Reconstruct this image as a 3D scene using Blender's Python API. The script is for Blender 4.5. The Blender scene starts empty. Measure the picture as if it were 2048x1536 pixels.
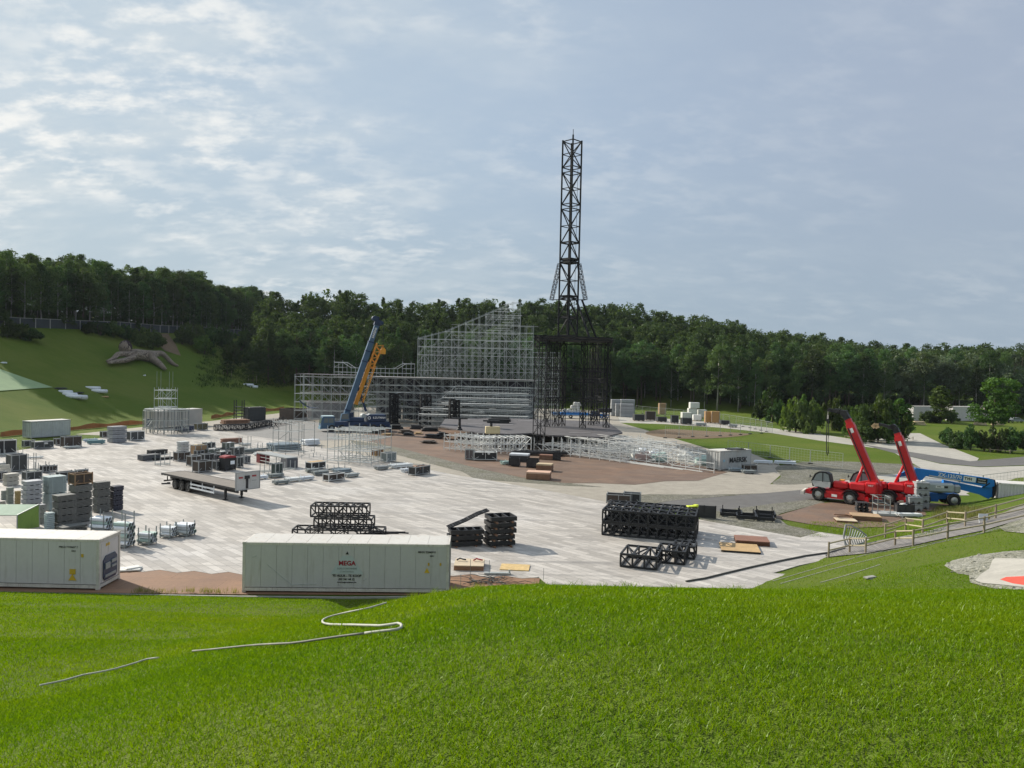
import bpy, bmesh, math, random
import numpy as np
from mathutils import Vector, Matrix, noise as mnoise
random.seed(7); rng = np.random.default_rng(7)
SC = bpy.context.scene; COL = SC.collection
PI = math.pi
# ------------------------------------------------------------------ camera
F = 1540.0; CAMH = 13.3
PITCH = math.atan(36/F); ROLL = math.radians(1.3)
_r = Vector((1,0,0)); _f = Vector((0,math.cos(PITCH),-math.sin(PITCH))); _u = Vector((0,math.sin(PITCH),math.cos(PITCH)))
RT = _r*math.cos(ROLL)+_u*math.sin(ROLL); UP = -_r*math.sin(ROLL)+_u*math.cos(ROLL)
EYE = Vector((0,0,CAMH))
def ray(px,py): return _f + RT*((px-1024)/F) - UP*((py-768)/F)
def G(px,py,z=0.0):
    d = ray(px,py); t = (z-CAMH)/d.z; return EYE+d*t
def A(px,py,y):
    d = ray(px,py); return EYE+d*(y/d.y)
cam = bpy.data.cameras.new('camera'); co = bpy.data.objects.new('camera',cam); COL.objects.link(co)
cam.sensor_fit='HORIZONTAL'; cam.sensor_width=36; cam.lens=36*F/2048; cam.clip_start=0.1; cam.clip_end=9000
m = Matrix((RT,UP,-_f)).transposed().to_4x4(); m.translation = EYE; co.matrix_world = m
SC.camera = co
SC.view_settings.view_transform='Standard'; SC.view_settings.look='None'
SC.view_settings.exposure=0.45; SC.view_settings.gamma=1.0
SC.cycles.max_bounces=6; SC.cycles.diffuse_bounces=3; SC.cycles.glossy_bounces=2; SC.cycles.transmission_bounces=4; SC.cycles.transparent_max_bounces=6
# ------------------------------------------------------------------ materials
def newmat(name):
    mt = bpy.data.materials.new(name); mt.use_nodes=True
    nt = mt.node_tree; nt.nodes.clear()
    out = nt.nodes.new('ShaderNodeOutputMaterial')
    return mt, nt, out
def N(nt, typ, **kw):
    n = nt.nodes.new(typ)
    for k,v in kw.items():
        if k.startswith('i_'): n.inputs[int(k[2:])].default_value = v
        elif k in n.inputs.keys() and not hasattr(n,k): n.inputs[k].default_value = v
        else: setattr(n,k,v)
    return n
def L(nt,a,b): nt.links.new(a,b)
def c4(c): return (c[0],c[1],c[2],1.0)
def mul(c,k): return tuple(min(1,x*k) for x in c)
def ramp(nt, fac, stops):
    r = nt.nodes.new('ShaderNodeValToRGB'); e = r.color_ramp.elements
    while len(e)<len(stops): e.new(0.5)
    for el,(p,c) in zip(e,stops): el.position=p; el.color=c4(c)
    L(nt,fac,r.inputs[0]); return r.outputs[0]
def noise(nt, vec, scale, detail=4, rough=.55):
    n = N(nt,'ShaderNodeTexNoise'); n.inputs['Scale'].default_value=scale; n.inputs['Detail'].default_value=detail; n.inputs['Roughness'].default_value=rough
    if vec is not None: L(nt,vec,n.inputs['Vector'])
    return n.outputs['Fac']
def mixc(nt, fac, a, b, mode='MIX'):
    m = nt.nodes.new('ShaderNodeMix'); m.data_type='RGBA'; m.blend_type=mode
    if isinstance(fac,(int,float)): m.inputs[0].default_value=fac
    else: L(nt,fac,m.inputs[0])
    for s,v in ((6,a),(7,b)):
        if isinstance(v,tuple): m.inputs[s].default_value=c4(v)
        else: L(nt,v,m.inputs[s])
    return m.outputs[2]
def coords(nt, kind='Object'):
    return nt.nodes.new('ShaderNodeTexCoord').outputs[kind]
def wpos(nt): return nt.nodes.new('ShaderNodeNewGeometry').outputs['Position']
def bumpn(nt, h, strength, dist):
    b = nt.nodes.new('ShaderNodeBump'); b.inputs['Strength'].default_value=strength; b.inputs['Distance'].default_value=dist
    L(nt,h,b.inputs['Height']); return b.outputs['Normal']
def princ(nt,out,col,rough=.6,metal=0.0,normal=None,spec=.5):
    p = nt.nodes.new('ShaderNodeBsdfPrincipled')
    if isinstance(col,tuple): p.inputs['Base Color'].default_value=c4(col)
    else: L(nt,col,p.inputs['Base Color'])
    if isinstance(rough,(int,float)): p.inputs['Roughness'].default_value=rough
    else: L(nt,rough,p.inputs['Roughness'])
    p.inputs['Metallic'].default_value=metal; p.inputs['Specular IOR Level'].default_value=spec
    if normal is not None: L(nt,normal,p.inputs['Normal'])
    L(nt,p.outputs[0],out.inputs[0]); return p
MATS = {}
def M(name, col, rough=.6, metal=0.0, var=.22, scale=1.5, dirt=None, dirt_amt=.35, bump=0.0):
    """painted / metal / wood surface with uneven tone, dirt blotches and streaks"""
    if name in MATS: return MATS[name]
    mt,nt,out = newmat(name); v = coords(nt)
    oi = nt.nodes.new('ShaderNodeObjectInfo')
    n1 = noise(nt,v,scale,5,.6); n2 = noise(nt,v,scale*7,3,.6)
    mp = N(nt,'ShaderNodeMapping'); mp.inputs['Scale'].default_value=(3,3,.35); L(nt,v,mp.inputs[0])
    n3 = noise(nt,mp.outputs[0],scale*2.2,4,.6)
    c = ramp(nt,n1,[(.3,mul(col,1-var)),(.72,mul(col,1+var))])
    c = mixc(nt,.35,c,ramp(nt,n2,[(.3,mul(col,1-var*1.3)),(.7,mul(col,1+var))]))
    dcol = dirt if dirt else mul(col,.45)
    k = nt.nodes.new('ShaderNodeMapRange'); k.inputs[1].default_value=.55; k.inputs[2].default_value=.8; k.inputs[4].default_value=dirt_amt; L(nt,n3,k.inputs[0])
    c = mixc(nt,k.outputs[0],c,dcol)
    hsv = nt.nodes.new('ShaderNodeHueSaturation'); mr = nt.nodes.new('ShaderNodeMapRange'); mr.inputs[3].default_value=.86; mr.inputs[4].default_value=1.12
    L(nt,oi.outputs['Random'],mr.inputs[0]); L(nt,mr.outputs[0],hsv.inputs['Value']); L(nt,c,hsv.inputs['Color'])
    rr = nt.nodes.new('ShaderNodeMapRange'); rr.inputs[3].default_value=max(.05,rough-.12); rr.inputs[4].default_value=min(1,rough+.18); L(nt,n2,rr.inputs[0])
    nm = bumpn(nt,n2,bump,.03) if bump else None
    princ(nt,out,hsv.outputs[0],rr.outputs[0],metal,nm)
    MATS[name]=mt; return mt
def leafmat(name, cols, scale=.35, trans=.35):
    mt,nt,out = newmat(name); oi = nt.nodes.new('ShaderNodeObjectInfo'); p = wpos(nt)
    n1 = noise(nt,p,scale,3); n2=noise(nt,p,scale*5,2)
    c = ramp(nt,n1,[(.3,cols[0]),(.5,cols[1]),(.7,cols[2])])
    c = mixc(nt,.4,c,ramp(nt,n2,[(.35,cols[0]),(.65,cols[2])]))
    hsv = nt.nodes.new('ShaderNodeHueSaturation')
    a = nt.nodes.new('ShaderNodeMapRange'); a.inputs[3].default_value=.55; a.inputs[4].default_value=1.5; L(nt,oi.outputs['Random'],a.inputs[0]); L(nt,a.outputs[0],hsv.inputs['Value'])
    b = nt.nodes.new('ShaderNodeMath'); b.operation='MULTIPLY'; b.inputs[1].default_value=7.13; L(nt,oi.outputs['Random'],b.inputs[0])
    fr = nt.nodes.new('ShaderNodeMath'); fr.operation='FRACT'; L(nt,b.outputs[0],fr.inputs[0])
    h = nt.nodes.new('ShaderNodeMapRange'); h.inputs[3].default_value=.47; h.inputs[4].default_value=.525; L(nt,fr.outputs[0],h.inputs[0]); L(nt,h.outputs[0],hsv.inputs['Hue'])
    L(nt,c,hsv.inputs['Color'])
    d = nt.nodes.new('ShaderNodeBsdfDiffuse'); t = nt.nodes.new('ShaderNodeBsdfTranslucent'); g = nt.nodes.new('ShaderNodeBsdfGlossy')
    g.inputs['Roughness'].default_value=.5; g.inputs['Color'].default_value=(.5,.5,.5,1)
    L(nt,hsv.outputs[0],d.inputs[0]); 
    tc = mixc(nt,1.0,hsv.outputs[0],(1.3,1.25,.55),'MULTIPLY'); L(nt,tc,t.inputs[0])
    mx = nt.nodes.new('ShaderNodeMixShader'); mx.inputs[0].default_value=trans; L(nt,d.outputs[0],mx.inputs[1]); L(nt,t.outputs[0],mx.inputs[2])
    m2 = nt.nodes.new('ShaderNodeMixShader'); m2.inputs[0].default_value=.03; L(nt,mx.outputs[0],m2.inputs[1]); L(nt,g.outputs[0],m2.inputs[2])
    L(nt,m2.outputs[0],out.inputs[0]); MATS[name]=mt; return mt
# ------------------------------------------------------------------ mesh builder
class MB:
    def __init__(s): s.v=[]; s.f=[]
    def add(s,vs,fs):
        o=len(s.v); s.v.extend([tuple(x) for x in vs]); s.f.extend([tuple(i+o for i in f) for f in fs]); return s
    def box(s,c,d,rz=0.0,tilt=None):
        hx,hy,hz=d[0]/2,d[1]/2,d[2]/2
        R = Matrix.Rotation(rz,3,'Z')
        if tilt is not None: R = R@tilt
        C=Vector(c); vs=[C+R@Vector((x*hx,y*hy,z*hz)) for x,y,z in ((-1,-1,-1),(1,-1,-1),(1,1,-1),(-1,1,-1),(-1,-1,1),(1,-1,1),(1,1,1),(-1,1,1))]
        return s.add(vs,[(0,3,2,1),(4,5,6,7),(0,1,5,4),(1,2,6,5),(2,3,7,6),(3,0,4,7)])
    def rbox(s,c,d,b=.03,rz=0.0):
        """box with bevelled vertical and top edges"""
        hx,hy=d[0]/2,d[1]/2; z0=c[2]-d[2]/2; z1=c[2]+d[2]/2; b=min(b,hx*.45,hy*.45,d[2]*.45)
        def ring(x,y,z,k): return [(-x,-y+k,z),(-x+k,-y,z),(x-k,-y,z),(x,-y+k,z),(x,y-k,z),(x-k,y,z),(-x+k,y,z),(-x,y-k,z)]
        R=Matrix.Rotation(rz,3,'Z'); C=Vector((c[0],c[1],0)); vs=[]
        for x,y,z,k in ((hx-b,hy-b,z0,b*.5),(hx,hy,z0+b,b),(hx,hy,z1-b,b),(hx-b,hy-b,z1,b*.5)): vs+=[C+R@Vector(p) for p in ring(x,y,z,k)]
        fs=[tuple(range(7,-1,-1)),tuple(range(24,32))]
        for k in range(3):
            for i in range(8): j=(i+1)%8; fs.append((k*8+i,k*8+j,k*8+8+j,k*8+8+i))
        return s.add(vs,fs)
    def bar(s,a,b,w=.04,h=None):
        a=Vector(a);b=Vector(b);d=b-a; l=d.length
        if l<1e-6: return s
        d/=l; x=d.cross(Vector((0,0,1)))
        if x.length<1e-3: x=Vector((1,0,0))
        x.normalize(); y=x.cross(d); h=w if h is None else h
        x*=w; y*=h
        return s.add([a-x-y,a+x-y,a+x+y,a-x+y,b-x-y,b+x-y,b+x+y,b-x+y],[(0,1,5,4),(1,2,6,5),(2,3,7,6),(3,0,4,7),(3,2,1,0),(4,5,6,7)])
    def tube(s,a,b,r,n=8,r2=None,cap=True):
        a=Vector(a);b=Vector(b);d=(b-a).normalized(); x=d.cross(Vector((0,0,1)))
        if x.length<1e-3: x=Vector((1,0,0))
        x.normalize(); y=d.cross(x); r2=r if r2 is None else r2
        vs=[a+(x*math.cos(2*PI*i/n)+y*math.sin(2*PI*i/n))*r for i in range(n)]+[b+(x*math.cos(2*PI*i/n)+y*math.sin(2*PI*i/n))*r2 for i in range(n)]
        fs=[(i,(i+1)%n,n+(i+1)%n,n+i) for i in range(n)]
        if cap: fs+=[tuple(range(n-1,-1,-1)),tuple(range(n,2*n))]
        return s.add(vs,fs)
    def path(s,pts,r,n=6):
        pts=[Vector(p) for p in pts]
        for i in range(len(pts)-1): pass
        rings=[]
        for i,p in enumerate(pts):
            d=(pts[min(i+1,len(pts)-1)]-pts[max(i-1,0)]).normalized(); x=d.cross(Vector((0,0,1)))
            if x.length<1e-3: x=Vector((1,0,0))
            x.normalize(); y=d.cross(x); rr=r[i] if isinstance(r,(list,tuple)) else r
            rings+= [p+(x*math.cos(2*PI*k/n)+y*math.sin(2*PI*k/n))*rr for k in range(n)]
        fs=[]
        for i in range(len(pts)-1):
            for k in range(n): fs.append((i*n+k,i*n+(k+1)%n,(i+1)*n+(k+1)%n,(i+1)*n+k))
        fs+=[tuple(range(n-1,-1,-1)),tuple(range((len(pts)-1)*n,len(pts)*n))]
        return s.add(rings,fs)
    def prism(s,poly,z0,z1):
        n=len(poly); vs=[(p[0],p[1],z0) for p in poly]+[(p[0],p[1],z1) for p in poly]
        return s.add(vs,[tuple(range(n-1,-1,-1)),tuple(range(n,2*n))]+[(i,(i+1)%n,n+(i+1)%n,n+i) for i in range(n)])
    def extr(s,poly,y0,y1):
        """profile in x,z pulled along y"""
        n=len(poly); vs=[(p[0],y0,p[1]) for p in poly]+[(p[0],y1,p[1]) for p in poly]
        return s.add(vs,[tuple(range(n)),tuple(range(2*n-1,n-1,-1))]+[((i+1)%n,i,n+i,n+(i+1)%n) for i in range(n)])
    def wheel(s,c,r,w,axis=(0,1,0),n=20,hub=.55,tread=.06):
        """tyre ring with rounded shoulders and sunken middle"""
        ax=Vector(axis).normalized(); x=ax.cross(Vector((0,0,1))).normalized(); y=ax.cross(x); C=Vector(c)
        prof=[(-w/2+.03,r*hub),(-w/2,r*.8),(-w/2+.04,r*.96),(-w/4,r),(w/4,r),(w/2-.04,r*.96),(w/2,r*.8),(w/2-.03,r*hub)]
        vs=[]
        for i in range(n):
            a=2*PI*i/n
            for k,(o,rr) in enumerate(prof):
                q=rr*(1-tread*.5*(i%2)) if 2<=k<=5 else rr
                vs.append(C+ax*o+(x*math.cos(a)+y*math.sin(a))*q)
        m=len(prof); fs=[]
        for i in range(n):
            j=(i+1)%n
            for k in range(m): fs.append((i*m+k,j*m+k,j*m+(k+1)%m,i*m+(k+1)%m))
        return s.add(vs,fs)
    def build(s,name,mat,parent=None,smooth=False,loc=None,label=None):
        me=bpy.data.meshes.new(name); me.from_pydata(s.v,[],s.f); me.update()
        if smooth: me.polygons.foreach_set('use_smooth',[True]*len(me.polygons))
        me.materials.append(mat)
        o=bpy.data.objects.new(name,me); COL.objects.link(o)
        if parent: o.parent=parent
        if loc is not None: o.location=loc
        if label: o['label']=label
        return o
def np_mesh(name, V, Q, mat, parent=None, k=4):
    """fast mesh from arrays; Q faces all with k corners"""
    me=bpy.data.meshes.new(name); nv=len(V); nf=len(Q)
    me.vertices.add(nv); me.vertices.foreach_set('co',np.ascontiguousarray(V,dtype=np.float32).ravel())
    me.loops.add(nf*k); me.loops.foreach_set('vertex_index',np.ascontiguousarray(Q,dtype=np.int32).ravel())
    me.polygons.add(nf); me.polygons.foreach_set('loop_start',np.arange(0,nf*k,k,dtype=np.int32))
    me.update(calc_edges=True); me.validate()
    me.materials.append(mat); o=bpy.data.objects.new(name,me); COL.objects.link(o)
    if parent: o.parent=parent
    return o
def tag(o,label,cat,group=None):
    o['label']=label; o['category']=cat
    if group: o['group']=group
    return o
def thing(name,label,cat,loc=(0,0,0),rz=0.0,group=None):
    o=bpy.data.objects.new(name,None); COL.objects.link(o); o.empty_display_size=.2
    o.location=loc; o.rotation_euler=(0,0,rz); return tag(o,label,cat,group)
def struct(o,label=None):
    o['kind']='structure'
    if label: o['label']=label
    return o
def stuff(o,label,cat):
    o['kind']='stuff'; return tag(o,label,cat)
def dup(root,loc,rz=None,label=None,group=None,scale=None):
    r=root.copy(); COL.objects.link(r); r.location=loc
    if rz is not None: r.rotation_euler=(0,0,rz)
    if scale is not None: r.scale=scale if hasattr(scale,'__len__') else (scale,)*3
    if label: r['label']=label
    if group: r['group']=group
    for ch in list(root.children):
        c=ch.copy(); COL.objects.link(c); c.parent=r
        for g in list(ch.children):
            d=g.copy(); COL.objects.link(d); d.parent=c
    return r
FONT=bpy.data.curves.new('lettering','FONT')
def text(s,size,mat,parent,mtx,name='lettering',ext=.004,bold=0.0,align='CENTER'):
    cu=bpy.data.curves.new(name,'FONT'); cu.body=s; cu.size=size; cu.extrude=ext; cu.align_x=align; cu.align_y='CENTER'; cu.offset=bold; cu.resolution_u=3
    t=bpy.data.objects.new('tmp',cu); COL.objects.link(t)
    dg=bpy.context.evaluated_depsgraph_get(); me=bpy.data.meshes.new_from_object(t.evaluated_get(dg))
    bpy.data.objects.remove(t); me.materials.clear(); me.materials.append(mat)
    o=bpy.data.objects.new(name,me); COL.objects.link(o); o.parent=parent; o.matrix_local=mtx; return o
def face_mtx(loc, right, up):
    """matrix for lettering: x along right, y along up"""
    r=Vector(right).normalized(); u=Vector(up).normalized(); n=r.cross(u)
    m=Matrix((r,u,n)).transposed().to_4x4(); m.translation=Vector(loc); return m
ORD=['topmost','second','third','fourth','fifth','sixth','seventh','eighth']
# ------------------------------------------------------------------ terrain height
def sstep(a,b,x):
    t=np.clip((x-a)/(b-a),0,1); return t*t*(3-2*t)
TOE=np.array((16.3,48.6)); TN=np.array((.72,-.69))
FE_X=np.array([-400,-60,-20,48,72,130,200,600.]); FE_Y=np.array([225,240,262,270,246,252,246,260.])
FE_S=np.array([.25,.42,.44,.40,.30,.16,.09,.06]); FE_H=np.array([23,24,25,24,17,8,4.5,3.])
def terrain(x,y):
    x=np.asarray(x,dtype=float); y=np.asarray(y,dtype=float)
    Lp=11.7-.272*y; Rp=11.7-.0518*y-.0081*np.maximum(y,0)**2
    w=sstep(-8,0,x+.10*(y-20))
    near=Lp*(1-w)+Rp*w
    near=near+.10*np.sin(x*.31+1.0)*np.sin(y*.27)*np.clip(near/3,0,1)
    near=np.where(y<0,11.7-.02*y*0,near)
    u=(x-TOE[0])*TN[0]+(y-TOE[1])*TN[1]
    side=.3*u; side=np.where(side>6,6+(side-6)*.15,side)
    side=side*sstep(8,14,x)*(1-sstep(75,110,y))
    z=np.maximum(near,side)
    # hill on the far left
    ul=(x+83.5)*(-.98)+(y-125.6)*.19
    ul=ul-18*sstep(200,262,y)*0
    up=np.clip(ul,0,None); hill=.2*up+.003*up**2
    hill=np.where(hill>22.5,22.5+6.5*(1-np.exp(-(hill-22.5)/16)),hill)
    hill=hill*sstep(95,135,y+.6*(-x-83))*(1-.0*x)
    fade=1-sstep(262,300,y)*sstep(-110,-60,x)
    z=np.maximum(z,hill*fade)
    # forest hill behind the stage
    ye=np.interp(x,FE_X,FE_Y); sl=np.interp(x,FE_X,FE_S); hh=np.interp(x,FE_X,FE_H)
    back=np.clip((y-ye)*sl,0,None); back=hh*(1-np.exp(-back/np.maximum(hh,.1)))
    z=np.maximum(z,back)
    return np.maximum(z,0)-.06
def TZ(x,y): return float(terrain(x,y))
def T(px,py,lo=3.0,hi=420.0):
    """where the ray through a pixel meets the terrain"""
    d=ray(px,py); ts=np.concatenate([np.arange(lo,60,.1),np.arange(60,hi,.5)])
    P=np.array([[EYE.x+d.x*t,EYE.y+d.y*t,EYE.z+d.z*t] for t in ts]); below=P[:,2]<terrain(P[:,0],P[:,1])
    k=int(np.argmax(below)) if below.any() else len(ts)-1
    return Vector(P[k])
# ------------------------------------------------------------------ light
SUN=Vector((-.70,.50,.52)).normalized()
sun_el=math.asin(SUN.z); sun_az=math.atan2(SUN.x,SUN.y)     # clockwise from +Y
sl=bpy.data.lights.new('sun','SUN'); sl.energy=4.5; sl.angle=math.radians(.7); sl.color=(1.0,.93,.82)
so=bpy.data.objects.new('sun',sl); COL.objects.link(so); so.rotation_euler=SUN.to_track_quat('Z','Y').to_euler(); so.location=(-60,40,80)
W=bpy.data.worlds.new('World'); SC.world=W; W.use_nodes=True; nt=W.node_tree; nt.nodes.clear()
wo=nt.nodes.new('ShaderNodeOutputWorld'); bg=nt.nodes.new('ShaderNodeBackground'); bg.inputs['Strength'].default_value=.1; L(nt,bg.outputs[0],wo.inputs[0])
sky=nt.nodes.new('ShaderNodeTexSky'); sky.sky_type='NISHITA'; sky.sun_disc=False; sky.sun_elevation=sun_el; sky.sun_rotation=sun_az
sky.air_density=1.0; sky.dust_density=1.6; sky.ozone_density=2.0
tc=coords(nt,'Generated'); sx=nt.nodes.new('ShaderNodeSeparateXYZ'); L(nt,tc,sx.inputs[0])
def mth(op,a,b=None):
    n=nt.nodes.new('ShaderNodeMath'); n.operation=op
    for i,v in enumerate((a,b)):
        if v is None: continue
        if isinstance(v,(int,float)): n.inputs[i].default_value=v
        else: L(nt,v,n.inputs[i])
    return n.outputs[0]
zz=mth('ADD',mth('MAXIMUM',sx.outputs[2],0.0),.32)
cx=mth('DIVIDE',sx.outputs[0],zz); cy=mth('DIVIDE',sx.outputs[1],zz)
cv=nt.nodes.new('ShaderNodeCombineXYZ'); L(nt,cx,cv.inputs[0]); L(nt,cy,cv.inputs[1])
def mapped(scale,rot=0,loc=(0,0,0)):
    mp=nt.nodes.new('ShaderNodeMapping'); mp.inputs['Scale'].default_value=scale; mp.inputs['Rotation'].default_value=(0,0,rot); mp.inputs['Location'].default_value=loc
    L(nt,cv.outputs[0],mp.inputs[0]); return mp.outputs[0]
def mrange(x,a,b,c=0,d=1):
    r=nt.nodes.new('ShaderNodeMapRange'); r.interpolation_type='SMOOTHSTEP'
    for i,v in enumerate((a,b,c,d)): r.inputs[i+1].default_value=v
    L(nt,x,r.inputs[0]); return r.outputs[0]
# veil: thin high haze lets the blue through unevenly
veil=mrange(noise(nt,mapped((.55,.9,1),.5,(3,1,0)),1.0,5,.55),.3,.72)
puff=mrange(noise(nt,mapped((8.5,13,1),-.35,(1.3,4.2,0)),1.0,8,.6),.42,.68)
patch=mrange(noise(nt,mapped((2.0,2.5,1),.2,(7.4,2.2,0)),1.0,4,.55),.36,.6)
left=mrange(mth('DIVIDE',sx.outputs[0],mth('ADD',mth('MAXIMUM',sx.outputs[1],.05),.1)),-.65,.25,1,0)
stre=mrange(noise(nt,mapped((2.6,5.4,1),.9,(2,9,0)),1.0,8,.62),.42,.7)
cl=mth('MINIMUM',mth('MULTIPLY',mth('MULTIPLY',puff,patch),mth('ADD',mth('MULTIPLY',left,.95),.12)),1.0)
cl2=mth('MULTIPLY',mth('MULTIPLY',stre,mth('ADD',mth('MULTIPLY',left,.85),.12)),.6)
hz=mrange(sx.outputs[2],0,.34,1,0)
right=mrange(mth('DIVIDE',sx.outputs[0],mth('ADD',mth('MAXIMUM',sx.outputs[1],.05),.1)),-.1,.6,0,1)
base=mixc(nt,.85,sky.outputs[0],(3.05,3.8,4.75))
base=mixc(nt,mth('MULTIPLY',veil,.28),base,(3.75,4.35,4.95))
base=mixc(nt,mth('MULTIPLY',right,.7),base,(2.75,3.2,4.05))
base=mixc(nt,mth('MULTIPLY',hz,.6),base,(2.45,3.15,3.7))
base=mixc(nt,mth('MULTIPLY',left,.5),base,(4.15,4.95,5.3))
c1=mixc(nt,cl2,base,(5.2,5.6,5.75)); c2=mixc(nt,cl,c1,(6.7,6.75,6.6))
L(nt,c2,bg.inputs['Color'])
# ------------------------------------------------------------------ ground materials
def grassmat():
    mt,nt,out=newmat('turf'); p=wpos(nt)
    n1=noise(nt,p,.16,5,.6); n2=noise(nt,p,1.3,4,.6); n3=noise(nt,p,9,3,.7)
    mp=N(nt,'ShaderNodeMapping'); mp.inputs['Scale'].default_value=(.18,1.1,.5); mp.inputs['Rotation'].default_value=(0,0,.3); L(nt,p,mp.inputs[0])
    n4=noise(nt,mp.outputs[0],1.0,4,.6)
    n5=noise(nt,p,.045,4,.6)
    c=ramp(nt,n1,[(.3,(.062,.13,.006)),(.55,(.09,.165,.008)),(.75,(.135,.18,.018))])
    c=mixc(nt,.45,c,ramp(nt,n2,[(.3,(.065,.115,.008)),(.6,(.115,.16,.012)),(.78,(.16,.165,.03))]))
    c=mixc(nt,.45,c,ramp(nt,n4,[(.35,(.055,.10,.007)),(.7,(.17,.18,.035))]))
    c=mixc(nt,.5,c,ramp(nt,n3,[(.25,(.038,.09,.005)),(.7,(.125,.2,.016))]))
    c=mixc(nt,.4,c,ramp(nt,n5,[(.4,(.06,.095,.012)),(.62,(.15,.15,.04))]))
    princ(nt,out,c,.85,0,bumpn(nt,n3,1.0,.12),.1); return mt
def bricky(name,rot,bw,rh,c1,c2,mortar,msize,var_scale=.3,tint=None,rough=.7,seedvar=.25,bump=.25,stain=None,stain_amt=.5):
    """big plates or panels laid in rows, every plate its own tone, stained in blotches"""
    mt,nt,out=newmat(name); p=wpos(nt)
    mp=N(nt,'ShaderNodeMapping'); mp.inputs['Rotation'].default_value=(0,0,rot); L(nt,p,mp.inputs[0])
    b=nt.nodes.new('ShaderNodeTexBrick'); L(nt,mp.outputs[0],b.inputs['Vector']); b.offset=.37; b.offset_frequency=2
    b.inputs['Scale'].default_value=1; b.inputs['Brick Width'].default_value=bw; b.inputs['Row Height'].default_value=rh
    b.inputs['Mortar Size'].default_value=msize; b.inputs['Mortar Smooth'].default_value=.2; b.inputs['Bias'].default_value=0
    b.inputs['Color1'].default_value=c4(c1); b.inputs['Color2'].default_value=c4(c2); b.inputs['Mortar'].default_value=c4(mortar)
    n1=noise(nt,p,var_scale,5,.6); n2=noise(nt,p,3.5,5,.65)
    c=mixc(nt,seedvar,b.outputs[0],ramp(nt,n2,[(.25,mul(c1,.6)),(.75,mul(c2,1.2))]))
    if tint: c=mixc(nt,.85,c,ramp(nt,n1,[(.3,tint[0]),(.5,tint[1]),(.7,tint[2])]),'MULTIPLY')
    if stain:
        mp2=N(nt,'ShaderNodeMapping'); mp2.inputs['Rotation'].default_value=(0,0,rot); mp2.inputs['Scale'].default_value=(.12,.9,1); L(nt,p,mp2.inputs[0])
        k=nt.nodes.new('ShaderNodeMapRange'); k.inputs[1].default_value=.5; k.inputs[2].default_value=.72; k.inputs[4].default_value=stain_amt
        L(nt,noise(nt,mp2.outputs[0],1.0,5,.65),k.inputs[0]); c=mixc(nt,k.outputs[0],c,stain)
        mp3=N(nt,'ShaderNodeMapping'); mp3.inputs['Rotation'].default_value=(0,0,rot-1.1); mp3.inputs['Scale'].default_value=(.045,.75,1); L(nt,p,mp3.inputs[0])
        k=nt.nodes.new('ShaderNodeMapRange'); k.inputs[1].default_value=.56; k.inputs[2].default_value=.7; k.inputs[4].default_value=stain_amt*.55
        L(nt,noise(nt,mp3.outputs[0],1.0,4,.6),k.inputs[0]); c=mixc(nt,k.outputs[0],c,mul(stain,.75))
    princ(nt,out,c,rough,0,bumpn(nt,b.outputs['Fac'],-bump,.04),.35); return mt
def stonemat(name,col,rough=.85,scale=.25,var=.25,speck=12,bump=.2):
    mt,nt,out=newmat(name); p=wpos(nt); n1=noise(nt,p,scale,6,.62); n2=noise(nt,p,speck,3,.7); n3=noise(nt,p,scale*6,5,.65)
    c=ramp(nt,n1,[(.3,mul(col,1-var)),(.7,mul(col,1+var))]); c=mixc(nt,.4,c,ramp(nt,n2,[(.3,mul(col,.6)),(.7,mul(col,1.3))])); c=mixc(nt,.35,c,ramp(nt,n3,[(.35,mul(col,.65)),(.65,mul(col,1.25))]))
    princ(nt,out,c,rough,0,bumpn(nt,n2,bump,.03),.3); return mt
def cobblemat(name,c1,c2,scale=5.5):
    mt,nt,out=newmat(name); p=wpos(nt); v=nt.nodes.new('ShaderNodeTexVoronoi'); v.inputs['Scale'].default_value=scale; L(nt,p,v.inputs['Vector'])
    e=nt.nodes.new('ShaderNodeTexVoronoi'); e.feature='DISTANCE_TO_EDGE'; e.inputs['Scale'].default_value=scale; L(nt,p,e.inputs['Vector'])
    sp=nt.nodes.new('ShaderNodeSeparateColor'); L(nt,v.outputs['Color'],sp.inputs[0])
    c=ramp(nt,sp.outputs[0],[(.1,c1),(.9,c2)]); n1=noise(nt,p,.4,5,.65)
    c=mixc(nt,.45,c,ramp(nt,n1,[(.35,(.12,.12,.06)),(.6,c2)]))
    k=nt.nodes.new('ShaderNodeMapRange'); k.inputs[1].default_value=.02; k.inputs[2].default_value=.1; k.inputs[3].default_value=.75; k.inputs[4].default_value=0; L(nt,e.outputs[0],k.inputs[0])
    c=mixc(nt,k.outputs[0],c,(.05,.055,.035))
    princ(nt,out,c,.85,0,bumpn(nt,e.outputs[0],.8,.08),.3); return mt
TURF=grassmat()
PLAZA=bricky('plaza_panels',math.radians(46.7),2.5,.56,(.345,.327,.308),(.60,.577,.55),(.22,.21,.2),.02,.07,((.86,.82,.76),(.98,.94,.88),(1.0,.985,.97)),.5,.2,.15,(.24,.225,.21),.75)
PLATES=bricky('rusty_plates',math.radians(30),2.4,1.2,(.15,.095,.064),(.205,.14,.10),(.06,.045,.034),.012,.2,((.8,.8,.85),(1,1,1),(1.25,1.12,1.0)),.65,.3,.2,(.12,.095,.08),.55)
PLATES2=bricky('rusty_plates_near',math.radians(2),5.5,2.4,(.21,.12,.072),(.27,.155,.09),(.08,.04,.025),.012,.2,((.85,.85,.9),(1,1,1),(1.15,1.08,1.0)),.7,.3,.2,(.17,.115,.08),.5)
CONC=stonemat('pale_concrete',(.33,.30,.25),.8,.12,.16,6,.1)
CONC2=stonemat('light_concrete',(.40,.38,.335),.8,.12,.14,6,.1)
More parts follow.
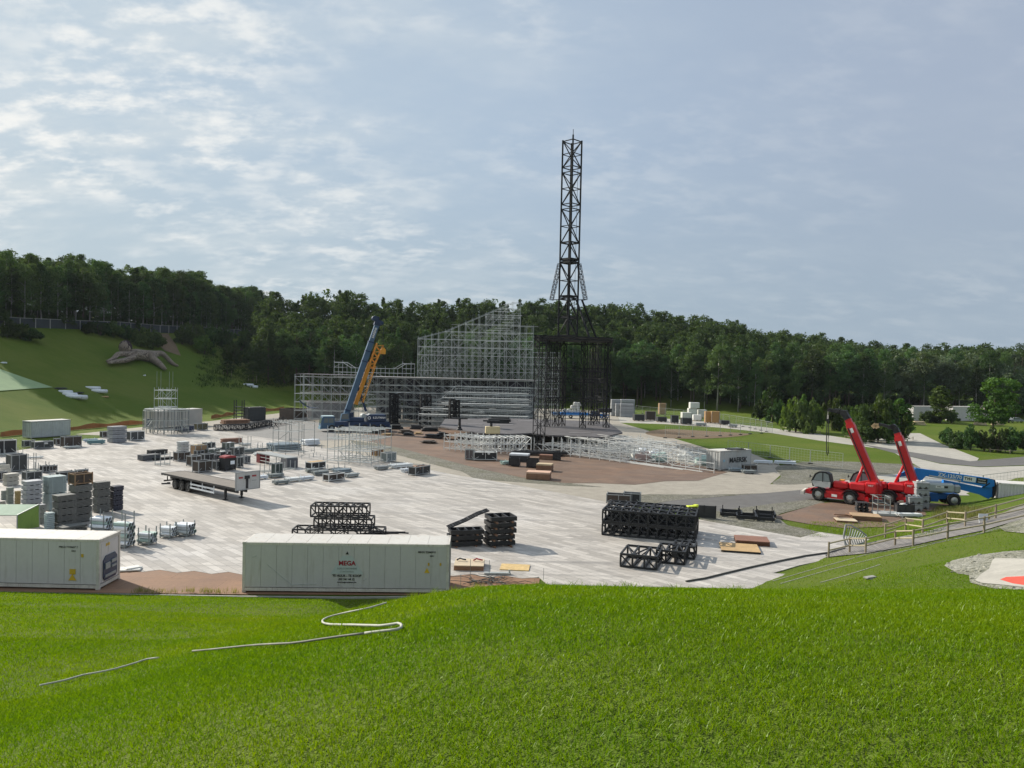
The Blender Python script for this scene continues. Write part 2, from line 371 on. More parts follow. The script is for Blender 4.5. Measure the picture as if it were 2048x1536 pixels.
ASPH=stonemat('asphalt',(.135,.13,.125),.85,.15,.16,14,.15)
ASPHL=stonemat('worn_asphalt',(.23,.225,.215),.85,.15,.14,14,.15)
COBB=cobblemat('cobbles',(.10,.095,.075),(.25,.235,.2),4.2)
COBBN=cobblemat('rubble_stone',(.14,.14,.10),(.36,.35,.30),5.0)
SOIL=stonemat('bare_soil',(.17,.12,.075),.95,.3,.3,8,.3)
# ------------------------------------------------------------------ ground sheet
def axis(fine0,fine1,fs,mid0,mid1,ms,far):
    a=[fine0]
    a=list(np.arange(mid0,fine0,ms))+list(np.arange(fine0,fine1,fs))+list(np.arange(fine1,mid1,ms))
    x=mid1; st=ms
    while x<far: a.append(x); st*=1.35; x+=st
    a.append(far); lo=[]; x=mid0-ms; st=ms
    while x>-far: lo.append(x); st*=1.35; x-=st
    lo.append(-far); return np.array(sorted(set(np.round(lo+a,4))))
gx=axis(-48,52,.8,-230,250,3.0,4200); gy=axis(-6,64,.6,-40,340,3.0,4200); gy=gy[gy>-400]
XX,YY=np.meshgrid(gx,gy); ZZ=terrain(XX,YY)
nx_,ny_=len(gx),len(gy); idx=np.arange(nx_*ny_).reshape(ny_,nx_)
Qd=np.stack([idx[:-1,:-1],idx[:-1,1:],idx[1:,1:],idx[1:,:-1]],-1).reshape(-1,4)
ground=np_mesh('ground',np.stack([XX,YY,ZZ],-1).reshape(-1,3),Qd,TURF); ground.data.polygons.foreach_set('use_smooth',[True]*len(ground.data.polygons))
struct(ground,'grassy basin floor and the slopes around it')
def smooth_poly(pts,k=4):
    out=[]; n=len(pts)
    for i in range(n):
        p0,p1,p2,p3=[Vector(pts[(i+j)%n]) for j in (-1,0,1,2)]
        for s in range(k):
            t=s/k; out.append(.5*((2*p1)+(-p0+p2)*t+(2*p0-5*p1+4*p2-p3)*t*t+(-p0+3*p1-3*p2+p3)*t**3))
    return out
def sheet(name,pts,z,mat,smooth=False,thick=.0,label=None):
    """flat laid surface; outline given on the ground plane"""
    P=[(p[0],p[1]) for p in pts]
    if smooth: P=[(q[0],q[1]) for q in smooth_poly([(a,b,0) for a,b in P])]
    bm=bmesh.new(); vs=[bm.verts.new((x,y,z)) for x,y in P]; f=bm.faces.new(vs); bm.normal_update()
    if f.normal.z<0: f.normal_flip()
    if thick>0:
        low=[bm.verts.new((x,y,z-thick)) for x,y in P]; n=len(P)
        for i in range(n): bm.faces.new((vs[i],vs[(i+1)%n],low[(i+1)%n],low[i]))
    bmesh.ops.triangulate(bm,faces=[f]); me=bpy.data.meshes.new(name); bm.to_mesh(me); bm.free(); me.materials.append(mat)
    o=bpy.data.objects.new(name,me); COL.objects.link(o); return struct(o,label)
def gp(lst): return [G(*p) for p in lst]
def drape(name,pts,dz,mat,cuts=.7,label=None):
    """surface laid over sloping ground"""
    bm=bmesh.new(); f=bm.faces.new([bm.verts.new((p[0],p[1],0)) for p in pts]); bm.normal_update()
    if f.normal.z<0: f.normal_flip()
    bmesh.ops.triangulate(bm,faces=[f])
    for _ in range(7):
        e=[e for e in bm.edges if e.calc_length()>cuts]
        if not e: break
        bmesh.ops.subdivide_edges(bm,edges=e,cuts=1); bmesh.ops.triangulate(bm,faces=bm.faces[:])
    for v in bm.verts: v.co.z=max(TZ(v.co.x,v.co.y),-.02)+dz
    me=bpy.data.meshes.new(name); bm.to_mesh(me); bm.free(); me.materials.append(mat)
    o=bpy.data.objects.new(name,me); COL.objects.link(o); return struct(o,label)
def strip(name,pts,w,dz,mat,h=.0,step=.6,label=None,st=True):
    """ribbon of width w following the ground"""
    P=[Vector((p[0],p[1])) for p in pts]; Q=[]
    for a,b in zip(P[:-1],P[1:]):
        n=max(1,int((b-a).length/step)); Q+=[a.lerp(b,i/n) for i in range(n)]
    Q.append(P[-1]); mb=MB(); vs=[]
    for i,p in enumerate(Q):
        d=(Q[min(i+1,len(Q)-1)]-Q[max(i-1,0)]).normalized(); nn=Vector((-d.y,d.x))*w/2
        for sgn in (-1,1):
            q=p+nn*sgn; z=max(TZ(q.x,q.y),-.02)
            vs+=[(q.x,q.y,z-.05),(q.x,q.y,z+dz+h)]
    fs=[]
    for i in range(len(Q)-1):
        a=i*4; b=a+4; fs+=[(a+1,a+3,b+3,b+1),(a,a+1,b+1,b),(a+3,a+2,b+2,b+3)]
    mb.add(vs,fs); o=mb.build(name,mat)
    return struct(o,label) if st else o
sheet('concrete_apron',gp([(150,868),(300,852),(420,842),(560,826),(760,812),(1000,812),(1232,823),(1240,845),(1300,862),(1420,898),(1500,905),(1560,930),(1566,945),(1540,968),(1650,962),(1650,990),(1400,990),(1240,1010),(1150,1010),(900,955),(790,930),(640,912),(430,875),(240,872)]),-.034,CONC)
sheet('road',gp([(1236,833),(1330,837),(1430,843),(1545,856),(1640,868),(1720,880),(1800,866),(1840,866),(1885,888),(1958,916),(1952,924),(1880,919),(1800,905),(1775,899),(1640,881),(1545,866),(1440,855),(1330,848),(1240,845)]),-.034,CONC2)
sheet('concrete_apron',gp([(1790,906),(1880,927),(1960,934),(2060,931),(2200,935),(2200,990),(1860,990),(1740,985),(1650,990),(1650,962),(1690,960),(1760,950),(1832,943),(1836,932)]),-.034,CONC2)
sheet('road',gp([(1700,884),(1780,897),(1850,908),(1940,922),(2048,913),(2300,900),(2300,925),(2048,930),(1960,933),(1880,926),(1790,906),(1740,893)]),-.028,ASPH)
sheet('road',gp([(1285,1011),(1340,1001),(1525,986),(1640,976),(1860,985),(1860,1003),(1640,998),(1545,1007),(1430,1022),(1350,1020)]),-.026,ASPH)
sheet('path',gp([(425,852),(520,838),(600,832),(650,850),(690,880),(560,882),(480,868)]),-.026,ASPHL)
sheet('path',gp([(455,850),(560,836),(612,842),(520,862),(470,866)]),-.022,ASPH)
sheet('gravel',gp([(1555,932),(1640,922),(1790,927),(1836,932),(1832,943),(1760,950),(1690,960),(1640,963),(1600,968),(1545,967),(1562,952)]),-.022,COBB,True)
sheet('gravel',gp([(1225,1004),(1240,992),(1300,988),(1420,989),(1520,986),(1340,1001),(1275,1012),(1240,1015)]),-.020,COBB)
sheet('gravel',gp([(1400,1024),(1430,1022),(1545,1007),(1625,998),(1650,1004),(1560,1027),(1553,1032),(1575,1050),(1640,1063),(1600,1075),(1400,1046)]),-.020,COBB)
sheet('gravel',gp([(700,880),(760,888),(820,897),(880,916),(960,937),(1040,954),(1130,965),(1210,974),(1130,971),(1040,964),(950,958),(925,943),(860,927),(790,908),(720,894)]),-.020,COBB)
sheet('steel_plates',gp([(770,858),(900,846),(1140,890),(1420,935),(1455,944),(1396,961),(1330,962),(1270,969),(1200,966),(1130,966),(1040,954),(950,935),(870,914),(800,896),(745,884),(700,876)]),-.014,PLATES)
sheet('steel_plates',gp([(1543,1034),(1640,1006),(1740,1000),(1990,1012),(1985,1022),(1850,1046),(1800,1052),(1690,1056),(1620,1048)]),-.012,PLATES)
sheet('bare_soil',gp([(1290,866),(1330,858),(1420,862),(1500,868),(1430,876),(1340,876)]),-.03,SOIL,True)
sheet('steel_plates',[G(x,y) for x,y in [(-200,1115),(0,1120),(240,1136),(480,1140),(900,1144),(1080,1156),(1078,1166),(1000,1181),(895,1190),(690,1189),(480,1188),(100,1184),(-200,1180)]],-.014,PLATES2)
# plaza: one deck of panels, its near edge stepped where panel rows end
near=[]; xs=np.linspace(-60,1078,34)
for i,x in enumerate(xs):
    yb=np.interp(x,[-60,0,240,480,900,1078],[1090,1100,1143,1149,1151,1160]); near.append((x,yb-(5 if i%2 else 0)+rng.uniform(-1.5,1.5)))
far=[(1100,1172),(1220,1215),(1480,1215),(1535,1168),(1575,1148),(1545,1146),(1600,1130),(1660,1118),(1650,1110),(1757,1081),(1640,1064),(1601,1075),(1420,1043),(1210,1003),(1050,973),(900,948),(790,925),(700,905),(560,880),(480,868),(420,858),(330,861),(240,870),(40,900),(-120,925)]
plz=sheet('plaza',gp(near+far),0.0,PLAZA,thick=.045,label='pale temporary panel floor covering the arena')
# ------------------------------------------------------------------ shared materials
WHITE=M('white_paint',(.60,.575,.565),.5,0,.07,.5,(.30,.26,.21),.45)
ROOFW=M('white_roof',(.58,.56,.52),.55,0,.08,.5,(.42,.30,.20),.6)
RUSTW=M('rusty_white',(.55,.52,.47),.6,0,.2,2,(.22,.10,.05),.7)
GREYM=M('grey_steel',(.33,.345,.35),.5,.3,.18,2)
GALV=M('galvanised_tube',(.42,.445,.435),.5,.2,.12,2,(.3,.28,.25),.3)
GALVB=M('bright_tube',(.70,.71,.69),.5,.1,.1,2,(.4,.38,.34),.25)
DGALV=M('dull_tube',(.26,.285,.28),.55,.25,.2,2)
BLACK=M('black_steel',(.018,.019,.022),.5,.2,.35,2,(.05,.045,.04),.3)
BLACKP=M('black_panel',(.024,.025,.027),.6,0,.3,2,(.07,.06,.05),.4)
DARKB=M('dark_brown_panel',(.06,.045,.035),.7,0,.3,2)
DARKG=M('dark_grey_panel',(.055,.06,.06),.65,0,.25,2)
PANELG=M('grey_panel',(.15,.152,.142),.7,0,.15,2,(.08,.07,.05),.4)
PANELT=M('teal_panel',(.36,.43,.43),.6,0,.12,2)
PLY=M('plywood',(.46,.31,.15),.7,0,.25,1.2,(.18,.10,.05),.55)
PLYD=M('dark_plywood',(.22,.12,.07),.7,0,.25,1.5,(.10,.05,.03),.5)
WOOD=M('fence_timber',(.26,.215,.15),.75,0,.22,3,(.16,.12,.08),.4)
WOODL=M('pale_rail',(.36,.315,.21),.75,0,.18,3)
TYRE=M('tyre',(.025,.024,.023),.85,0,.25,4,(.12,.10,.08),.5)
RED=M('red_paint',(.52,.012,.018),.32,0,.12,1,(.2,.02,.02),.3)
DRED=M('dark_red_lid',(.30,.03,.035),.5,0,.2,2)
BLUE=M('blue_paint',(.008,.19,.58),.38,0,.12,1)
NAVY=M('navy_paint',(.008,.03,.085),.4,0,.2,1)
STEELB=M('steel_blue_paint',(.05,.115,.20),.4,0,.15,1)
YELL=M('yellow_paint',(.62,.27,.02),.45,0,.2,1,(.25,.10,.02),.4)
YSIGN=M('yellow_sticker',(.62,.40,.03),.5,0,.1,2)
INK=M('ink',(.02,.022,.022),.6,0,.1,2); INKR=M('red_ink',(.28,.012,.03),.6,0,.1,2); INKW=M('white_ink',(.8,.8,.78),.5,0,.05,2); INKG=M('grey_ink',(.25,.28,.28),.6,0,.1,2)
LGREY=M('light_grey_plastic',(.34,.36,.36),.55,0,.12,2)
MGREY=M('engine_cover',(.36,.39,.39),.45,0,.1,2)
HOSEW=M('hose_jacket',(.42,.42,.36),.7,0,.2,3); HOSED=M('dark_rubber',(.05,.05,.045),.6,0,.25,3)
WRAP=M('white_wrap',(.72,.76,.80),.4,0,.1,2); BAG=M('white_bag',(.68,.68,.64),.6,0,.12,2)
RIM=M('pale_rim',(.55,.53,.48),.5,.2,.15,3)
glm,gn,go=newmat('cab_glass'); princ(gn,go,(.13,.155,.16),.06,0,None,.8); GLASS=glm
TARP=M('green_tarp',(.20,.32,.22),.6,0,.12,1); LIME=M('lime_cover',(.24,.38,.08),.6,0,.15,1)
# ------------------------------------------------------------------ shipping containers
def container(label,p0,ang,Lc,Wc,Hc,smooth=False,unit=None,roofm=None,bodym=None,name='shipping_container'):
    """p0 = near corner on the ground where the long side starts, ang = heading of the long side, body lies to its left"""
    bodym=bodym or WHITE; roofm=roofm or ROOFW
    t=thing(name,label,'container',p0,ang)
    e=.16; z0=.12
    def side(y,sgn):
        mb=MB(); x=e; n=0
        if smooth:
            pw=(Lc-2*e)/13
            for i in range(13): mb.box((e+pw*(i+.5),y,z0+(Hc-.3)/2+.12),(pw-.018,.05,Hc-.42))
            mb.box((Lc/2,y-sgn*.015,Hc/2+.1),(Lc-2*e,.03,Hc-.4))
        else:
            d=.045; prof=[]
            while x<Lc-e-.28:
                prof+=[(x,0),(x+.07,d),(x+.14,d),(x+.21,0)]; x+=.28
            prof.append((Lc-e,0))
            vs=[]; 
            for px_,o in prof: vs+=[(px_,y+sgn*(-o),z0+.1),(px_,y+sgn*(-o),Hc-.14)]
            mb.add(vs,[(2*i,2*i+2,2*i+3,2*i+1) for i in range(len(prof)-1)])
        return mb
    side(.03,-1).build('side_wall',bodym,t); side(Wc-.03,1).build('side_wall',bodym,t)
    fr=MB()
    for x in (0,Lc-e):
        for y in (0,Wc-e): fr.box((x+e/2,y+e/2,Hc/2),(e,e,Hc-.02))
    for y in (.05,Wc-.05): fr.box((Lc/2,y,.17),(Lc-2*e,.11,.18)); fr.box((Lc/2,y,Hc-.07),(Lc-2*e,.11,.13))
    for x in (.06,Lc-.06): fr.box((x,Wc/2,.17),(.12,Wc-2*e,.18)); fr.box((x,Wc/2,Hc-.09),(.12,Wc-2*e,.17))
    fr.build('frame',RUSTW if smooth else bodym,t)
    r=MB(); n=10; w=(Lc-.2)/n
    for i in range(n): r.box((.1+w*(i+.5),Wc/2,Hc-.012),(w-.02,Wc-.14,.03))
    r.box((Lc/2,Wc/2,Hc-.03),(Lc-.16,Wc-.12,.03)); r.build('roof',roofm,t)
    for x in (.09,Lc-.09):
        for y in (.08,Wc-.08):
            for z in (.06,Hc-.05): MB().box((x,y,z),(.2,.185,.13)).build('corner_casting',RUSTW,t)
    for end in (0,1):
        X=Lc-.06 if end else .06; sg=1 if end else -1
        if unit==end:
            p=MB(); p.box((X,Wc/2,Hc/2+.05),(.05,Wc-2*e-.02,Hc-.5)); 
            for (a,b,c,d) in ((.32,.95,1.95,2.55),(1.05,2.05,1.95,2.55),(.32,2.05,.35,1.85)):
                p.box((X+sg*.03,(a+b)/2,(c+d)/2),(.02,b-a,d-c))
            p.build('end_panel',bodym,t)
            u=MB(); poly=[(.42,.55),(.6,.38),(1.8,.38),(2.0,.55),(2.0,1.55),(1.75,1.8),(.7,1.8),(.42,1.55)]
            o=X+sg*.06; vs=[(o,a,b) for a,b in poly]+[(o+sg*.03,a*.98+.02,b) for a,b in poly]; nn=len(poly)
            u.add(vs,[tuple(range(nn)) ,tuple(range(nn,2*nn))]+[(i,(i+1)%nn,nn+(i+1)%nn,nn+i) for i in range(nn)])
            un=u.build('cooling_unit',NAVY,t)
            k=MB(); k.box((o+sg*.06,.85,1.2),(.06,.5,.35)); k.box((o+sg*.06,1.55,1.35),(.06,.55,.18)); k.box((o+sg*.06,1.55,1.05),(.06,.5,.12)); k.box((o+sg*.05,1.2,.62),(.04,1.2,.16)); k.build('unit_cover',LGREY,un)
            for yy in (.85,1.1): MB().box((X+sg*.045,yy,2.41),(.012,.17,.16)).build('sticker',YSIGN,t)
        else:
            for dz in (0,1):
                p=MB(); y0=e+dz*(Wc-2*e)/2; w=(Wc-2*e)/2-.02; p.box((X,y0+w/2+.01,Hc/2),(.06,w,Hc-.5)); dd=p.build('door',bodym,t)
                q=MB()
                for yy in (.3,.75): q.tube((X+sg*.07,y0+w*yy,.3),(X+sg*.07,y0+w*yy,Hc-.25),.025,6)
                q.box((X+sg*.08,y0+w*.55,1.15),(.03,w*.6,.05)); q.build('lock_rod',GREYM,dd)
    return t
c0=G(197.5,1180)
t=container('white refrigerated container cut by the left edge, dark cooling unit on its end',(c0.x-12.19,c0.y,0),0,12.19,2.38,2.87,True,1)
rx=(12.19-1.9)
text('MEGU 910607 7',.16,INK,t,face_mtx((rx+.15,-.012,2.42),(1,0,0),(0,0,1))); text('45R1',.13,INK,t,face_mtx((rx+.45,-.012,2.2),(1,0,0),(0,0,1)))
MB().box((rx+.95,-.012,1.95),(.13,.02,.18)).build('sticker',YSIGN,t); MB().box((rx+.4,-.012,1.02),(.34,.02,.3)).build('sticker',YSIGN,t); MB().add([(rx+.17,-.022,.52),(rx+.63,-.022,.52),(rx+.4,-.022,.9)],[(0,1,2)]).build('warning_triangle',YSIGN,t)
ca=G(484,1184); cb=G(897,1188); ang=math.atan2(cb.y-ca.y,cb.x-ca.x); LL=(cb-ca).length
t=container('white refrigerated container with a triangle logo, standing alone at the foot of the grass slope',(ca.x,ca.y,0),ang,LL,2.42,2.87,True,None)
# logo and lettering (front face looks along -y)
def onface(x,z): return face_mtx((x,-.014,z),(1,0,0),(0,0,1))
sc=LL/413.0; lx=(692-484)*sc
tri=MB(); zb=.62; 
tri.add([(lx-.95,-.008,1.1),(lx+.95,-.008,1.1),(lx+.28,-.008,2.16),(lx-.28,-.008,2.16)],[(0,1,2,3)]); tri.build('logo',M('logo_grey',(.42,.46,.46),.55,0,.05,1),t)
tri=MB(); tri.add([(lx-.1,-.012,2.24),(lx+.1,-.012,2.24),(lx,-.012,2.42)],[(0,1,2)]); tri.build('logo_tip',INK,t)
text('MEGA',.36,INKR,t,onface(lx,1.72),bold=.012)
text('KOELCONTAINERS',.13,INKG,t,onface(lx,1.42),bold=.004); text('CONTAINERS',.13,INKG,t,onface(lx,1.24))
text('TE HUUR - TE KOOP',.18,INK,t,onface(lx,1.0),bold=.004); text('03/ 541 68 32',.16,INK,t,onface(lx,.8),bold=.003); text('www.megacontainers.be',.11,INK,t,onface(lx,.63),bold=.003)
k=(848-484)*sc; text('MEGU 220609 0',.15,INK,t,onface(k+.1,2.42),bold=.003); text('45R1',.12,INK,t,onface(k+.4,2.2),bold=.003)
MB().box((k+.9,-.01,1.72),(.1,.016,.16)).build('sticker',YSIGN,t); MB().box((k+.22,-.01,1.72),(.1,.016,.16)).build('sticker',YSIGN,t); MB().add([(k-.03,-.02,1.22),(k+.29,-.02,1.22),(k+.13,-.02,1.52)],[(0,1,2)]).build('warning_triangle',YSIGN,t)
# dents and scuffs: shallow creases on the lower left of the near face
for (x0,z0_,x1,z1_) in ((1.4,1.6,2.9,.35),(.55,2.0,.8,2.1),(2.7,.45,4.2,.5),(9.4,.3,9.6,.5),(6.9,.75,7.05,.85)): MB().bar((x0,-.004,z0_),(x1,-.004,z1_),.012,.008).build('dent',M('scuff',(.5,.52,.5),.5,0,.3,4),t)
def cont_px(label,corner,far,Lc,Wc,Hc,**kw):
    a=G(*corner); b=G(*far); return container(label,(a.x,a.y,0),math.atan2(b.y-a.y,b.x-a.x),Lc,Wc,Hc,**kw)
CSTEEL=M('weathered_container',(.46,.48,.48),.6,0,.12,.8,(.22,.12,.08),.4)
cont_px('weathered pale grey container at the foot of the left hill beside dark crates',(62,877),(141,871.5),6.4,2.44,2.72,bodym=CSTEEL)
cont_px('long off-white container behind the round pipe scaffold, a dark cooling unit on its end',(309,858),(421.7,848),12.4,2.6,3.3,smooth=True,unit=0,bodym=M('cream_container',(.50,.48,.43),.6,0,.12,.6,(.3,.26,.2),.4))
t=cont_px('grey container with bold dark lettering and star emblem beside the low scaffold field',(1439.5,941),(1492.5,937),6.06,2.44,2.6,bodym=M('pale_container',(.44,.45,.44),.6,0,.1,.8,(.25,.16,.12),.5))
text('MAERSK',.95,INK,t,face_mtx((3.5,-.03,1.25),(1,0,0),(0,0,1)),bold=.02)
st=MB(); 
for k in range(7):
    a=2*PI*k/7; st.add([(.75+.3*math.cos(a),-.03,1.25+.3*math.sin(a)),(.75+.1*math.cos(a+.4),-.03,1.25+.1*math.sin(a+.4)),(.75,-.03,1.25),(.75+.1*math.cos(a-.4),-.03,1.25+.1*math.sin(a-.4))],[(0,3,2,1)])
st.build('star_emblem',M('sky_blue_ink',(.25,.5,.62),.5,0,.05,2),t)
b0=G(1439.5,941); a0=math.atan2(G(1492.5,937).y-b0.y,G(1492.5,937).x-b0.x)
cr=MB()
for q in (-.5,.5): cr.bar((-1.3,q,.06),(1.3,q+.1,.1),.07,.05)
cr.bar((-.9,-.6,.16),(-.7,.7,.16),.06,.05); cr.bar((.9,-.6,.16),(1.0,.7,.16),.06,.05)
tag(cr.build('beam_bundle',BLACK,None,loc=(b0.x+2.6,b0.y+2.0,2.62)),'black beams lying on the roof of the lettered container','beams')
c=G(1996,1017); container('white corrugated container cut by the right edge behind the timber fence',(c.x,c.y,0),-.32,6.06,2.44,2.6,bodym=WHITE)
for (x0,x1,yb,lab) in ((1826,1882,842,'white box container at the forest edge left of the small round tree'),(1905,1956,842,'white box container at the forest edge half hidden by the small round tree')):
    a=G(x0,yb); b=G(x1,yb); container(lab,(a.x,a.y,0),math.atan2(b.y-a.y,b.x-a.x),(b-a).length,2.6,4.3,bodym=WHITE)
a=G(470,842); b=G(513,840)
container('dark grey container by the orange netting at the foot of the hill',(a.x+3,a.y,0),math.atan2(b.y-a.y,b.x-a.x),4.2,2.2,3.0,bodym=DARKG,roofm=DARKG)
# ------------------------------------------------------------------ kerbs, hoses, right bank
KERB=stonemat('kerb_stone',(.33,.325,.29),.8,.5,.2,8,.1)
k=[G(x,y) for x,y in ((-150,1186),(0,1187),(240,1189),(480,1193),(700,1195),(880,1193))]
strip('kerb',[(p.x,p.y) for p in k],.16,.05,KERB)
def lay(px,mat,r,name,label,cat,dz=.0,lo=3,hi=60,sag=.5):
    """hose or cable resting on the ground along picture points"""
    P=[T(x,y,lo,hi) for x,y in px]; Q=[]
    for i in range(len(P)-1):
        n=max(2,int((P[i+1]-P[i]).length/.5))
        p0,p1,p2,p3=P[max(i-1,0)],P[i],P[i+1],P[min(i+2,len(P)-1)]
        for s_ in range(n):
            t_=s_/n; q=.5*((2*p1)+(-p0+p2)*t_+(2*p0-5*p1+4*p2-p3)*t_*t_+(-p0+3*p1-3*p2+p3)*t_**3); Q.append(q)
    Q.append(P[-1])
    Q=[(q.x,q.y,max(TZ(q.x,q.y),-.0)+r*sag+dz) for q in Q]
    return tag(MB().path(Q,r,7).build(name,mat,None,True),label,cat)
lay([(772,1212),(740,1222),(700,1230),(665,1238),(648,1245),(645,1252),(660,1257),(700,1259),(760,1261),(795,1258),(803,1262),(795,1269),(760,1275),(730,1278)],HOSEW,.015,'fire_hose','white flat hose curling in an S down the grass slope','hose',.045)
lay([(730,1278),(680,1284),(630,1291),(580,1296),(520,1298),(460,1303),(385,1309)],M('weathered_hose',(.20,.20,.17),.7,0,.35,.4,(.5,.5,.42),.6),.013,'fire_hose','darker weathered hose length continuing the S curve leftwards on the grass','hose',.045)
lay([(317,1322),(295,1325),(270,1333),(230,1345),(190,1354),(165,1358),(130,1368),(80,1380)],HOSEW,.013,'fire_hose','pale hose end lying lower left, separate from the S curve','hose',.045)
# path with timber rails on the right bank
pathL=[T(1662,1112),T(1731,1104),T(1826,1088),T(1894,1073),T(1968,1058),T(2048,1036),T(2120,1015)]
pA=[(1650,1116),(1735,1108),(1826,1092),(1894,1077),(1968,1062),(2048,1038),(2150,1008)]
pB=[(1668,1100),(1760,1082),(1840,1068),(1900,1052),(1960,1040),(1990,1034),(2030,1018),(2150,985)]
WALK=bricky('boardwalk',math.radians(-72),3.2,.16,(.15,.14,.135),(.23,.215,.20),(.05,.05,.045),.012,.3,None,.8,.3,.3)
drape('path',[T(*p) for p in pA]+[T(*p) for p in reversed(pB)],.06,WALK,label='grey boardwalk climbing the right bank')
for px in (((1545,1163),(1620,1141),(1731,1110),(1835,1092),(1946,1072),(2048,1044)),((1560,1168),(1660,1140),(1780,1110),(1880,1085),(1960,1067),(2048,1040)),((1640,1166),(1690,1152),(1760,1130))):
    P=[T(*p) for p in px]; strip('terrace_edging',[(p.x,p.y) for p in P],.08,.03,KERB)
def rail_fence(posts,label,hp=1.15,rails=(.55,1.05),top=None):
    b=T(*posts[0]); t=thing('timber_fence',label,'fence',b)
    P=[T(*p)-b for p in posts]
    for p in P: MB().tube((p.x,p.y,p.z-.2),(p.x,p.y,p.z+hp),.075,8).build('post',WOOD,t)
    for i in range(len(P)-1):
        for r in rails:
            a=P[i]+Vector((0,0,r)); c=P[i+1]+Vector((0,0,r)); MB().tube(a,c,.055,7).build('rail',WOODL,t)
    return t
rail_fence([(1657,1116),(1699,1106),(1731,1107),(1790,1092),(1826,1092),(1895,1078),(1968,1066),(2060,1044)],'near timber post-and-rail fence along the lower edge of the boardwalk')
rail_fence([(1770,1076),(1811,1062),(1845,1068),(1894,1050),(1930,1054),(1991,1038),(2055,1020)],'far timber post-and-rail fence on the upper edge of the boardwalk')
p=T(1966,1046); mb=MB(); mb.box((0,0,.45),(.7,.04,.5)); mb.box((-.25,.03,.2),(.05,.05,.5)); mb.box((.25,.03,.2),(.05,.05,.5))
tag(mb.build('notice_board',WRAP,None,loc=p),'small blank white board on the boardwalk fence','sign')
# concrete pad with red ground paint and rubble rim
pad=[(1950,1163),(1962,1150),(1978,1140),(1985,1122),(1990,1118),(2060,1120),(2200,1130),(2200,1190),(2055,1178),(2000,1172),(1965,1168)]
rub=[(1888,1132),(1905,1122),(1950,1112),(2010,1104),(2100,1098),(2250,1100),(2250,1215),(2048,1182),(1985,1178),(1940,1166),(1938,1152),(1915,1148)]
drape('rubble_border',[T(*p) for p in rub],.03,COBBN); drape('concrete_pad',[T(*p) for p in pad],.05,CONC2)
drape('red_ground_paint',[T(*p) for p in ((2000,1162),(2012,1157),(2048,1155),(2150,1160),(2150,1180),(2060,1175),(2025,1170))],.058,stonemat('red_spray',(.62,.085,.055),.85,3,.55,14,.1))
drape('rubble_border',[T(*p) for p in ((1998,1056),(2048,1035),(2150,1010),(2200,1040),(2150,1062),(2048,1068),(2010,1064))],.05,COBBN)
# rubble stones sitting on the rim
sm=MB()
for i in range(150):
    px=rng.uniform(1890,2060); py=rng.uniform(1104,1180)
    inside=(py>np.interp(px,[1888,1950,2048],[1130,1112,1101])) and (py<np.interp(px,[1888,1938,1985,2048],[1136,1164,1178,1182])) and not (px>np.interp(py,[1118,1140,1163,1172],[1986,1976,1946,1990]) and py>1117 and py<np.interp(px,[1950,2000,2050],[1166,1173,1179]))
    if not inside: continue
    q=T(px,py); s_=rng.uniform(.06,.13); sm.rbox((q.x,q.y,q.z+s_*.2),(s_*2,s_*1.4,s_),.03,rng.uniform(0,3))
stuff(sm.build('rubble_stones',COBBN),'loose rubble stones bordering the concrete pad on the right','stones')
p=T(1740,1158); mb=MB(); mb.rbox((0,0,.1),(.75,.3,.09),.02,.5); mb.rbox((.1,-.06,.03),(.6,.24,.08),.02,.45)
tag(mb.build('stone_slab',KERB,None,loc=p),'small pale stone slab lying alone in the grass of the right bank','slab')
# black pipe lying along the plaza edge
P=[G(x,y) for x,y in ((1372,1164),(1410,1158),(1450,1148),(1500,1136),(1560,1123),(1610,1113),(1660,1106),(1690,1098))]
P=[(q.x,q.y,.06+max(TZ(q.x,q.y),-.02)) for q in P]
tag(MB().path(P,.075,8).build('black_pipe',HOSED,None,True),'thick black pipe lying along the near right edge of the panel floor','pipe')
# folded slatted gate at the bottom of the boardwalk
q=G(1714,1091); t=thing('folded_barrier','grey barrier with curved bars folded open like a fan, beside the boardwalk foot','barrier',(q.x,q.y,0),.15)
bars=MB()
for i in range(9):
    u=i/8; x0=-.95+u*1.5; bars.path([(x0+.1,.0,.04),(x0-.08*(1-u),.12,.55),(x0+.05+.25*u,.05+.2*u,1.55-.75*u)],.045,6)
bars.build('bar',DGALV,t); fr=MB(); fr.path([(-1.0,0,.05),(-1.1,.1,.7),(-.95,.08,1.6),(-.5,.1,1.55),(.3,.2,1.15),(.95,.25,.7)],.06,6); fr.path([(-1.0,0,.05),(-.2,-.05,.05),(.6,.1,.2),(.95,.25,.7)],.055,6); fr.build('frame',GREYM,t)
# ------------------------------------------------------------------ goods standing on the panel floor
TH=math.atan2(.686,.727)+.22
def fit(x1,yt,x2,yb,r=.8,th=TH,z0=0.0,hmin=.25):
    """size a box-shaped load from its picture extent: returns centre on ground, w, d, h"""
    p=G((x1+x2)/2,yb,z0); y=p.y; rr=Vector((p.x,p.y)).normalized(); q=Vector((rr.y,-rr.x))
    Wm=(x2-x1)*y/F*rr.y; a=Vector((math.cos(th),math.sin(th))); b=Vector((-a.y,a.x))
    w=Wm/(abs(a.dot(q))+r*abs(b.dot(q))); d=r*w; D=w*abs(a.dot(rr))+d*abs(b.dot(rr))
    top=(F*CAMH/y - F*(CAMH)/(y+D))*.93
    h=max(hmin,((yb-yt)-top)*y/F); c=p+Vector((rr.x,rr.y,0))*D/2
    return Vector((c.x,c.y,z0)),w,d,h
def jit(a=.06): return rng.uniform(-a,a)
CR='steel-framed crates standing on the panel floor'
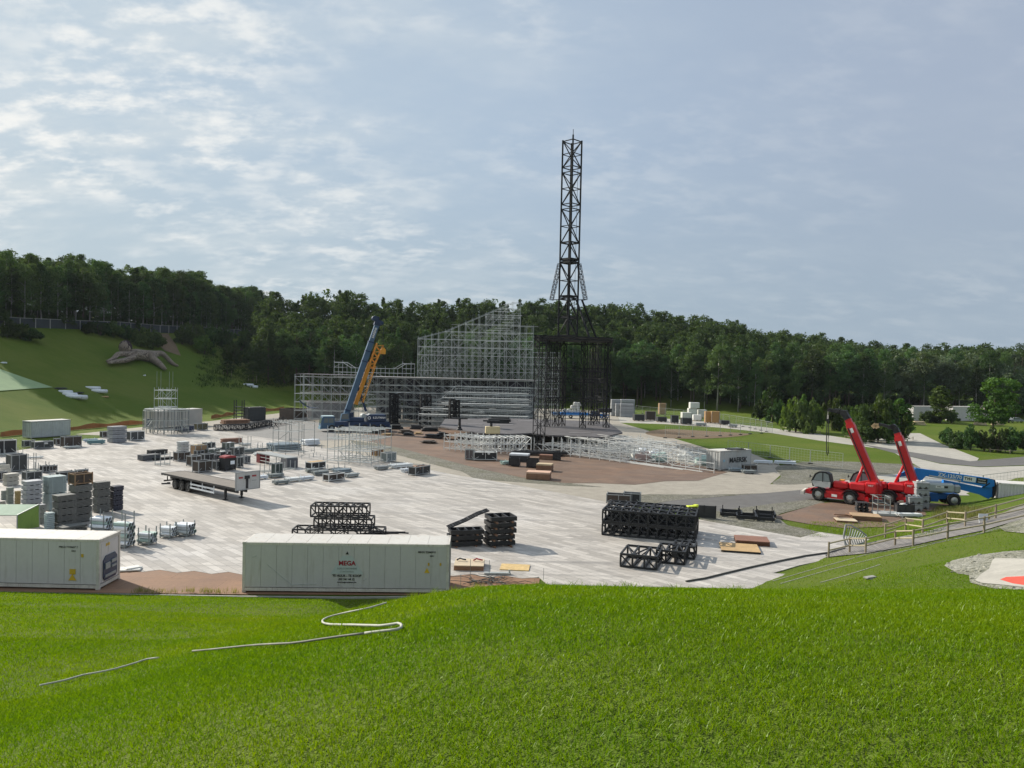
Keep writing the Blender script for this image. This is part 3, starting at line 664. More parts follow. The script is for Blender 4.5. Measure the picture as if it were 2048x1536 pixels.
def crate(bx,label,panel=None,frame=None,r=.62,th=TH,fill=None,lid=None,group=CR,cat='crate',open_=True,name='stillage_crate',z0=0.0,hmin=.5):
    """stillage: four posts, feet, rails, infill panels with an X brace, hollow inside"""
    panel=panel or DARKG; frame=frame or GREYM
    c,w,d,h=fit(*bx,r=r,th=th,z0=z0,hmin=hmin); t=thing(name,label,cat,c,th+jit(.04),group); f=MB(); e=.045
    for sx in (-1,1):
        for sy in (-1,1): f.bar((sx*w/2,sy*d/2,0),(sx*w/2,sy*d/2,h+.1),e)
    for z in (.14,h):
        for sy in (-1,1): f.bar((-w/2,sy*d/2,z),(w/2,sy*d/2,z),e*.9)
        for sx in (-1,1): f.bar((sx*w/2,-d/2,z),(sx*w/2,d/2,z),e*.9)
    f.bar((0,-d/2-.03,.14),(0,-d/2-.03,h),.03); f.bar((-w/2,-d/2-.03,.16),(-w*.3,-d/2-.03,.16+h*.3),.025); f.bar((w/2,-d/2-.03,.16),(w*.3,-d/2-.03,.16+h*.3),.025)
    f.build('frame',frame,t)
    for sy in (-1,1): MB().box((0,sy*d/2*.985,h/2+.07),(w-.08,.03,h-.18)).build('side_panel',panel,t)
    for sx in (-1,1): MB().box((sx*w/2*.985,0,h/2+.07),(.03,d-.08,h-.18)).build('end_panel',panel,t)
    MB().box((0,0,.15),(w-.08,d-.08,.04)).build('base',panel,t)
    if fill: 
        k=MB()
        for i in range(5):
            k.rbox((rng.uniform(-w*.28,w*.28),rng.uniform(-d*.2,d*.2),h*rng.uniform(.72,.98)),(w*.42,d*.45,h*.25),.06,rng.uniform(0,3))
        o=k.build('load',fill); o.location=c; o.rotation_euler=(0,0,th); tag(o,'loose load heaped in the '+' '.join(label.split()[:9]),'load')
    if lid: MB().box((0,0,h+.03),(w-.1,d-.1,.05)).build('lid',lid,t)
    return t
def slab_stack(bx,n,per,label_fmt,mat,r=.8,th=TH,cat='panel stack',group=None,gap=.06,z0=0.0,name='panel_bundle',top=None,slit=.022):
    """a stack of strapped bundles; each bundle is a load of its own"""
    c,w,d,h=fit(*bx,r=r,th=th,z0=z0); bh=h/n; out=[]
    for k in range(n):
        ww=w*(1+jit(.012)); mb=MB(); ph=(bh-gap)/per
        for i in range(per): mb.rbox((jit(.012),jit(.012),gap+ph*(i+.5)),(ww,d,ph-slit),.008)
        for sx in (-.36,0,.36): mb.box((sx*w,0,gap/2),(.12,d*.96,gap))
        for sx in (-.3,.3): mb.box((sx*w,0,bh/2),(.035,d+.012,bh-.01))
        o=mb.build(name,top if (top and k==n-1) else mat); o.location=(c.x+jit(.03),c.y+jit(.03),z0+k*bh); o.rotation_euler=(0,0,th+jit(.012))
        lvl=ORD[n-1-k] if n>1 else ''
        tag(o,label_fmt.replace('#',lvl),cat,group); out.append(o)
    return c,w,d,h
MINTW=M('mint_wrap',(.42,.55,.50),.5,0,.12,2); PALEW=M('pale_wrap',(.58,.62,.62),.5,0,.15,2)
def tube_rack(bx,label,r=.55,th=TH+.4,rows=3,cols=3,mat=None,group='racks of rolled tubes',z0=0.0,axis='b',rad=None):
    """post pallet carrying a load of thick rolled tubes with dark ends"""
    c,w,d,h=fit(*bx,r=r,th=th,z0=z0); h=.78*(bx[3]-bx[1])*c.y/F; t=thing('tube_rack',label,'tube rack',(c.x,c.y,z0),th+jit(.05),group); mat=mat or WRAP
    f=MB()
    for sx in (-1,1):
        for sy in (-1,1): f.bar((sx*w/2,sy*d*.38,0),(sx*w/2,sy*d*.38,h+.02),.03)
        f.bar((sx*w/2,-d*.38,.13),(sx*w/2,d*.38,.13),.04)
    for sy in (-1,1): f.bar((-w/2,sy*d*.38,.13),(w/2,sy*d*.38,.13),.04)
    f.build('frame',DGALV,t); R=w/cols/2*.92; 
    rows=max(1,min(rows,int((h-.2)/(R*1.8)))); first=True
    for k in range(rows):
        nn=cols-(k%2)
        for i in range(nn):
            x=-w/2+w/cols*(i+.5+(k%2)*.5); z=.17+R+k*R*1.75
            m=MB(); m.tube((x,-d/2+jit(.05),z),(x,d/2+jit(.05),z),R,10,cap=False); tb=m.build('tube',(WRAP,WRAP,MINTW,PALEW)[int(rng.integers(4))],t,True)
            e=MB()
            for s_ in (-1,1):
                e.tube((x,s_*(d/2-.09),z),(x,s_*(d/2-.06),z),R*.96,10)
            e.build('tube_end',DARKG,tb)
    return t
def post_frame(bx,label,r=.6,th=TH,group='empty post pallets',z0=0.0,deck=None):
    """empty post pallet: four thin posts on a low base"""
    c,w,d,h=fit(*bx,r=r,th=th,z0=z0,hmin=.8); t=thing('post_pallet',label,'post pallet',(c.x,c.y,z0),th+jit(.05),group)
    for sx in (-1,1):
        for sy in (-1,1): MB().bar((sx*w/2,sy*d/2,0),(sx*w/2,sy*d/2,h),.03).build('post',GALV,t)
    f=MB()
    for sy in (-1,1): f.bar((-w/2,sy*d/2,.16),(w/2,sy*d/2,.16),.04)
    for sx in (-1,1): f.bar((sx*w/2,-d/2,.16),(sx*w/2,d/2,.16),.04)
    f.build('base_frame',GALV,t)
    if deck:
        k=MB()
        for i in range(7): k.tube((-w*.48,-d*.42+d*.84*i/6,.26+.05*(i%2)),(w*.48,-d*.42+d*.84*i/6,.26+.05*(i%2)),.055,6)
        o=tag(k.build("pipe_bundle",deck,None),"loose pipes lying in the "+" ".join(label.split()[:9]),"pipes")
        o.location=(c.x,c.y,z0+.0); o.rotation_euler=t.rotation_euler
    return t
def bundle(bx,label,n=(5,3),mat=None,r=.35,th=TH-.22,z0=0.0,name='pipe_bundle',cat='pipe bundle',group='pipe bundles on the panel floor',posts=True,square=False):
    c,w,d,h=fit(*bx,r=r,th=th,z0=z0,hmin=.3); mat=mat or GALV; k=MB(); dy=d/n[0]; dz=min(h/n[1],dy*1.0) if not square else h/n[1]
    for j in range(n[1]):
        for i in range(n[0]):
            y=-d/2+dy*(i+.5); e=jit(.12)
            if square: k.rbox((e,y,.1+dz*(j+.5)),(w,dy*.92,dz*.9),.02)
            else: k.tube((-w/2+e,y,.1+dz*(j+.5)),(w/2+e,y,.1+dz*(j+.5)),dy*.46,7)
    for sx in (-.35,.35):
        k.box((sx*w,0,.05),(.1,d*1.04,.1))
        for sy in ((-1,1) if posts else ()): k.bar((sx*w,sy*d*.55,0),(sx*w,sy*d*.55,dz*n[1]+.25),.025)
        k.box((sx*w,0,.1+dz*n[1]),(.04,d*1.02,.012))
    o=k.build(name,mat); o.location=c; o.rotation_euler=(0,0,th+jit(.05)); return tag(o,label,cat,group)
# --- left foreground stacks
slab_stack((103,983,153,1059),5,5,'# grey deck-panel bundle in the near stack right of the teal panels',PANELG,r=.72,group='grey deck-panel bundles')
slab_stack((136,963,185,1046),5,5,'# grey deck-panel bundle in the middle stack carrying the brown crate',PANELG,r=.72,group='grey deck-panel bundles')
slab_stack((184,959,221,1026),4,5,'# grey deck-panel bundle in the rear stack beside the navy tubes',PANELG,r=.72,group='grey deck-panel bundles')
slab_stack((110,1044,176,1068),2,3,'# brown-grey panel bundle in the low stack behind the left container',PANELG,r=.6,group='grey deck-panel bundles')
slab_stack((84,946,134,1022),2,14,'# tall bundle of thin teal panels left of the grey deck stacks',PANELT,r=.85,slit=.03,group='teal panel bundles')
slab_stack((88,1022,110,1062),1,9,'small bundle of pale teal panels standing low in front of the teal stack',PANELT,r=.85,slit=.03,group='teal panel bundles')
slab_stack((41,956,85,1028),7,3,'# white-ended grey bundle in the tall pale stack beside the teal panels',M('pale_block',(.40,.41,.43),.6,0,.15,2),r=.8,group='white-ended bundles')
slab_stack((71,1006,92,1048),4,3,'# blue-grey bundle in the small stack in front of the pale stack',M('bluegrey_block',(.31,.32,.335),.6,0,.15,2),r=.9,group='blue-grey bundles')
for i,(a,b) in enumerate(((968,980),(980,993),(993,1006),(1006,1018))):
    pass
slab_stack((218,968,247,1022),5,2,'# dark navy tube bundle in the stack right of the grey deck stacks',M('navy_tubes',(.035,.037,.06),.5,0,.2,2),r=.9,group='navy tube bundles')
slab_stack((28,980,41,1021),1,6,'upright olive-brown panel pack left of the tall pale stack',M('olive_pack',(.26,.20,.09),.7,0,.2,3),r=.9)
for i,(a,b,yt,yb) in enumerate(((2,14,980,1000),(12,28,973,1008))):
    slab_stack((a,yt,b,yb),2,3,('# grey-green wrapped bundle at the left edge of the floor','# larger grey-green wrapped bundle beside the olive pack')[i],M('greygreen_block',(.22,.25,.22),.6,0,.2,3),r=.8)
slab_stack((5,944,39,972),3,3,'# cream panel bundle piled askew behind the grey-green bundles',M('cream_block',(.50,.48,.42),.65,0,.15,2),r=.6,th=TH+.1)
crate((44,940,84,962),'dark crate heaped with grey-green sacks behind the tall pale stack',DARKG,r=.7,fill=M('sacking',(.24,.26,.21),.8,0,.25,3))
crate((12,906,54,944),'lower dark crate of the pair standing at the left end of the floor',DARKG,r=.85)
c,w,d,h=fit(12,906,54,944,.85); 
crate((80,930,99,946),'small dark steel case beside the empty post pallets on the left',BLACKP,r=.9)
crate((112,941,150,962),'black crate behind the teal panel stack',BLACKP,r=.5)
c2,w2,d2,h2=fit(136,963,185,1046,.72); t=crate((134,945,170,966),'brown timber crate on top of the middle grey deck stack',DARKB,M('brown_frame',(.25,.16,.09),.7,0,.2,3),r=.7,group='brown timber crates'); t.location=(c2.x,c2.y,h2)
post_frame((52,905,72,942),'empty post pallet with tall thin posts right of the crate pair'); post_frame((70,922,98,944),'empty post pallet in front of the small steel case',deck=GALV)
bundle((0,930,20,955),'pale slab bundle cut by the left edge',(4,3),M('cream_block',(.5,.48,.42)),square=True,posts=False)
crate((-25,878,33,910),'white-framed dark stage crate cut by the left edge',BLACKP,GALVB,r=.4); post_frame((0,895,46,912),'low empty post pallet in front of the white-framed stage crate')
bundle((-12,905,12,935),'bundle of grey poles cut by the left edge',(5,5),LGREY)
# --- more goods packed in along the left edge
crate((-14,942,14,962),'dark low crate cut by the left edge behind the cream bundles',BLACKP,r=.6)
crate((50,962,70,978),'small grey crate tucked behind the tall pale stack',GREYM,r=.7,hmin=.4)
slab_stack((-6,1000,12,1026),3,3,'# pale slab bundle at the very left edge behind the green canopy',M('cream_block',(.50,.48,.42)),r=.8)
bundle((20,925,52,940),'grey tube bundle in front of the white-framed stage crate',(6,3),LGREY)
bundle((55,908,86,918),'bright tube bundle behind the empty post pallets',(6,2),GALVB)
crate((90,930,114,944),'brown crate between the post pallets and the teal stack',DARKB,r=.6); crate((150,938,176,950),'long low black crate behind the brown timber crate',BLACKP,r=.4)
crate((100,948,120,962),'grey crate heaped with fittings behind the teal panel stack',GREYM,r=.7,fill=GALV,hmin=.4)
bundle((127,889,160,898),'grey tube bundle in front of the large brown crate',(5,2),GALV)
crate((405,884,430,897),'black crate behind the tan timber crate',BLACKP,r=.6,fill=DGALV); crate((388,900,408,912),'small black crate in front of the tan timber crate',BLACKP,r=.7)
crate((445,884,468,900),'green-black crate at the far side of the crate cluster',M('greengrey_panel',(.12,.14,.12)),r=.6,fill=WRAP); crate((415,908,440,922),'black crate with pipes on top in the heart of the cluster',BLACKP,r=.6,fill=GALV)
bundle((470,897,515,908),'dark pipe bundle behind the slate-sided crate',(6,3),DGALV); bundle((505,900,545,912),'pale pipe bundle behind the long deck unit',(6,2),GALVB); bundle((440,876,485,888),'red-brown plank bundle at the back of the cluster',(4,2),M('redbrown_board',(.24,.12,.08)),square=True,posts=False)
bundle((545,958,580,970),'short dark bundle in front of the bright grey bundle',(5,2),DGALV,r=.5); bundle((470,950,500,962),'white bundle half behind the trailer headboard',(5,2),WRAP,r=.5)
post_frame((520,925,548,946),'empty post pallet between the deck unit and the green crate'); post_frame((560,920,590,942),'empty post pallet behind the black timber-lidded crate'); post_frame((655,925,690,944),'empty post pallet behind the brown crate on the open floor',deck=DGALV)
# --- racks of white rolled tubes
tube_rack((178,1014,229,1064),'rack of white rolled tubes directly right of the low brown-grey panels',r=1.35,rows=3,cols=3)
tube_rack((221,1008,272,1098),'tallest rack of white rolled tubes, four layers high',r=1.3,rows=6,cols=3)
tube_rack((273,1048,316,1092),'rack of white tubes with a dark lower tier, between the tallest rack and the pair',r=1.35,rows=3,cols=3)
tube_rack((317,1041,356,1078),'left rack of the white-tube pair standing apart on the open floor',r=1.4,rows=3,cols=3)
tube_rack((347,1038,393,1075),'right rack of the white-tube pair standing apart on the open floor',r=1.4,rows=3,cols=3)
mb=MB(); mb.rbox((0,0,.06),(1.6,.9,.1),.04,.3); mb.rbox((.25,.1,.14),(.9,.6,.09),.05,.8); o=mb.build('folded_sheet',BAG); o.location=G(255,1140); tag(o,'crumpled white sheet on the stepped edge by the left container','sheet')
# --- green covered ramp behind the left container
a=G(0,1062); b=G(66,1062); t=thing('green_tent','pale green sloped canopy behind the left container','canopy',(a.x,a.y,0),.12)
m1=MB(); m1.add([(-3,0,1.2),(1.2,0,1.2),(2.05,1.5,1.75),(-3,1.5,1.75)],[(0,1,2,3)]); m1.add([(-3,0,1.16),(1.2,0,1.16),(2.05,1.5,1.71),(-3,1.5,1.71)],[(3,2,1,0)]); m1.build('roof',TARP,t)
m2=MB(); m2.add([(1.2,0,0),(2.1,1.5,0),(2.05,1.5,1.75),(1.2,0,1.2)],[(0,1,2,3)]); m2.build('side',LIME,t)
m3=MB(); m3.bar((1.2,0,0),(1.2,0,1.2),.03); m3.bar((2.08,1.5,0),(2.08,1.5,1.75),.03); m3.bar((1.2,0,1.2),(2.05,1.5,1.75),.03); m3.build('frame',GALV,t)
# --- far left row
crate((44,880,70,895),'dark crate nearest the weathered container, left of the cloth-topped crate',DARKG,r=.45); crate((62,881,107,898),'long dark crate topped with a white cloth near the weathered container',DARKG,r=.4,fill=BAG)
crate((107,876,127,891),'low brown crate right of the cloth-topped crate',DARKB,r=.7); crate((121,871,163,895),'large brown crate in front of the weathered container',DARKB,r=.45,group='brown timber crates')
bundle((166,872,196,884),'pale blue pipe bundle behind the teal one',(6,3),M('paleblue_pipe',(.38,.46,.55),.5,0,.1,3)); bundle((174,873,210,889),'teal pipe bundle left of the tall grey box stack',(6,4),M('teal_pipe',(.17,.30,.32),.5,0,.15,3))
slab_stack((214,850,254,886),4,2,'# grey strapped box in the tall stack among the far left goods',M('bluegrey_box',(.28,.29,.305),.55,0,.15,2),r=.7,group='grey strapped boxes')
crate((253,861,289,882),'dark crate with a pale rim right of the tall grey box stack',DARKG,GALVB,r=.5); crate((200,862,222,876),'dark red-brown crate behind the pipe bundles',DARKB,r=.5)
# --- centre group
slab_stack((275,906,322,922),1,3,'flat dark grey deck stack lying apart left of the crate cluster',M('slate_deck',(.10,.105,.115),.7,0,.2,2),r=.55); slab_stack((300,912,349,921),1,1,'thin dark deck sheet leaning beside the flat deck stack',BLACKP,r=.4,)
slab_stack((293,897,336,910),1,2,'thin dark deck sheets lying behind the flat deck stack',BLACKP,r=.4)
post_frame((310,902,340,932),'empty post pallet in front of the flat deck stack',r=.9)
slab_stack((353,881,379,906),4,2,'# white slatted box in the small stack behind the crate cluster',M('white_box',(.5,.52,.52),.6,0,.15,2),r=.8,group='white slatted boxes')
crate((347,902,380,923),'dark crate at the left end of the crate cluster',DARKB); crate((381,888,414,911),'tan timber crate with yellow loads behind the cluster',M('tan_panel',(.34,.22,.12),.7,0,.2,3),r=.6,fill=M('yellow_sacks',(.45,.33,.14),.8,0,.3,3),group='brown timber crates')
crate((373,910,402,933),'brown-sided crate behind the frontmost crate of the cluster',DARKB,r=.8); crate((385,919,424,946),'frontmost brown-sided crate of the cluster, behind the flatbed trailer',DARKB,r=.7)
crate((400,906,428,926),'black crate in the middle of the cluster',BLACKP,r=.7); crate((424,920,449,941),'dark crate left of the red-lidded bin',DARKG,r=.8); crate((432,901,462,917),'low black crate behind the red-lidded bin',BLACKP,r=.5,fill=BAG)
t=crate((439,914,471,942),'black waste bin with a dark red lid and a white plate',BLACKP,BLACK,r=.75,group=None,cat='bin',name='waste_bin'); 
ch=[o for o in t.children if o.name.startswith('frame')][0]; zs=max(v.co.z for v in ch.data.vertices); xs_=max(v.co.x for v in ch.data.vertices); ys_=max(v.co.y for v in ch.data.vertices)
lid=MB(); lid.extr([(-xs_*1.02,zs-.02),(xs_*1.02,zs-.02),(xs_*.95,zs+.16),(0,zs+.26),(-xs_*.95,zs+.16)],-ys_*1.04,ys_*1.04); lid.build('lid',DRED,t)
MB().box((xs_*.3,-ys_-.07,zs*.62),(xs_*.75,.03,zs*.28)).build('plate',WRAP,t)
for sx in (-1,1):
    for sy in (-1,1): MB().wheel((sx*xs_*.8,sy*ys_*.85,.1),.1,.07,(0,1,0),10).build('wheel',TYRE,t)
crate((467,913,486,936),'dark crate right of the red-lidded bin',DARKG,r=.8); crate((482,911,500,928),'slate-sided crate at the right end of the cluster',M('slate_panel',(.10,.11,.125),.6,0,.2,2),r=.8); crate((459,893,488,912),'dark crate of grey fittings at the back of the cluster',DARKG,r=.6,fill=GALV)
crate((408,896,440,910),'green-grey crate at the back of the cluster',M('greengrey_panel',(.12,.14,.12),.7,0,.2,2),r=.5,fill=BAG); post_frame((423,884,452,902),'empty post pallet with a dark trestle behind the cluster',deck=BLACK)
for i,bx in enumerate(((478,871,502,892),(459,884,495,902),(492,884,525,903),(515,886,540,902))):
    post_frame(bx,('small post pallet of bright fittings behind the crate cluster','left post pallet of grey pipes behind the cluster','middle post pallet of grey pipes behind the cluster','right post pallet of grey pipes behind the cluster')[i],deck=(GALVB,GALV,GALV,DGALV)[i],r=.5)
# long deck unit with red and grey ends
a=G(512,926); b=G(596,934); t=thing('stage_deck','long grey stage deck unit on legs, one end dark red and one slate grey','stage deck',((a.x+b.x)/2,(a.y+b.y)/2,0),math.atan2(b.y-a.y,b.x-a.x)-.32)
Ld=(b-a).length*1.06
MB().box((0,0,1.25),(Ld,1.6,.12)).build('deck',LGREY,t); MB().box((-Ld/2+.3,-.05,.6),(.9,1.4,1.15)).build('end_box',M('red_end',(.2,.02,.025),.6,0,.2,2),t); MB().box((Ld/2-.55,-.05,.6),(1.5,1.5,1.15)).build('end_box',M('slate_end',(.10,.105,.12),.6,0,.2,2),t)
for x in (-.2,0.15): MB().bar((x*Ld,-.7,0),(x*Ld,-.7,1.2),.04).build('leg',GALV,t)
for z in (.35,.8): MB().bar((-Ld*.4,-.7,z),(Ld*.35,-.7,z),.03).build('rail',GALVB,t)
crate((611,921,651,940),'black crate with a tan timber lid in front of the small scaffold',BLACKP,GALVB,r=.5,lid=PLY); crate((646,944,689,964),'brown crate nearest the open floor in the middle',DARKB,GALVB,r=.4)
for i,bx in enumerate(((533,936,568,957),(568,948,603,965),(597,946,629,962),(622,936,660,952),(664,934,705,949),(686,943,719,956),(505,945,537,960),(610,932,640,946))):
    bundle(bx,'bundle of %s pipes %s'%(('white-capped green','bright grey','white','dark grey','blue-grey','grey','pale','thin dark')[i],('behind the trailer headboard','nearest the open floor','right of the bright grey bundle','behind the brown crate','right of the brown crate, in front of the scaffold','at the right end of the bundles','beside the trailer headboard','under the black crate')[i]),(5,2),(DGALV,GALVB,WRAP,DGALV,M('bluegrey_pipe',(.22,.27,.30),.5,0,.2,3),GALV,WRAP,DGALV)[i],r=.55)
crate((543,925,565,953),'small dark green crate among the pipe bundles',M('dkgreen_panel',(.03,.05,.045),.6,0,.2,2),r=.7)
bundle((531,877,604,904),'large heap of blue-grey scaffold frames beyond the long deck unit',(10,3),M('bluegrey_pipe',(.22,.27,.30)),r=.8,group=None)
bundle((600,878,640,892),'white slab pallet beside the heap of scaffold frames',(5,2),WRAP,r=.6,square=True)
crate((743,897,766,913),'timber-framed cage right of the small scaffold',PLYD,PLY,r=.5); crate((762,903,792,925),'grey steel crate right of the timber cage',M('greycrate',(.2,.23,.23),.6,0,.2,2),GALVB,r=.6)
bundle((747,926,778,941),'short grey tube bundle below the grey steel crate',(5,2),LGREY,r=.6); bundle((775,922,826,938),'long bundle of bright flat tubes pointing at the black crate',(6,2),GALVB,r=.4); crate((817,929,860,952),'black crate with loose boards on top at the floor edge',BLACKP,GREYM,r=.4,fill=PLYD)
bundle((800,934,822,946),'small pale fitting heap left of the boarded black crate',(4,2),WRAP,r=.7)
# upright jacks dotted over the bright part of the floor
UG='levelling jacks standing on the floor'
for i in range(26):
    px=rng.uniform(555,720); py=rng.uniform(893,922); p=G(px,py); h=rng.uniform(.35,.6); mb=MB(); mb.box((0,0,.01),(.18,.18,.02)); mb.bar((0,0,0),(0,0,h),.024); o=mb.build('levelling_jack',GALV); o.location=p
    tag(o,'small upright scaffold jack on the bright floor before the scaffold cube','jack',UG)
# --- pallets near the slope and on the right
def pallet(bx,label,top=None,body=None,r=.8,th=0.0,n=4,z0=0.0,cat='pallet',name='pallet',H=None):
    c,w,d,h=fit(*bx,r=r,th=th,z0=z0,hmin=.16); h=H or h; t=thing(name,label,cat,c,th)
    b=MB()
    for sy in (-.45,0,.45): b.box((0,sy*d,.05),(w,.12,.1))
    ph=max(.03,(h-.1)/n)
    for i in range(n-1): b.rbox((jit(.02),jit(.02),.1+ph*(i+.5)),(w,d,ph-.012),.008)
    b.build('boards',body or PLYD,t); k=MB()
    for i in range(3): k.box((0,-d/2+d/3*(i+.5),.1+ph*(n-.5)+(h-.1)*0),(w,d/3-.012,ph-.012))
    k.build('top_board',top or PLY,t); return t,w,d,h
t,w,d,h=pallet((907,1114,970,1142),'pallet of pale plywood sheets with two loose straps, right of the logo container',M('pale_ply',(.55,.45,.32),.7,0,.15,1),PLYD,r=.95,H=.34)
for x,mt in ((-.55,BLACK),(.55,DRED)):
    k=MB(); k.path([(x-.3,.2,.0),(x-.1,.3,.1),(x+.1,.15,.08),(x+.3,.25,.02)],.05,6); o=k.build('ratchet_strap',mt); o.location=t.location+Vector((0,0,h+.06)); tag(o,'%s lifting strap coiled on the pale plywood pallet'%('black' if mt is BLACK else 'dark red'),'strap')
p=G(1030,1137); o=MB().box((0,0,.03),(1.9,1.5,.05),-.08).build('plywood_sheet',M('osb',(.56,.40,.18),.7,0,.3,3)); o.location=(p.x,p.y+.2,0); tag(o,'single tan plywood sheet lying flat right of the plywood pallet','plywood')
k=MB(); k.box((0,0,.08),(1.7,.3,.1),.03); k.tube((.75,0,.1),(.75,0,.32),.06,8); o=k.build('outrigger_mat',GALV); o.location=G(995,1149); tag(o,'narrow pale beam with a dark knob beside the cable tangle','beam')
# tangle of cables and stakes near the pallet
k=MB()
for i in range(26):
    a=rng.uniform(0,6.28); q=Vector((rng.uniform(-.9,.9),rng.uniform(-.35,.35),.03)); pts=[q]
    for j in range(5): a+=rng.uniform(-.8,.8); q=q+Vector((math.cos(a)*.38,math.sin(a)*.18,0)); pts.append(Vector((q.x,q.y,.03+.12*rng.random())))
    k.path(pts,.018,5)
o=k.build('cable_heap',HOSED); p=G(975,1163); o.location=(p.x,p.y,0); o.scale=(1.15,1.4,1.0); stuff(o,'tangle of black cables on the rusty plates beside the logo container','cables')
for i,(x,y,yt) in enumerate(((921,1186,1148),(940,1170,1118),(978,1160,1120),(1087,1160,1136))):
    p=G(x,y); hh=(y-yt)*p.y/F; o=MB().tube((0,0,0),(0,0,hh),.015,5).build('marker_stake',DGALV); o.location=p; tag(o,'thin upright marker stake %s'%('in the grass edge by the container','at the left of the cable heap','in the middle of the cable heap','alone at the grass corner')[i],'stake')
pallet((1466,1067,1540,1092),'red-brown pallet of boards with offcuts on top, right of the black trusses',M('redbrown_board',(.24,.12,.08),.7,0,.2,1),M('redbrown_edge',(.14,.06,.035),.7,0,.2,2),r=.8,th=-.2,H=.36)
pallet((1435,1084,1522,1107),'two tan plywood sheets laid side by side below the red-brown pallet',PLY,BLACKP,r=.95,th=-.2,n=2,H=.16)
BG='black frames on the cobbles'
for i,bx in enumerate(((1440,1015,1484,1034),(1472,1017,1512,1040),(1508,1012,1551,1036),(1512,1026,1548,1043))):
    c,w,d,h=fit(*bx,r=1.0,th=-.25,hmin=.3); h=min(h,.5); t=thing('steel_cradle',('flat black frame with upright pegs at the left of the cobble group','open black box frame second from left on the cobbles','taller black box frame at the back right on the cobbles','small low black frame in front right on the cobbles')[i],'steel frame',c,-.25,BG)
    for sy in (-1,1): MB().box((0,sy*d/2,h*.45),(w,.12,h*.6)).build('side_beam',BLACK,t)
    for sx in (-1,1): MB().box((sx*w/2,0,h*.45),(.12,d-.13,h*.6)).build('end_beam',BLACK,t)
    for sx in (-1,1):
        for sy in (-1,1): MB().bar((sx*w*.4,sy*d*.5,0),(sx*w*.4,sy*d*.5,h+.25),.04).build('peg',BLACK,t)
c,w,d,h=fit(1384,1010,1432,1036,.18,-.25); t=thing('stage_wall','black boarded stage wall panel behind the large truss stack','panel',c,-.25); MB().box((0,0,h/2),(w,.1,h)).build('board',BLACKP,t)
for x in (-.48,0,.48): MB().bar((x*w,.06,0),(x*w,-.12,h+.05),.05).build('stud',BLACK,t)
JK=MB()
JK.rbox((0,0,.06),(.9,.5,.1),.04,.2); JK.rbox((.3,.1,.13),(.5,.4,.1),.04,.9)
crate((1213,986,1262,1008),'brown-sided crate of fittings behind the truss stack',DARKB,GREYM,r=.5,th=-.2); crate((1247,984,1281,1008),'black crate right of the brown-sided one behind the truss stack',BLACKP,GREYM,r=.6,th=-.2)
# ------------------------------------------------------------------ black trusses
def truss_mesh(Lt,Wt,Ht,bays,r=.06):
    c=MB(); b=MB()
    for y in (-Wt/2,Wt/2):
        for z in (0,Ht): c.bar((-Lt/2,y,z+r),(Lt/2,y,z+r),r)
    for i in range(bays+1):
        x=-Lt/2+Lt*i/bays
        for y in (-Wt/2,Wt/2): c.bar((x,y,r*2),(x,y,Ht),r*.85)
        for z in (0,Ht): c.bar((x,-Wt/2,z+r),(x,Wt/2,z+r),r*.8)
        if i<bays:
            x1=x+Lt/bays; f=i%2
            for y in (-Wt/2,Wt/2): b.bar((x,y,r if f else Ht),(x1,y,Ht if f else r),r*.6)
            b.bar((x,-Wt/2 if f else Wt/2,Ht+r),(x1,Wt/2 if f else -Wt/2,Ht+r),r*.6)
    return c,b
def truss(label,loc,th,Lt,Wt,Ht,bays,group,mat=None,r=.06):
    t=thing('box_truss',label,'truss',loc,th,group); c,b=truss_mesh(Lt,Wt,Ht,bays,r); c.build('chord_frame',mat or BLACK,t); b.build('bracing',mat or BLACK,t); return t
a=G(1203,1070); b=G(1390,1086); th=math.atan2(b.y-a.y,b.x-a.x); ux=Vector((math.cos(th),math.sin(th),0)); uy=Vector((-ux.y,ux.x,0)); Lt=(b-a).length
TG='black truss modules of the large two-layer stack'
for lay_ in range(2):
    for j in range(3):
        for i in range(2):
            p=a+ux*(Lt*(.25+.5*i))+uy*(.75+1.55*j); p.z=lay_*1.04
            truss('black box truss, %s layer, %s row, %s half of the large stack'%(('lower','upper')[lay_],('front','middle','back')[j],('left','right')[i]),p,th+jit(.01),Lt*.49,1.4,.9,5,TG,r=.066)
o=JK.build('safety_jacket',M('hi_vis',(.62,.70,.05),.6,0,.1,2)); q_=a+ux*(Lt*.93)+uy*3.9; o.location=(q_.x,q_.y,2.08); tag(o,'yellow jacket thrown on top of the large black truss stack','jacket')
TS='small black truss modules in front of the large stack'
for i,(x1,yt,x2,yb) in enumerate(((1240,1096,1325,1139),(1312,1080,1376,1129),(1345,1076,1393,1118))):
    c,w,d,h=fit(x1,yt,x2,yb,1.15,th-.03); truss('black cube truss, %s of the three in front of the large stack'%('leftmost','middle','rightmost')[i],c,th-.03,w,d,.8,3,TS,r=.068)
TL='black trusses piled behind the logo container'
for i,(x1,yt,x2,yb,hh) in enumerate(((592,1052,780,1076,.7),(640,1042,757,1070,.75),(640,1036,752,1064,.85))):
    c,w,d,h=fit(x1,yt,x2,yb,.22,.02); z=(0,.8,1.65)[i]; truss('black truss in the pile behind the logo container, %s'%('at the bottom','in the middle','on top')[i],(c.x,G(690,1080).y+.8,z),.02,w,1.5,hh-.05,7,TL,r=.055)
k=MB()
for i in range(7): k.bar((-2.5+i*.3,.1*i,.1+.03*i),(.2+i*.25,.5+.05*i,.16+.04*(i%3)),.05)
o=k.build('beam_heap',BLACK); o.location=G(770,1074); tag(o,'loose black beams sloping off the right of the truss pile','beams')
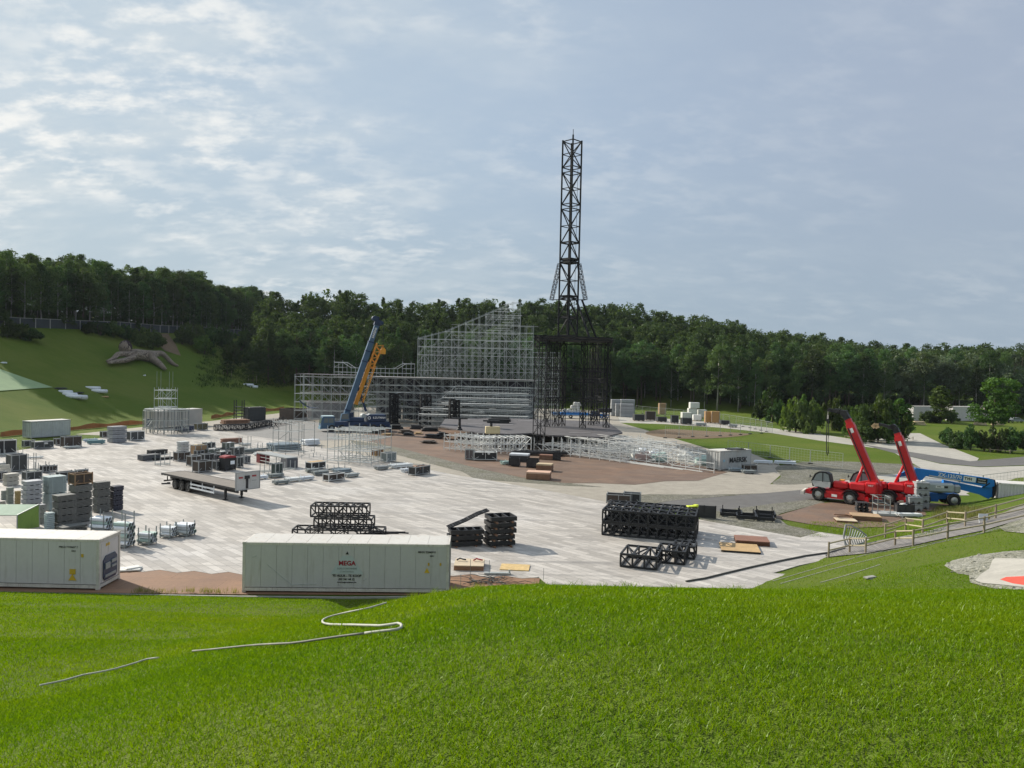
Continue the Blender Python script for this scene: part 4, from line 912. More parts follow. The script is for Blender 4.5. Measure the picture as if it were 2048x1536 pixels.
# tall stack of black frames with timber spacers
SG='black bearer frames in the tall stack'
c,w,d,h=fit(966,1022,1032,1096,.85,.30); 
for k_ in range(5):
    z=k_*(h/5); t=thing('bearer_frame','%s black bearer frame of the tall stack, timber bearers poking out'%ORD[4-k_],'steel frame',(c.x+jit(.06),c.y+jit(.06),z),.30+jit(.03),SG)
    hh=h/5-.14
    for sy in (-1,1): MB().box((0,sy*d*.46,.14+hh/2),(w,.14,hh)).build('side_beam',BLACK,t)
    for sx in (-.48,-.16,.16,.48): MB().box((sx*w,0,.14+hh/2),(.12,d*.92-.15,hh*.95)).build('cross_beam',BLACK,t)
    for sx in (-.3,.32): MB().box((sx*w,jit(.1),.065),(.13,d*1.25,.11)).build('bearer',PLYD,t)
c3,w3,d3,h3=fit(893,1052,968,1096,.5,.30)
for k_ in range(3):
    t=thing('bearer_frame','%s black bearer frame of the low pile left of the tall stack'%ORD[2-k_],'steel frame',(c3.x+jit(.1),c3.y,k_*.42),.30+jit(.05),'black bearer frames in the low pile')
    for sy in (-1,1): MB().box((0,sy*d3*.46,.24),(w3,.14,.3)).build('side_beam',BLACK,t)
    for sx in (-.48,-.24,0,.24,.48): MB().box((sx*w3,0,.24),(.12,d3*.92-.15,.28)).build('cross_beam',BLACK,t)
    for sx in (-.3,.3): MB().box((sx*w3,0,.05),(.12,d3*1.2,.09)).build('bearer',PLYD,t)
k=MB()
for q in (0,.35,.7): k.path([(-1.9,q,1.35),(-.6,q+.1,1.8),(.4,q+.15,2.25),(1.2,q+.15,2.5)],.06,6)
for i in range(5): u=i/4; k.bar((-1.5+2.3*u,0,1.48+.9*u),(-1.5+2.3*u,.8,1.48+.9*u),.04)
o=k.build('curved_rail_frame',BLACK); o.location=(c3.x+.6,c3.y,0); o.rotation_euler=(0,0,.3); tag(o,'curved black rail frame leaning from the low pile onto the tall stack','rail frame')
# long white-and-dark truss at the far left edge of the floor
for i,(x1,y1,x2,y2,lab) in enumerate(((425,862,492,860,'near half of the long dark truss lying at the far floor edge'),(492,860,536,851,'far half of the long dark truss lying at the far floor edge'))):
    a=G(x1,y1); b=G(x2,y2); truss(lab,((a.x+b.x)/2,(a.y+b.y)/2+.8,0),math.atan2(b.y-a.y,b.x-a.x),(b-a).length*.98,.9,1.0,10,'long dark truss halves',BLACK,.07)
for i,(x,y) in enumerate(((543,857),(551,855),(558,850),(566,847))):
    p=G(x,y); t=thing('cable_stand','small dark X-shaped stand, %s of four beyond the long truss'%('first','second','third','last')[i],'stand',p,.4,'dark X-shaped stands'); m1=MB(); m1.bar((-.45,0,0),(.45,0,1.2),.06); m1.bar((.45,0,0),(-.45,0,1.2),.06); m1.bar((0,-.4,.6),(0,.4,.6),.06); m1.bar((0,0,.6),(0,0,1.6),.06); m1.bar((-.35,0,1.2),(.35,0,1.2),.06); m1.build('stand_frame',BLACK,t)
for i,bx in enumerate(((388,846,415,861),(350,850,388,864))): crate(bx,('olive crate under the right end of the cream container','dark blue crate under the cream container')[i],(M('olive_panel',(.12,.11,.06),.7,0,.2,2),M('dkblue_panel',(.02,.03,.07),.6,0,.2,2))[i],r=.5)
bundle((440,838,500,850),'low timber pallets beside the dark grey container',(5,2),PLYD,r=.5,square=True,group=None)
k=MB()
for z in (0,.7,1.4,2.1,2.8): k.box((0,0,.35+z),(1.8,1.4,.12))
for sx in (-1,1):
    for sy in (-1,1): k.bar((sx*.85,sy*.65,0),(sx*.85,sy*.65,4.6),.08)
o=k.build('black_rack',BLACK); p=G(478,843); o.location=p; tag(o,'tall narrow black rack beside the dark grey container','rack')
# ------------------------------------------------------------------ flatbed trailer
a=A(470,978,70.9); b=A(315,945,80.0); ax=Vector((a.x-b.x,a.y-b.y,0)).normalized(); th=math.atan2(ax.y,ax.x)
lat=Vector((-ax.y,ax.x,0)); mid=Vector((a.x,a.y,0))+lat*1.28-ax*6.9
t=thing('flatbed_trailer','empty flatbed semi-trailer with a white headboard and three axles, parked on the panel floor','trailer',mid,th)
Lt=13.8; zd=1.4
dk=MB()
for i in range(8): dk.box((0,-1.09+.312*i,zd-.03),(Lt-.08,.3,.05))
dk.build('deck',M('deck_boards',(.20,.175,.15),.8,0,.2,.8,(.09,.08,.07),.6),t)
fr=MB()
for y in (-1.24,1.24): fr.box((0,y,zd-.07),(Lt,.07,.18))
for y in (-.45,.45): fr.box((-.2,y,zd-.38),(Lt-1.2,.14,.5))
for i in range(10): fr.box((-Lt/2+.6+1.38*i,0,zd-.15),(.1,2.4,.12))
fr.box((-Lt/2+.05,0,zd-.1),(.1,2.5,.22)); fr.build('chassis',BLACK,t)
rb=MB(); rb.box((-Lt/2+.35,0,.62),(.12,2.3,.14)); rb.box((-Lt/2+.4,-.8,.85),(.08,.08,.45)); rb.box((-Lt/2+.4,.8,.85),(.08,.08,.45)); rb.build('rear_bumper',BLACK,t)
for i in range(3):
    x=-4.9+1.32*i+.6
    for s_ in (-1,1):
        w=MB().wheel((x,s_*1.02,.52),.52,.4,(0,1,0),22,.55,.03).build('wheel',TYRE,t,True)
        h=MB(); h.tube((x,s_*1.1,.52),(x,s_*1.17,.52),.3,14); h.tube((x,s_*1.17,.52),(x,s_*1.24,.52),.12,10); h.build('hub',M('hub_grey',(.10,.10,.10),.6,.2,.2,3),w)
    MB().tube((x,-1.0,.52),(x,1.0,.52),.09,8).build('axle',BLACK,t)
    for s_ in (-1,1):
        g=MB(); pts=[(x+.62*math.cos(q),.52+.6*math.sin(q)) for q in np.linspace(.5,2.64,8)]
        for q in range(7): g.add([(pts[q][0],s_*.82,pts[q][1]),(pts[q+1][0],s_*.82,pts[q+1][1]),(pts[q+1][0],s_*1.22,pts[q+1][1]),(pts[q][0],s_*1.22,pts[q][1])],[(0,1,2,3)])
        g.build('mudguard',BLACK,t)
for s_ in (-1,1):
    g=MB(); 
    for z in (.55,.9): g.box((1.0,s_*1.2,z),(4.4,.05,.16))
    for x in (-1.1,1.0,3.1): g.box((x,s_*1.17,.85),(.08,.05,.7))
    g.build('side_guard',WRAP,t)
    l=MB(); l.box((4.6,s_*.85,.75),(.18,.2,1.0)); l.box((4.6,s_*.85,.25),(.13,.14,.5)); l.box((4.6,s_*.85,.03),(.42,.36,.06)); l.bar((4.5,s_*.85,.9),(3.9,s_*.5,1.1),.04); l.build('landing_leg',BLACK,t)
hb=MB(); hb.box((Lt/2+.04,0,zd+.62),(.08,2.54,1.62)); hbo=hb.build('headboard',M('headboard_white',(.55,.55,.53),.5,0,.12,1.2,(.25,.18,.13),.5),t)
hf=MB()
for y in (-1.25,1.25): hf.box((Lt/2+.05,y,zd+.62),(.12,.07,1.66))
for z in (-.2,1.44): hf.box((Lt/2+.05,0,zd+z),(.12,2.5,.07))
hf.build('headboard_frame',GREYM,hbo)
MB().box((Lt/2+.1,-.1,zd+.95),(.1,.5,.3)).build('connector_box',BLACK,hbo); MB().box((Lt/2+.1,-.1,zd+.35),(.08,.22,.9)).build('coupling_line',BLACK,hbo)
MB().box((Lt/2+.085,-.75,zd+.95),(.02,.42,.16)).build('sticker',DRED,hbo); MB().box((Lt/2+.085,.65,zd+1.02),(.02,.45,.16)).build('sticker',DRED,hbo); MB().box((Lt/2+.085,.65,zd+.6),(.02,.5,.05)).build('sticker',INKG,hbo)
k=MB(); k.box((0,0,.06),(.7,.25,.12),.5); k.box((.35,.1,.1),(.3,.18,.18),.2); o=k.build('wheel_chock',BLACK); o.location=G(330,968); tag(o,'black wheel chock on the floor behind the trailer axles','chock')
# ------------------------------------------------------------------ scaffolding
def scaffold(label,org,th,nx,ny,hf,bay=(2.07,2.07),lift=2.0,r=.04,brace=.45,decks=(),mat=None,name='scaffold',group=None,rail=True,zb=0.0,seed=1,rows=None,cat='scaffold',sparse=0.0,deckmat=None,light=None,rl=None,stagger=True):
    """tube scaffold; hf(i,j) = height at a grid node, 0 leaves it out. Each row of standards is one frame, each lift of cross tubes another"""
    rr=np.random.default_rng(seed); t=thing(name,label,cat,org,th,group); mat=mat or GALV; bx,by=bay; rl=rl or r*.9
    H=np.array([[hf(i,j) for j in range(ny+1)] for i in range(nx+1)])
    off=[0]+[float(q) for q in np.random.default_rng(seed+9).uniform(-.42,.42,ny)] if stagger else [0]*(ny+1)
    def P(i,j,z): return (i*bx+off[j]*bx,j*by,z)
    for j in range(ny+1):
        mb=MB(); led=MB()
        for i in range(nx+1):
            if H[i,j]>0: mb.bar(P(i,j,zb),P(i,j,H[i,j]+(.5 if rail and j%3==0 else .1)),r)
            if i<nx and H[i,j]>0 and H[i+1,j]>0:
                h=min(H[i,j],H[i+1,j]); z=zb+.35
                while z<=h+.01:
                    if rr.random()>sparse: led.bar(P(i,j,z),P(i+1,j,z),rl)
                    z+=lift
                k=zb+.35
                while k+lift<=h+.01:
                    if rr.random()<brace:
                        a,b=(i,i+1) if rr.random()<.5 else (i+1,i)
                        mb.bar(P(a,j,k),P(b,j,k+lift),r*.75)
                    k+=lift
                if 5.4>abs(H[i,j]-H[i+1,j])>.05 : led.bar(P(i,j,H[i,j]),P(i+1,j,H[i+1,j]),r*1.1)
                elif rail: led.bar(P(i,j,h),P(i+1,j,h),rl)
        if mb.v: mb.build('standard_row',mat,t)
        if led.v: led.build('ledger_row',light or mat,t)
    hm=H.max(); z=zb+.35; k=0
    while z<=hm+.01:
        tr=MB()
        for i in range(nx+1):
            for j in range(ny):
                if min(H[i,j],H[i,j+1])>=z-.02 and rr.random()>sparse: tr.bar(P(i,j,z),P(i,j+1,z),r*.85)
        if tr.v: tr.build('cross_tube_lift',mat,t)
        z+=lift; k+=1
    for (i0,i1,j0,j1,zd) in decks:
        d=MB(); y0=j0*by; n=max(1,int((j1-j0)*by/.62))
        for q in range(n):
            d.box(((i0+i1)/2*bx,y0+(j1-j0)*by*(q+.5)/n,zd),((i1-i0)*bx-.04,(j1-j0)*by/n-.03,.06))
        d.build('deck',deckmat or GALVB,t)
    return t
DECKM=M('scaffold_deck',(.50,.49,.46),.6,0,.2,1.5,(.25,.2,.15),.5); DECKD=M('dark_deck',(.085,.08,.085),.7,0,.35,.4,(.18,.16,.15),.5)
def zpx(px,py,d): return A(px,py,d).z
# left wing ---------------------------------------------------------
o=A(588,838,172); xw=A(735,838,172).x-o.x; n=int(round(xw/2.07)); hw=zpx(590,748,172)
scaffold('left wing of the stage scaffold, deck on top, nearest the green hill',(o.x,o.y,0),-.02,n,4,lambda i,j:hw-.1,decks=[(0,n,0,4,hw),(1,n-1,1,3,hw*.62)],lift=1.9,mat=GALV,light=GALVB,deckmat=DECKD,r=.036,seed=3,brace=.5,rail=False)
w0=A(606,836,178); mb=MB(); pts=[]
for i in range(15): a=-1.15+i*.14; pts.append((5.2+7*math.sin(a)*1.0,6-6*math.cos(a)))
for (x0,y0),(x1,y1) in zip(pts[:-1],pts[1:]): 
    L_=math.hypot(x1-x0,y1-y0); mb.box(((x0+x1)/2,(y0+y1)/2,1.9),(L_,.1,3.8),math.atan2(y1-y0,x1-x0))
t=thing('curved_wall','curved grey sheet wall under the left stage wing with a dark red rim','wall',(w0.x+1.5,w0.y-1.5,0)); mb.build('sheet',M('sheet_grey',(.24,.24,.255),.6,0,.15,.8),t)
mb=MB()
for (x0,y0),(x1,y1) in zip(pts[:-1],pts[1:]): mb.box(((x0+x1)/2,(y0+y1)/2,4.0),(math.hypot(x1-x0,y1-y0),.25,.4),math.atan2(y1-y0,x1-x0))
mb.build('rim',M('rim_red',(.10,.02,.03),.7,0,.2,2),t)
b=A(567,832,178); mb=MB()
for (x,y,w,d) in ((0,0,.12,4.5),(4.2,0,.12,4.5),(2.1,-2.2,4.3,.12),(2.1,2.2,4.3,.12)): mb.box((x,y,1.2),(w,d,2.4))
mb.box((2.1,0,.1),(4.1,4.3,.2)); o_=mb.build('skip_container',M('rust_skip',(.10,.075,.06),.7,0,.3,1)); o_.location=(b.x+.5,b.y,0); o_.rotation_euler=(0,0,-.35); tag(o_,'open rust-brown skip at the left foot of the stage scaffold','skip')
h0=A(608,812,170); mb=MB(); pts=[(x,.0,-1.6*(1-(2*x/6-1)**2)) for x in np.linspace(0,6,9)]
for i in range(8):
    a,c_=pts[i],pts[i+1]; mb.add([a,c_,(c_[0],1.1,c_[2]+.1),(a[0],1.1,a[2]+.1)],[(0,1,2,3)])
o_=mb.build('hanging_tarp',M('blue_tarp',(.02,.05,.11),.6,0,.2,2)); o_.location=(h0.x-1,h0.y-.7,h0.z+1.2); tag(o_,'dark blue tarp sagging between poles of the left stage wing','tarp')
# rear rails above the left wing
o=A(668,750,186); z1=zpx(668,724,186); x1=A(830,750,186).x; n=int((x1-o.x)/2.07)
scaffold('rear railing scaffold rising behind the left wing deck',(o.x,o.y,0),-.02,n,1,lambda i,j:z1 if (i<2 or i>7) else z1-1.3,lift=1.15,mat=GALV,light=GALVB,seed=5,brace=.2,zb=hw-1.0,r=.045)
# main stand -----------------------------------------------------------
D0=184; o=A(833,840,D0); xr=A(1118,840,D0).x; nxm=int(round((xr-o.x)/1.62)); zt=[]
prof_x=[833,895,898.9,899,1022,1041,1041.5,1075,1076,1130]; prof_y=[676,660,659,657,604,605,652,652,705,705]
def zprof(i):
    px=833+(1118-833)*i/nxm; return zpx(px,float(np.interp(px,prof_x,prof_y)),D0)
ZT=[zprof(i) for i in range(nxm+1)]
GDECK=M('grey_deck',(.20,.195,.19),.7,0,.25,.8)
def hmain(i,j):
    if j<=3: return ZT[i]
    return max(12,ZT[i]-(j-3)*2.2)
dk=[]
def mi(px): return (px-833)/(1118-833)*nxm
for (py,x0,x1) in ((651,899,1073),(672,899,1015),(694,833,1015),(696,1030,1090),(713,833,1118),(737,850,1118),(764,833,1118),(784,833,1118)): dk.append((mi(x0),mi(x1),0,.18,zpx((x0+x1)/2,py,D0)))
MAINT=scaffold('tall main stage scaffold with a sloping gable top, between crane and black tower',(o.x,o.y,0),-.012,nxm,6,hmain,bay=(1.62,1.7),lift=1.9,decks=dk,mat=GALV,light=GALV,seed=11,brace=.7,r=.025,deckmat=DECKM)
for (py,x0,x1) in ((609,1002,1022),(616,1000,1020),(623,985,1022),(630,968,1040),(638,968,1022),(645,1000,1022),(661,968,1022),(683,968,1022),(702,850,880),(706,940,1000),(657,985,1015),(668,1000,1030),(720,900,960),(728,1030,1090)):
    z=zpx((x0+x1)/2,py,D0); MB().box(((mi(x0)+mi(x1))/2*1.62,.9,z),((mi(x1)-mi(x0))*1.62,.4,.07)).build('plank',GALVB,MAINT)
# central block in front with a wide deck ------------------------------------
o=A(735,842,171); x1=A(1075,842,171).x; n=int(round((x1-o.x)/2.07)); zc=10.2
dk=[(0,n,0,6,zc)]+[(2,n,0,.3,7.6),(int(n*.45),n,0,.3,5.2),(0,5,0,.3,6.4)]
t=scaffold('central stage scaffold block with a wide grey deck, right of the crane',(o.x,o.y,0),-.01,n,6,lambda i,j:zc-.08,bay=(2.07,1.55),lift=1.6,decks=dk,mat=GALV,light=GALV,seed=21,brace=.75,rail=False,r=.034,deckmat=GDECK)
nm=M('dark_net',(.045,.042,.058),.9,0,.3,.6,(.09,.07,.11),.5)
for k in range(6):
    xa=n*2.07*k/6; MB().box((xa+n*2.07/12,9.35,zc/2),(n*2.07/6-.15,.05,zc-.6)).build('backdrop_net',nm,t)
fl=MB(); fl.box((n*2.07*.6,4.6,4.2),(n*2.07*.7,9,.1)); fl.build('inner_floor',DECKD,t)
for k in range(6):
    m_=MB(); z=.35+1.6*k+.07
    for q in range(36):
        i=rng.uniform(0,n-2); j=int(rng.integers(0,4)); m_.box((i*2.07+1.5,j*1.55+rng.uniform(-.3,.3),z+rng.uniform(-.01,.05)),(rng.uniform(.8,3.0),.25,.06),jit(.03))
    m_.build('plank_layer',GALVB,t)['kind']='stuff'
for q in range(44):
    i=int(rng.integers(0,n)); k=int(rng.integers(0,6)); j=rng.choice([1.97,2.97,3.97]); MB().box((i*2.07+1.03,j*1.55,.35+1.6*k+.8),(1.95,.03,1.45)).build('net_panel',nm,t)
# stepped lower front -------------------------------------------------------
o=A(835,842,158); x1=A(1062,842,158).x; n=int(round((x1-o.x)/2.07))
def hstep(i,j): return 2.9+1.15*j*(1.0 if i>2 else .6)
dk=[(0 if j<2 else 2,n,j,j+.55,2.9+1.1*j) for j in range(5)]+[(n//2,n,j+.5,j+.9,2.2+1.1*j) for j in range(5)]
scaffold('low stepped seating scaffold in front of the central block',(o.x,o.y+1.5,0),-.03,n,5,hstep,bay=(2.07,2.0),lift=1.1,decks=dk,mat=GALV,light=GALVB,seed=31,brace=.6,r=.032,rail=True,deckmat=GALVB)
# loose grid of white boards laid on the stands
mb=MB()
for i in range(60):
    px=rng.uniform(860,1060); py=rng.uniform(800,838); d=rng.uniform(159,169); p=A(px,py,d); mb.box((p.x,p.y,p.z),(rng.uniform(.8,2.2),.25,.05),jit(.1))
stuff(mb.build('loose_planks',DECKM),'scattered pale planks lying across the stage stands','planks')
# main stage floor ---------------------------------------------------------------
zf=2.5
fp=[G(x,y,zf) for x,y in ((880,852),(958,866),(1012,868),(1062,866),(1100,870),(1205,874),(1245,865),(1215,843),(1000,836),(890,838))]
t=thing('stage_floor','dark grey stage floor on low scaffolding under the black tower','stage floor',(fp[0].x,fp[0].y,0))
loc=[(p.x-fp[0].x,p.y-fp[0].y) for p in fp]; ar=sum(loc[i][0]*loc[(i+1)%len(loc)][1]-loc[(i+1)%len(loc)][0]*loc[i][1] for i in range(len(loc)))
if ar<0: loc=loc[::-1]
MB().prism(loc,zf-.22,zf).build('floor_slab',DECKD,t)
for k,(x,y,w_,h_) in enumerate(((1010,850,3,1.6),(1120,853,4,1.8),(1060,842,5,1.5),(1160,866,3.5,1.5),(950,848,3,1.4))):
    q=G(x,y,zf); MB().box((q.x-fp[0].x,q.y-fp[0].y,zf+.02),(w_,h_,.04),jit(.3)).build('floor_plate',M('floor_plate',(.19,.18,.185),.6,0,.3,1),t)
# scaffold legs under the front edge of the floor
def under(pa,pb,n,h,label,depth=6,zt=None,seed=1,dz=0):
    a=G(*pa); b=G(*pb); th=math.atan2(b.y-a.y,b.x-a.x); Ls=(b-a).length
    return scaffold(label,(a.x,a.y,0),th,n,int(depth/2),lambda i,j:h,bay=(Ls/n,2.0),lift=1.0,mat=GALVB,light=GALVB,seed=seed,brace=.6,rail=False,r=.045)
under((1068,905),(1240,925),9,2.2,'scaffold legs under the front edge of the dark stage floor',6,seed=41)
under((888,900),(958,908),6,2.6,'small leg scaffold under the left pedestal on the rusty plates',5,seed=42)
t=under((965,908),(1062,906),8,2.35,'dense low scaffold under the right pedestal left of the tower',5,seed=43)
# long low scaffold field on the right, fanning out towards the lettered container
a=G(1136,905); b=G(1428,947); th=math.atan2(b.y-a.y,b.x-a.x); Ls=(b-a).length; n=12; lat_=G(1240,868)-a
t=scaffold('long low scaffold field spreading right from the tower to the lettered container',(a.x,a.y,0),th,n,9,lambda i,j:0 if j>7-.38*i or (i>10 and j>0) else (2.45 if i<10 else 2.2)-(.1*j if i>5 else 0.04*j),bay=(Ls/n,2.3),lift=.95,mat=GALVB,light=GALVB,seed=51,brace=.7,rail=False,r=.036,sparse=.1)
k=MB()
for i in range(9): k.bar((-.5+i*Ls/9,-.3,2.5),(1.9+i*Ls/9,-.35,2.45),.045)
for q in range(3): k.bar((0,-.6-.7*q,.12),(Ls*(.95-.1*q),-.6-.6*q,.12),.05)
k.build('front_rail',GALVB,t)
k=MB()
for i in range(16): x=rng.uniform(0,Ls*.45); y=rng.uniform(0,9); k.box((x,y,2.5),(rng.uniform(1.5,2.4),.6,.06),jit(.05))
k.build('loose_deck',DECKM,t)
for i in range(7):
    q=Vector((rng.uniform(.3,.8)*Ls,rng.uniform(2,8))); m_=MB(); m_.rbox((0,0,.5),(2.2,1.4,1.0),.15,jit(.5)); m_.rbox((.4,.2,1.1),(1.2,.9,.4),.1,jit(.8)); o_=m_.build('wrapped_load',(WRAP,M('mint_wrap',(.40,.55,.48),.5,0,.1,2),BAG,M('pinkish_wrap',(.50,.36,.33),.6,0,.2,2))[i%4])
    c_,s_=math.cos(th),math.sin(th); o_.location=(a.x+q.x*c_-q.y*s_,a.y+q.x*s_+q.y*c_,0); tag(o_,'wrapped load standing inside the low scaffold field','wrapped load','wrapped loads inside the scaffold field')
# ------------------------------------------------------------------ black tower
def lattice(mb,a,b,w,bays,r=.05,ang=0.0,rb=None):
    """four-chord lattice column between two points"""
    a=Vector(a);b=Vector(b);d=(b-a); l=d.length; d/=l; x=Vector((math.cos(ang),math.sin(ang),0)); x=(x-d*x.dot(d)).normalized(); y=d.cross(x); rb=rb or r*.6
    cs=[(x*sx+y*sy)*w/2 for sx,sy in ((-1,-1),(1,-1),(1,1),(-1,1))]
    for c_ in cs: mb.bar(a+c_,b+c_,r)
    for i in range(bays+1):
        p=a+d*(l*i/bays)
        for k in range(4): mb.bar(p+cs[k],p+cs[(k+1)%4],rb)
        if i<bays:
            q=a+d*(l*(i+1)/bays)
            for k in range(4):
                if (i+k)%2: mb.bar(p+cs[k],q+cs[(k+1)%4],rb)
                else: mb.bar(p+cs[(k+1)%4],q+cs[k],rb)
    return mb
zp=zpx(1077,673,120)
fl_=A(1077,905,120); t=thing('stage_tower','tall black lattice tower on a legged platform rising above the trees','tower',(fl_.x,fl_.y,0)); TO=Vector((fl_.x,fl_.y,0))
BK=M('tower_black',(.009,.010,.012),.8,0,.3,1.5,(.02,.02,.02))
legs=[(1077,905,None),(1094,853.5,zf),(1110,853,zf),(1124,852.5,zf),(1165,856,zf),(1182,850,zf),(1193,848,zf),(1212,855,zf)]
for x,y,z in legs:
    p=G(x,y,z or 0.0); w_=1.35 if z is None else .8
    top=Vector((p.x,p.y,zp))-TO; lattice(MB(),p-TO,top,w_,13,.062,.5,.03).build('leg',BK,t)
p=G(1077,905); 
pl=[(A(1068,674,119)),(A(1226,679,123)),(A(1222,682,146)),(A(1080,680,146))]; pl=[(q.x-TO.x,q.y-TO.y) for q in pl]
MB().prism(pl,zp+.03,zp+.22).build('platform',BK,t)
m_=MB()
for i in range(4):
    a_=Vector((pl[i][0],pl[i][1],zp-.3)); b_=Vector((pl[(i+1)%4][0],pl[(i+1)%4][1],zp-.3)); m_.bar(a_,b_,.09); n_=10
    for k in range(n_): m_.bar(a_.lerp(b_,k/n_)+Vector((0,0,.26*(k%2))),a_.lerp(b_,(k+1)/n_)+Vector((0,0,.26*((k+1)%2))),.05)
m_.build('platform_edge_truss',BK,t)
cpt=[G(x,y,z or 0.0) for x,y,z in legs]
for z in (12.6,10.6,7.2):
    m_=MB()
    for i,j in ((1,2),(2,3),(3,4),(4,5),(5,6),(6,7),(4,7)):
        a_=Vector((cpt[i].x-TO.x,cpt[i].y-TO.y,z)); b_=Vector((cpt[j].x-TO.x,cpt[j].y-TO.y,z)); m_.bar(a_,b_,.06); m_.bar(a_+Vector((0,0,.6)),b_+Vector((0,0,.6)),.06)
        k_=6
        for q in range(k_): m_.bar(a_.lerp(b_,q/k_)+Vector((0,0,.6*(q%2))),a_.lerp(b_,(q+1)/k_)+Vector((0,0,.6*((q+1)%2))),.035)
    m_.build('tie_beam',BK,t)
for (i,j) in ((5,7),(4,5),(3,4)):
    a_=cpt[i]-TO; b_=cpt[j]-TO; mid_=(a_+b_)/2; L_=math.hypot(b_.x-a_.x,b_.y-a_.y); m_=MB()
    nn=14
    for q in range(nn): u=q/(nn-1); p_=a_.lerp(b_,u); m_.bar((p_.x,p_.y,5.0),(p_.x,p_.y,12.6),.022)
    for z in np.linspace(5,12.6,13): m_.bar((a_.x,a_.y,z),(b_.x,b_.y,z),.022)
    m_.build('scaffold_mesh',BK,t)
# mast: diamond section
mc=A(1135.5,660,131); MCX,MCY=mc.x-TO.x,mc.y-TO.y; HD=1.6
def ring(z,k=1.0): return [Vector((MCX-HD*k,MCY,z)),Vector((MCX,MCY-HD*k,z)),Vector((MCX+HD*k,MCY,z)),Vector((MCX,MCY+HD*k,z))]
def mz(py): return zpx(1140,py,131)
levels=[(672,635),(635,598),(598,525),(522,484),(488,418),(411,345),(337,282)]
for a_y,b_y in levels:
    m_=MB(); za,zb_=mz(a_y),mz(b_y); A_,B_=ring(za),ring(zb_); C_=ring((za+zb_)/2); full=(a_y-b_y)>45
    for k in range(4):
        for R_ in (A_,B_): m_.bar(R_[k]+Vector((0,0,.12 if R_ is A_ else -.12)),R_[(k+1)%4]+Vector((0,0,.12 if R_ is A_ else -.12)),.07)
        if full: m_.bar(C_[k],C_[(k+1)%4],.055)
    for q in (1,3):
        for o_ in (0,2):
            if full: m_.bar(A_[o_],C_[q],.065); m_.bar(B_[o_],C_[q],.065)
            else: m_.bar(A_[o_],B_[q],.065)
    m_.build('mast_section',BK,t)
for k in range(4): MB().bar(ring(mz(672))[k],ring(mz(281))[k],.135).build('mast_leg',BK,t)
for py in (520,526,594): 
    z=mz(py); MB().add([*ring(z,1.06),*[v+Vector((0,0,.22)) for v in ring(z,1.06)]],[(0,3,2,1),(4,5,6,7),(0,1,5,4),(1,2,6,5),(2,3,7,6),(3,0,4,7)]).build('work_platform',BK,t)
# splayed lattice stays
for s_,(x0,y0,x1,y1) in (('a',(1119,528,1103,600)),('b',(1158,528,1171,600))):
    q0=A(x0,y0,131)-TO; q1=A(x1,y1,131)-TO; lattice(MB(),q0,q1,.55,14,.034,.3,.02).build('stay_truss',BK,t)
for (xa,xb) in ((1103,1118),(1154,1171)):
    m_=MB(); m_.bar(A(xa,600,131)-TO,A(xb,599,131)-TO,.06); m_.build('stay_foot',BK,t)
for (x0,y0,x1,y1,d1) in ((1153,600,1179,672,128),(1164,600,1194,673,136)):
    q0=A(x0,y0,131)-TO; q1=A(x1,y1,d1)-TO; q1.z=zp+.2; m_=MB(); m_.bar(q0,q1,.12); m_.bar(q0+Vector((.1,.9,0)),q1+Vector((.3,1.6,0)),.1); m_.build('strut',BK,t)
m_=MB(); m_.bar((MCX,MCY-HD,mz(282)),(MCX,MCY-HD,mz(275)),.13); m_.tube((MCX,MCY-HD,mz(275)),(MCX,MCY-HD,mz(264)),.05,6); m_.build('lightning_rod',BK,t)
m_=MB(); m_.tube((MCX+.95,MCY-.75,mz(670)),(MCX+1.0,MCY-.75,mz(330)),.03,5); m_.build('cable',BK,t)
# short black lattice towers standing at the stage front
LT='short black lattice towers at the stage front'
for i,(x,y,yt,w_) in enumerate(((783,848,786,1.5),(845,852,789,1.9),(903,858,798,1.7))):
    p=G(x,y); ht=(y-yt)*p.y/F*1.0; tt=thing('lattice_tower','short black lattice tower, %s of the three before the central scaffold'%('leftmost','middle','rightmost')[i],'truss tower',p,.2,LT); lattice(MB(),(0,0,0),(0,0,ht),w_*.55,9,.12,.2,.07).build('lattice',BK,tt)
    lattice(MB(),(w_*.7,.3,0),(w_*.7,.3,ht*.97),w_*.4,9,.1,.2,.06).build('lattice',BK,tt); MB().box((w_*.35,.15,.1),(w_*1.7,w_*1.0,.2)).build('base_plate',BK,tt)
# pedestals
PG='black flared pedestals on the front scaffold'
for i,(x,yb,yt) in enumerate(((919,860,835),(982,868,840))):
    p=G(x,yb,2.6 if i==0 else 2.4); hh=(yb-yt)*p.y/F; tt=thing('pedestal','black pedestal with flared foot, %s'%('left one on the front scaffold' if i==0 else 'right one beside the yellow box'),'pedestal',p,0,PG)
    m_=MB(); prof=[(.55,0),(.5,.12),(.3,.35),(.22,.7),(.2,hh-.25)]
    for (r0,z0),(r1,z1_) in zip(prof[:-1],prof[1:]): m_.tube((0,0,z0),(0,0,z1_),r0,12,r1,True)
    m_.build('column',BLACK,tt,True); MB().box((0,0,hh-.14),(2.6,.5,.22)).build('top_beam',BLACK,tt)
p=G(985,867,zf); o_=MB().rbox((0,0,.55),(2.3,1.1,1.1),.06,.15).build('timber_box',M('pale_box',(.55,.46,.27),.6,0,.1,1.5)); o_.location=p; tag(o_,'pale yellow box on the stage floor behind the right pedestal','box')
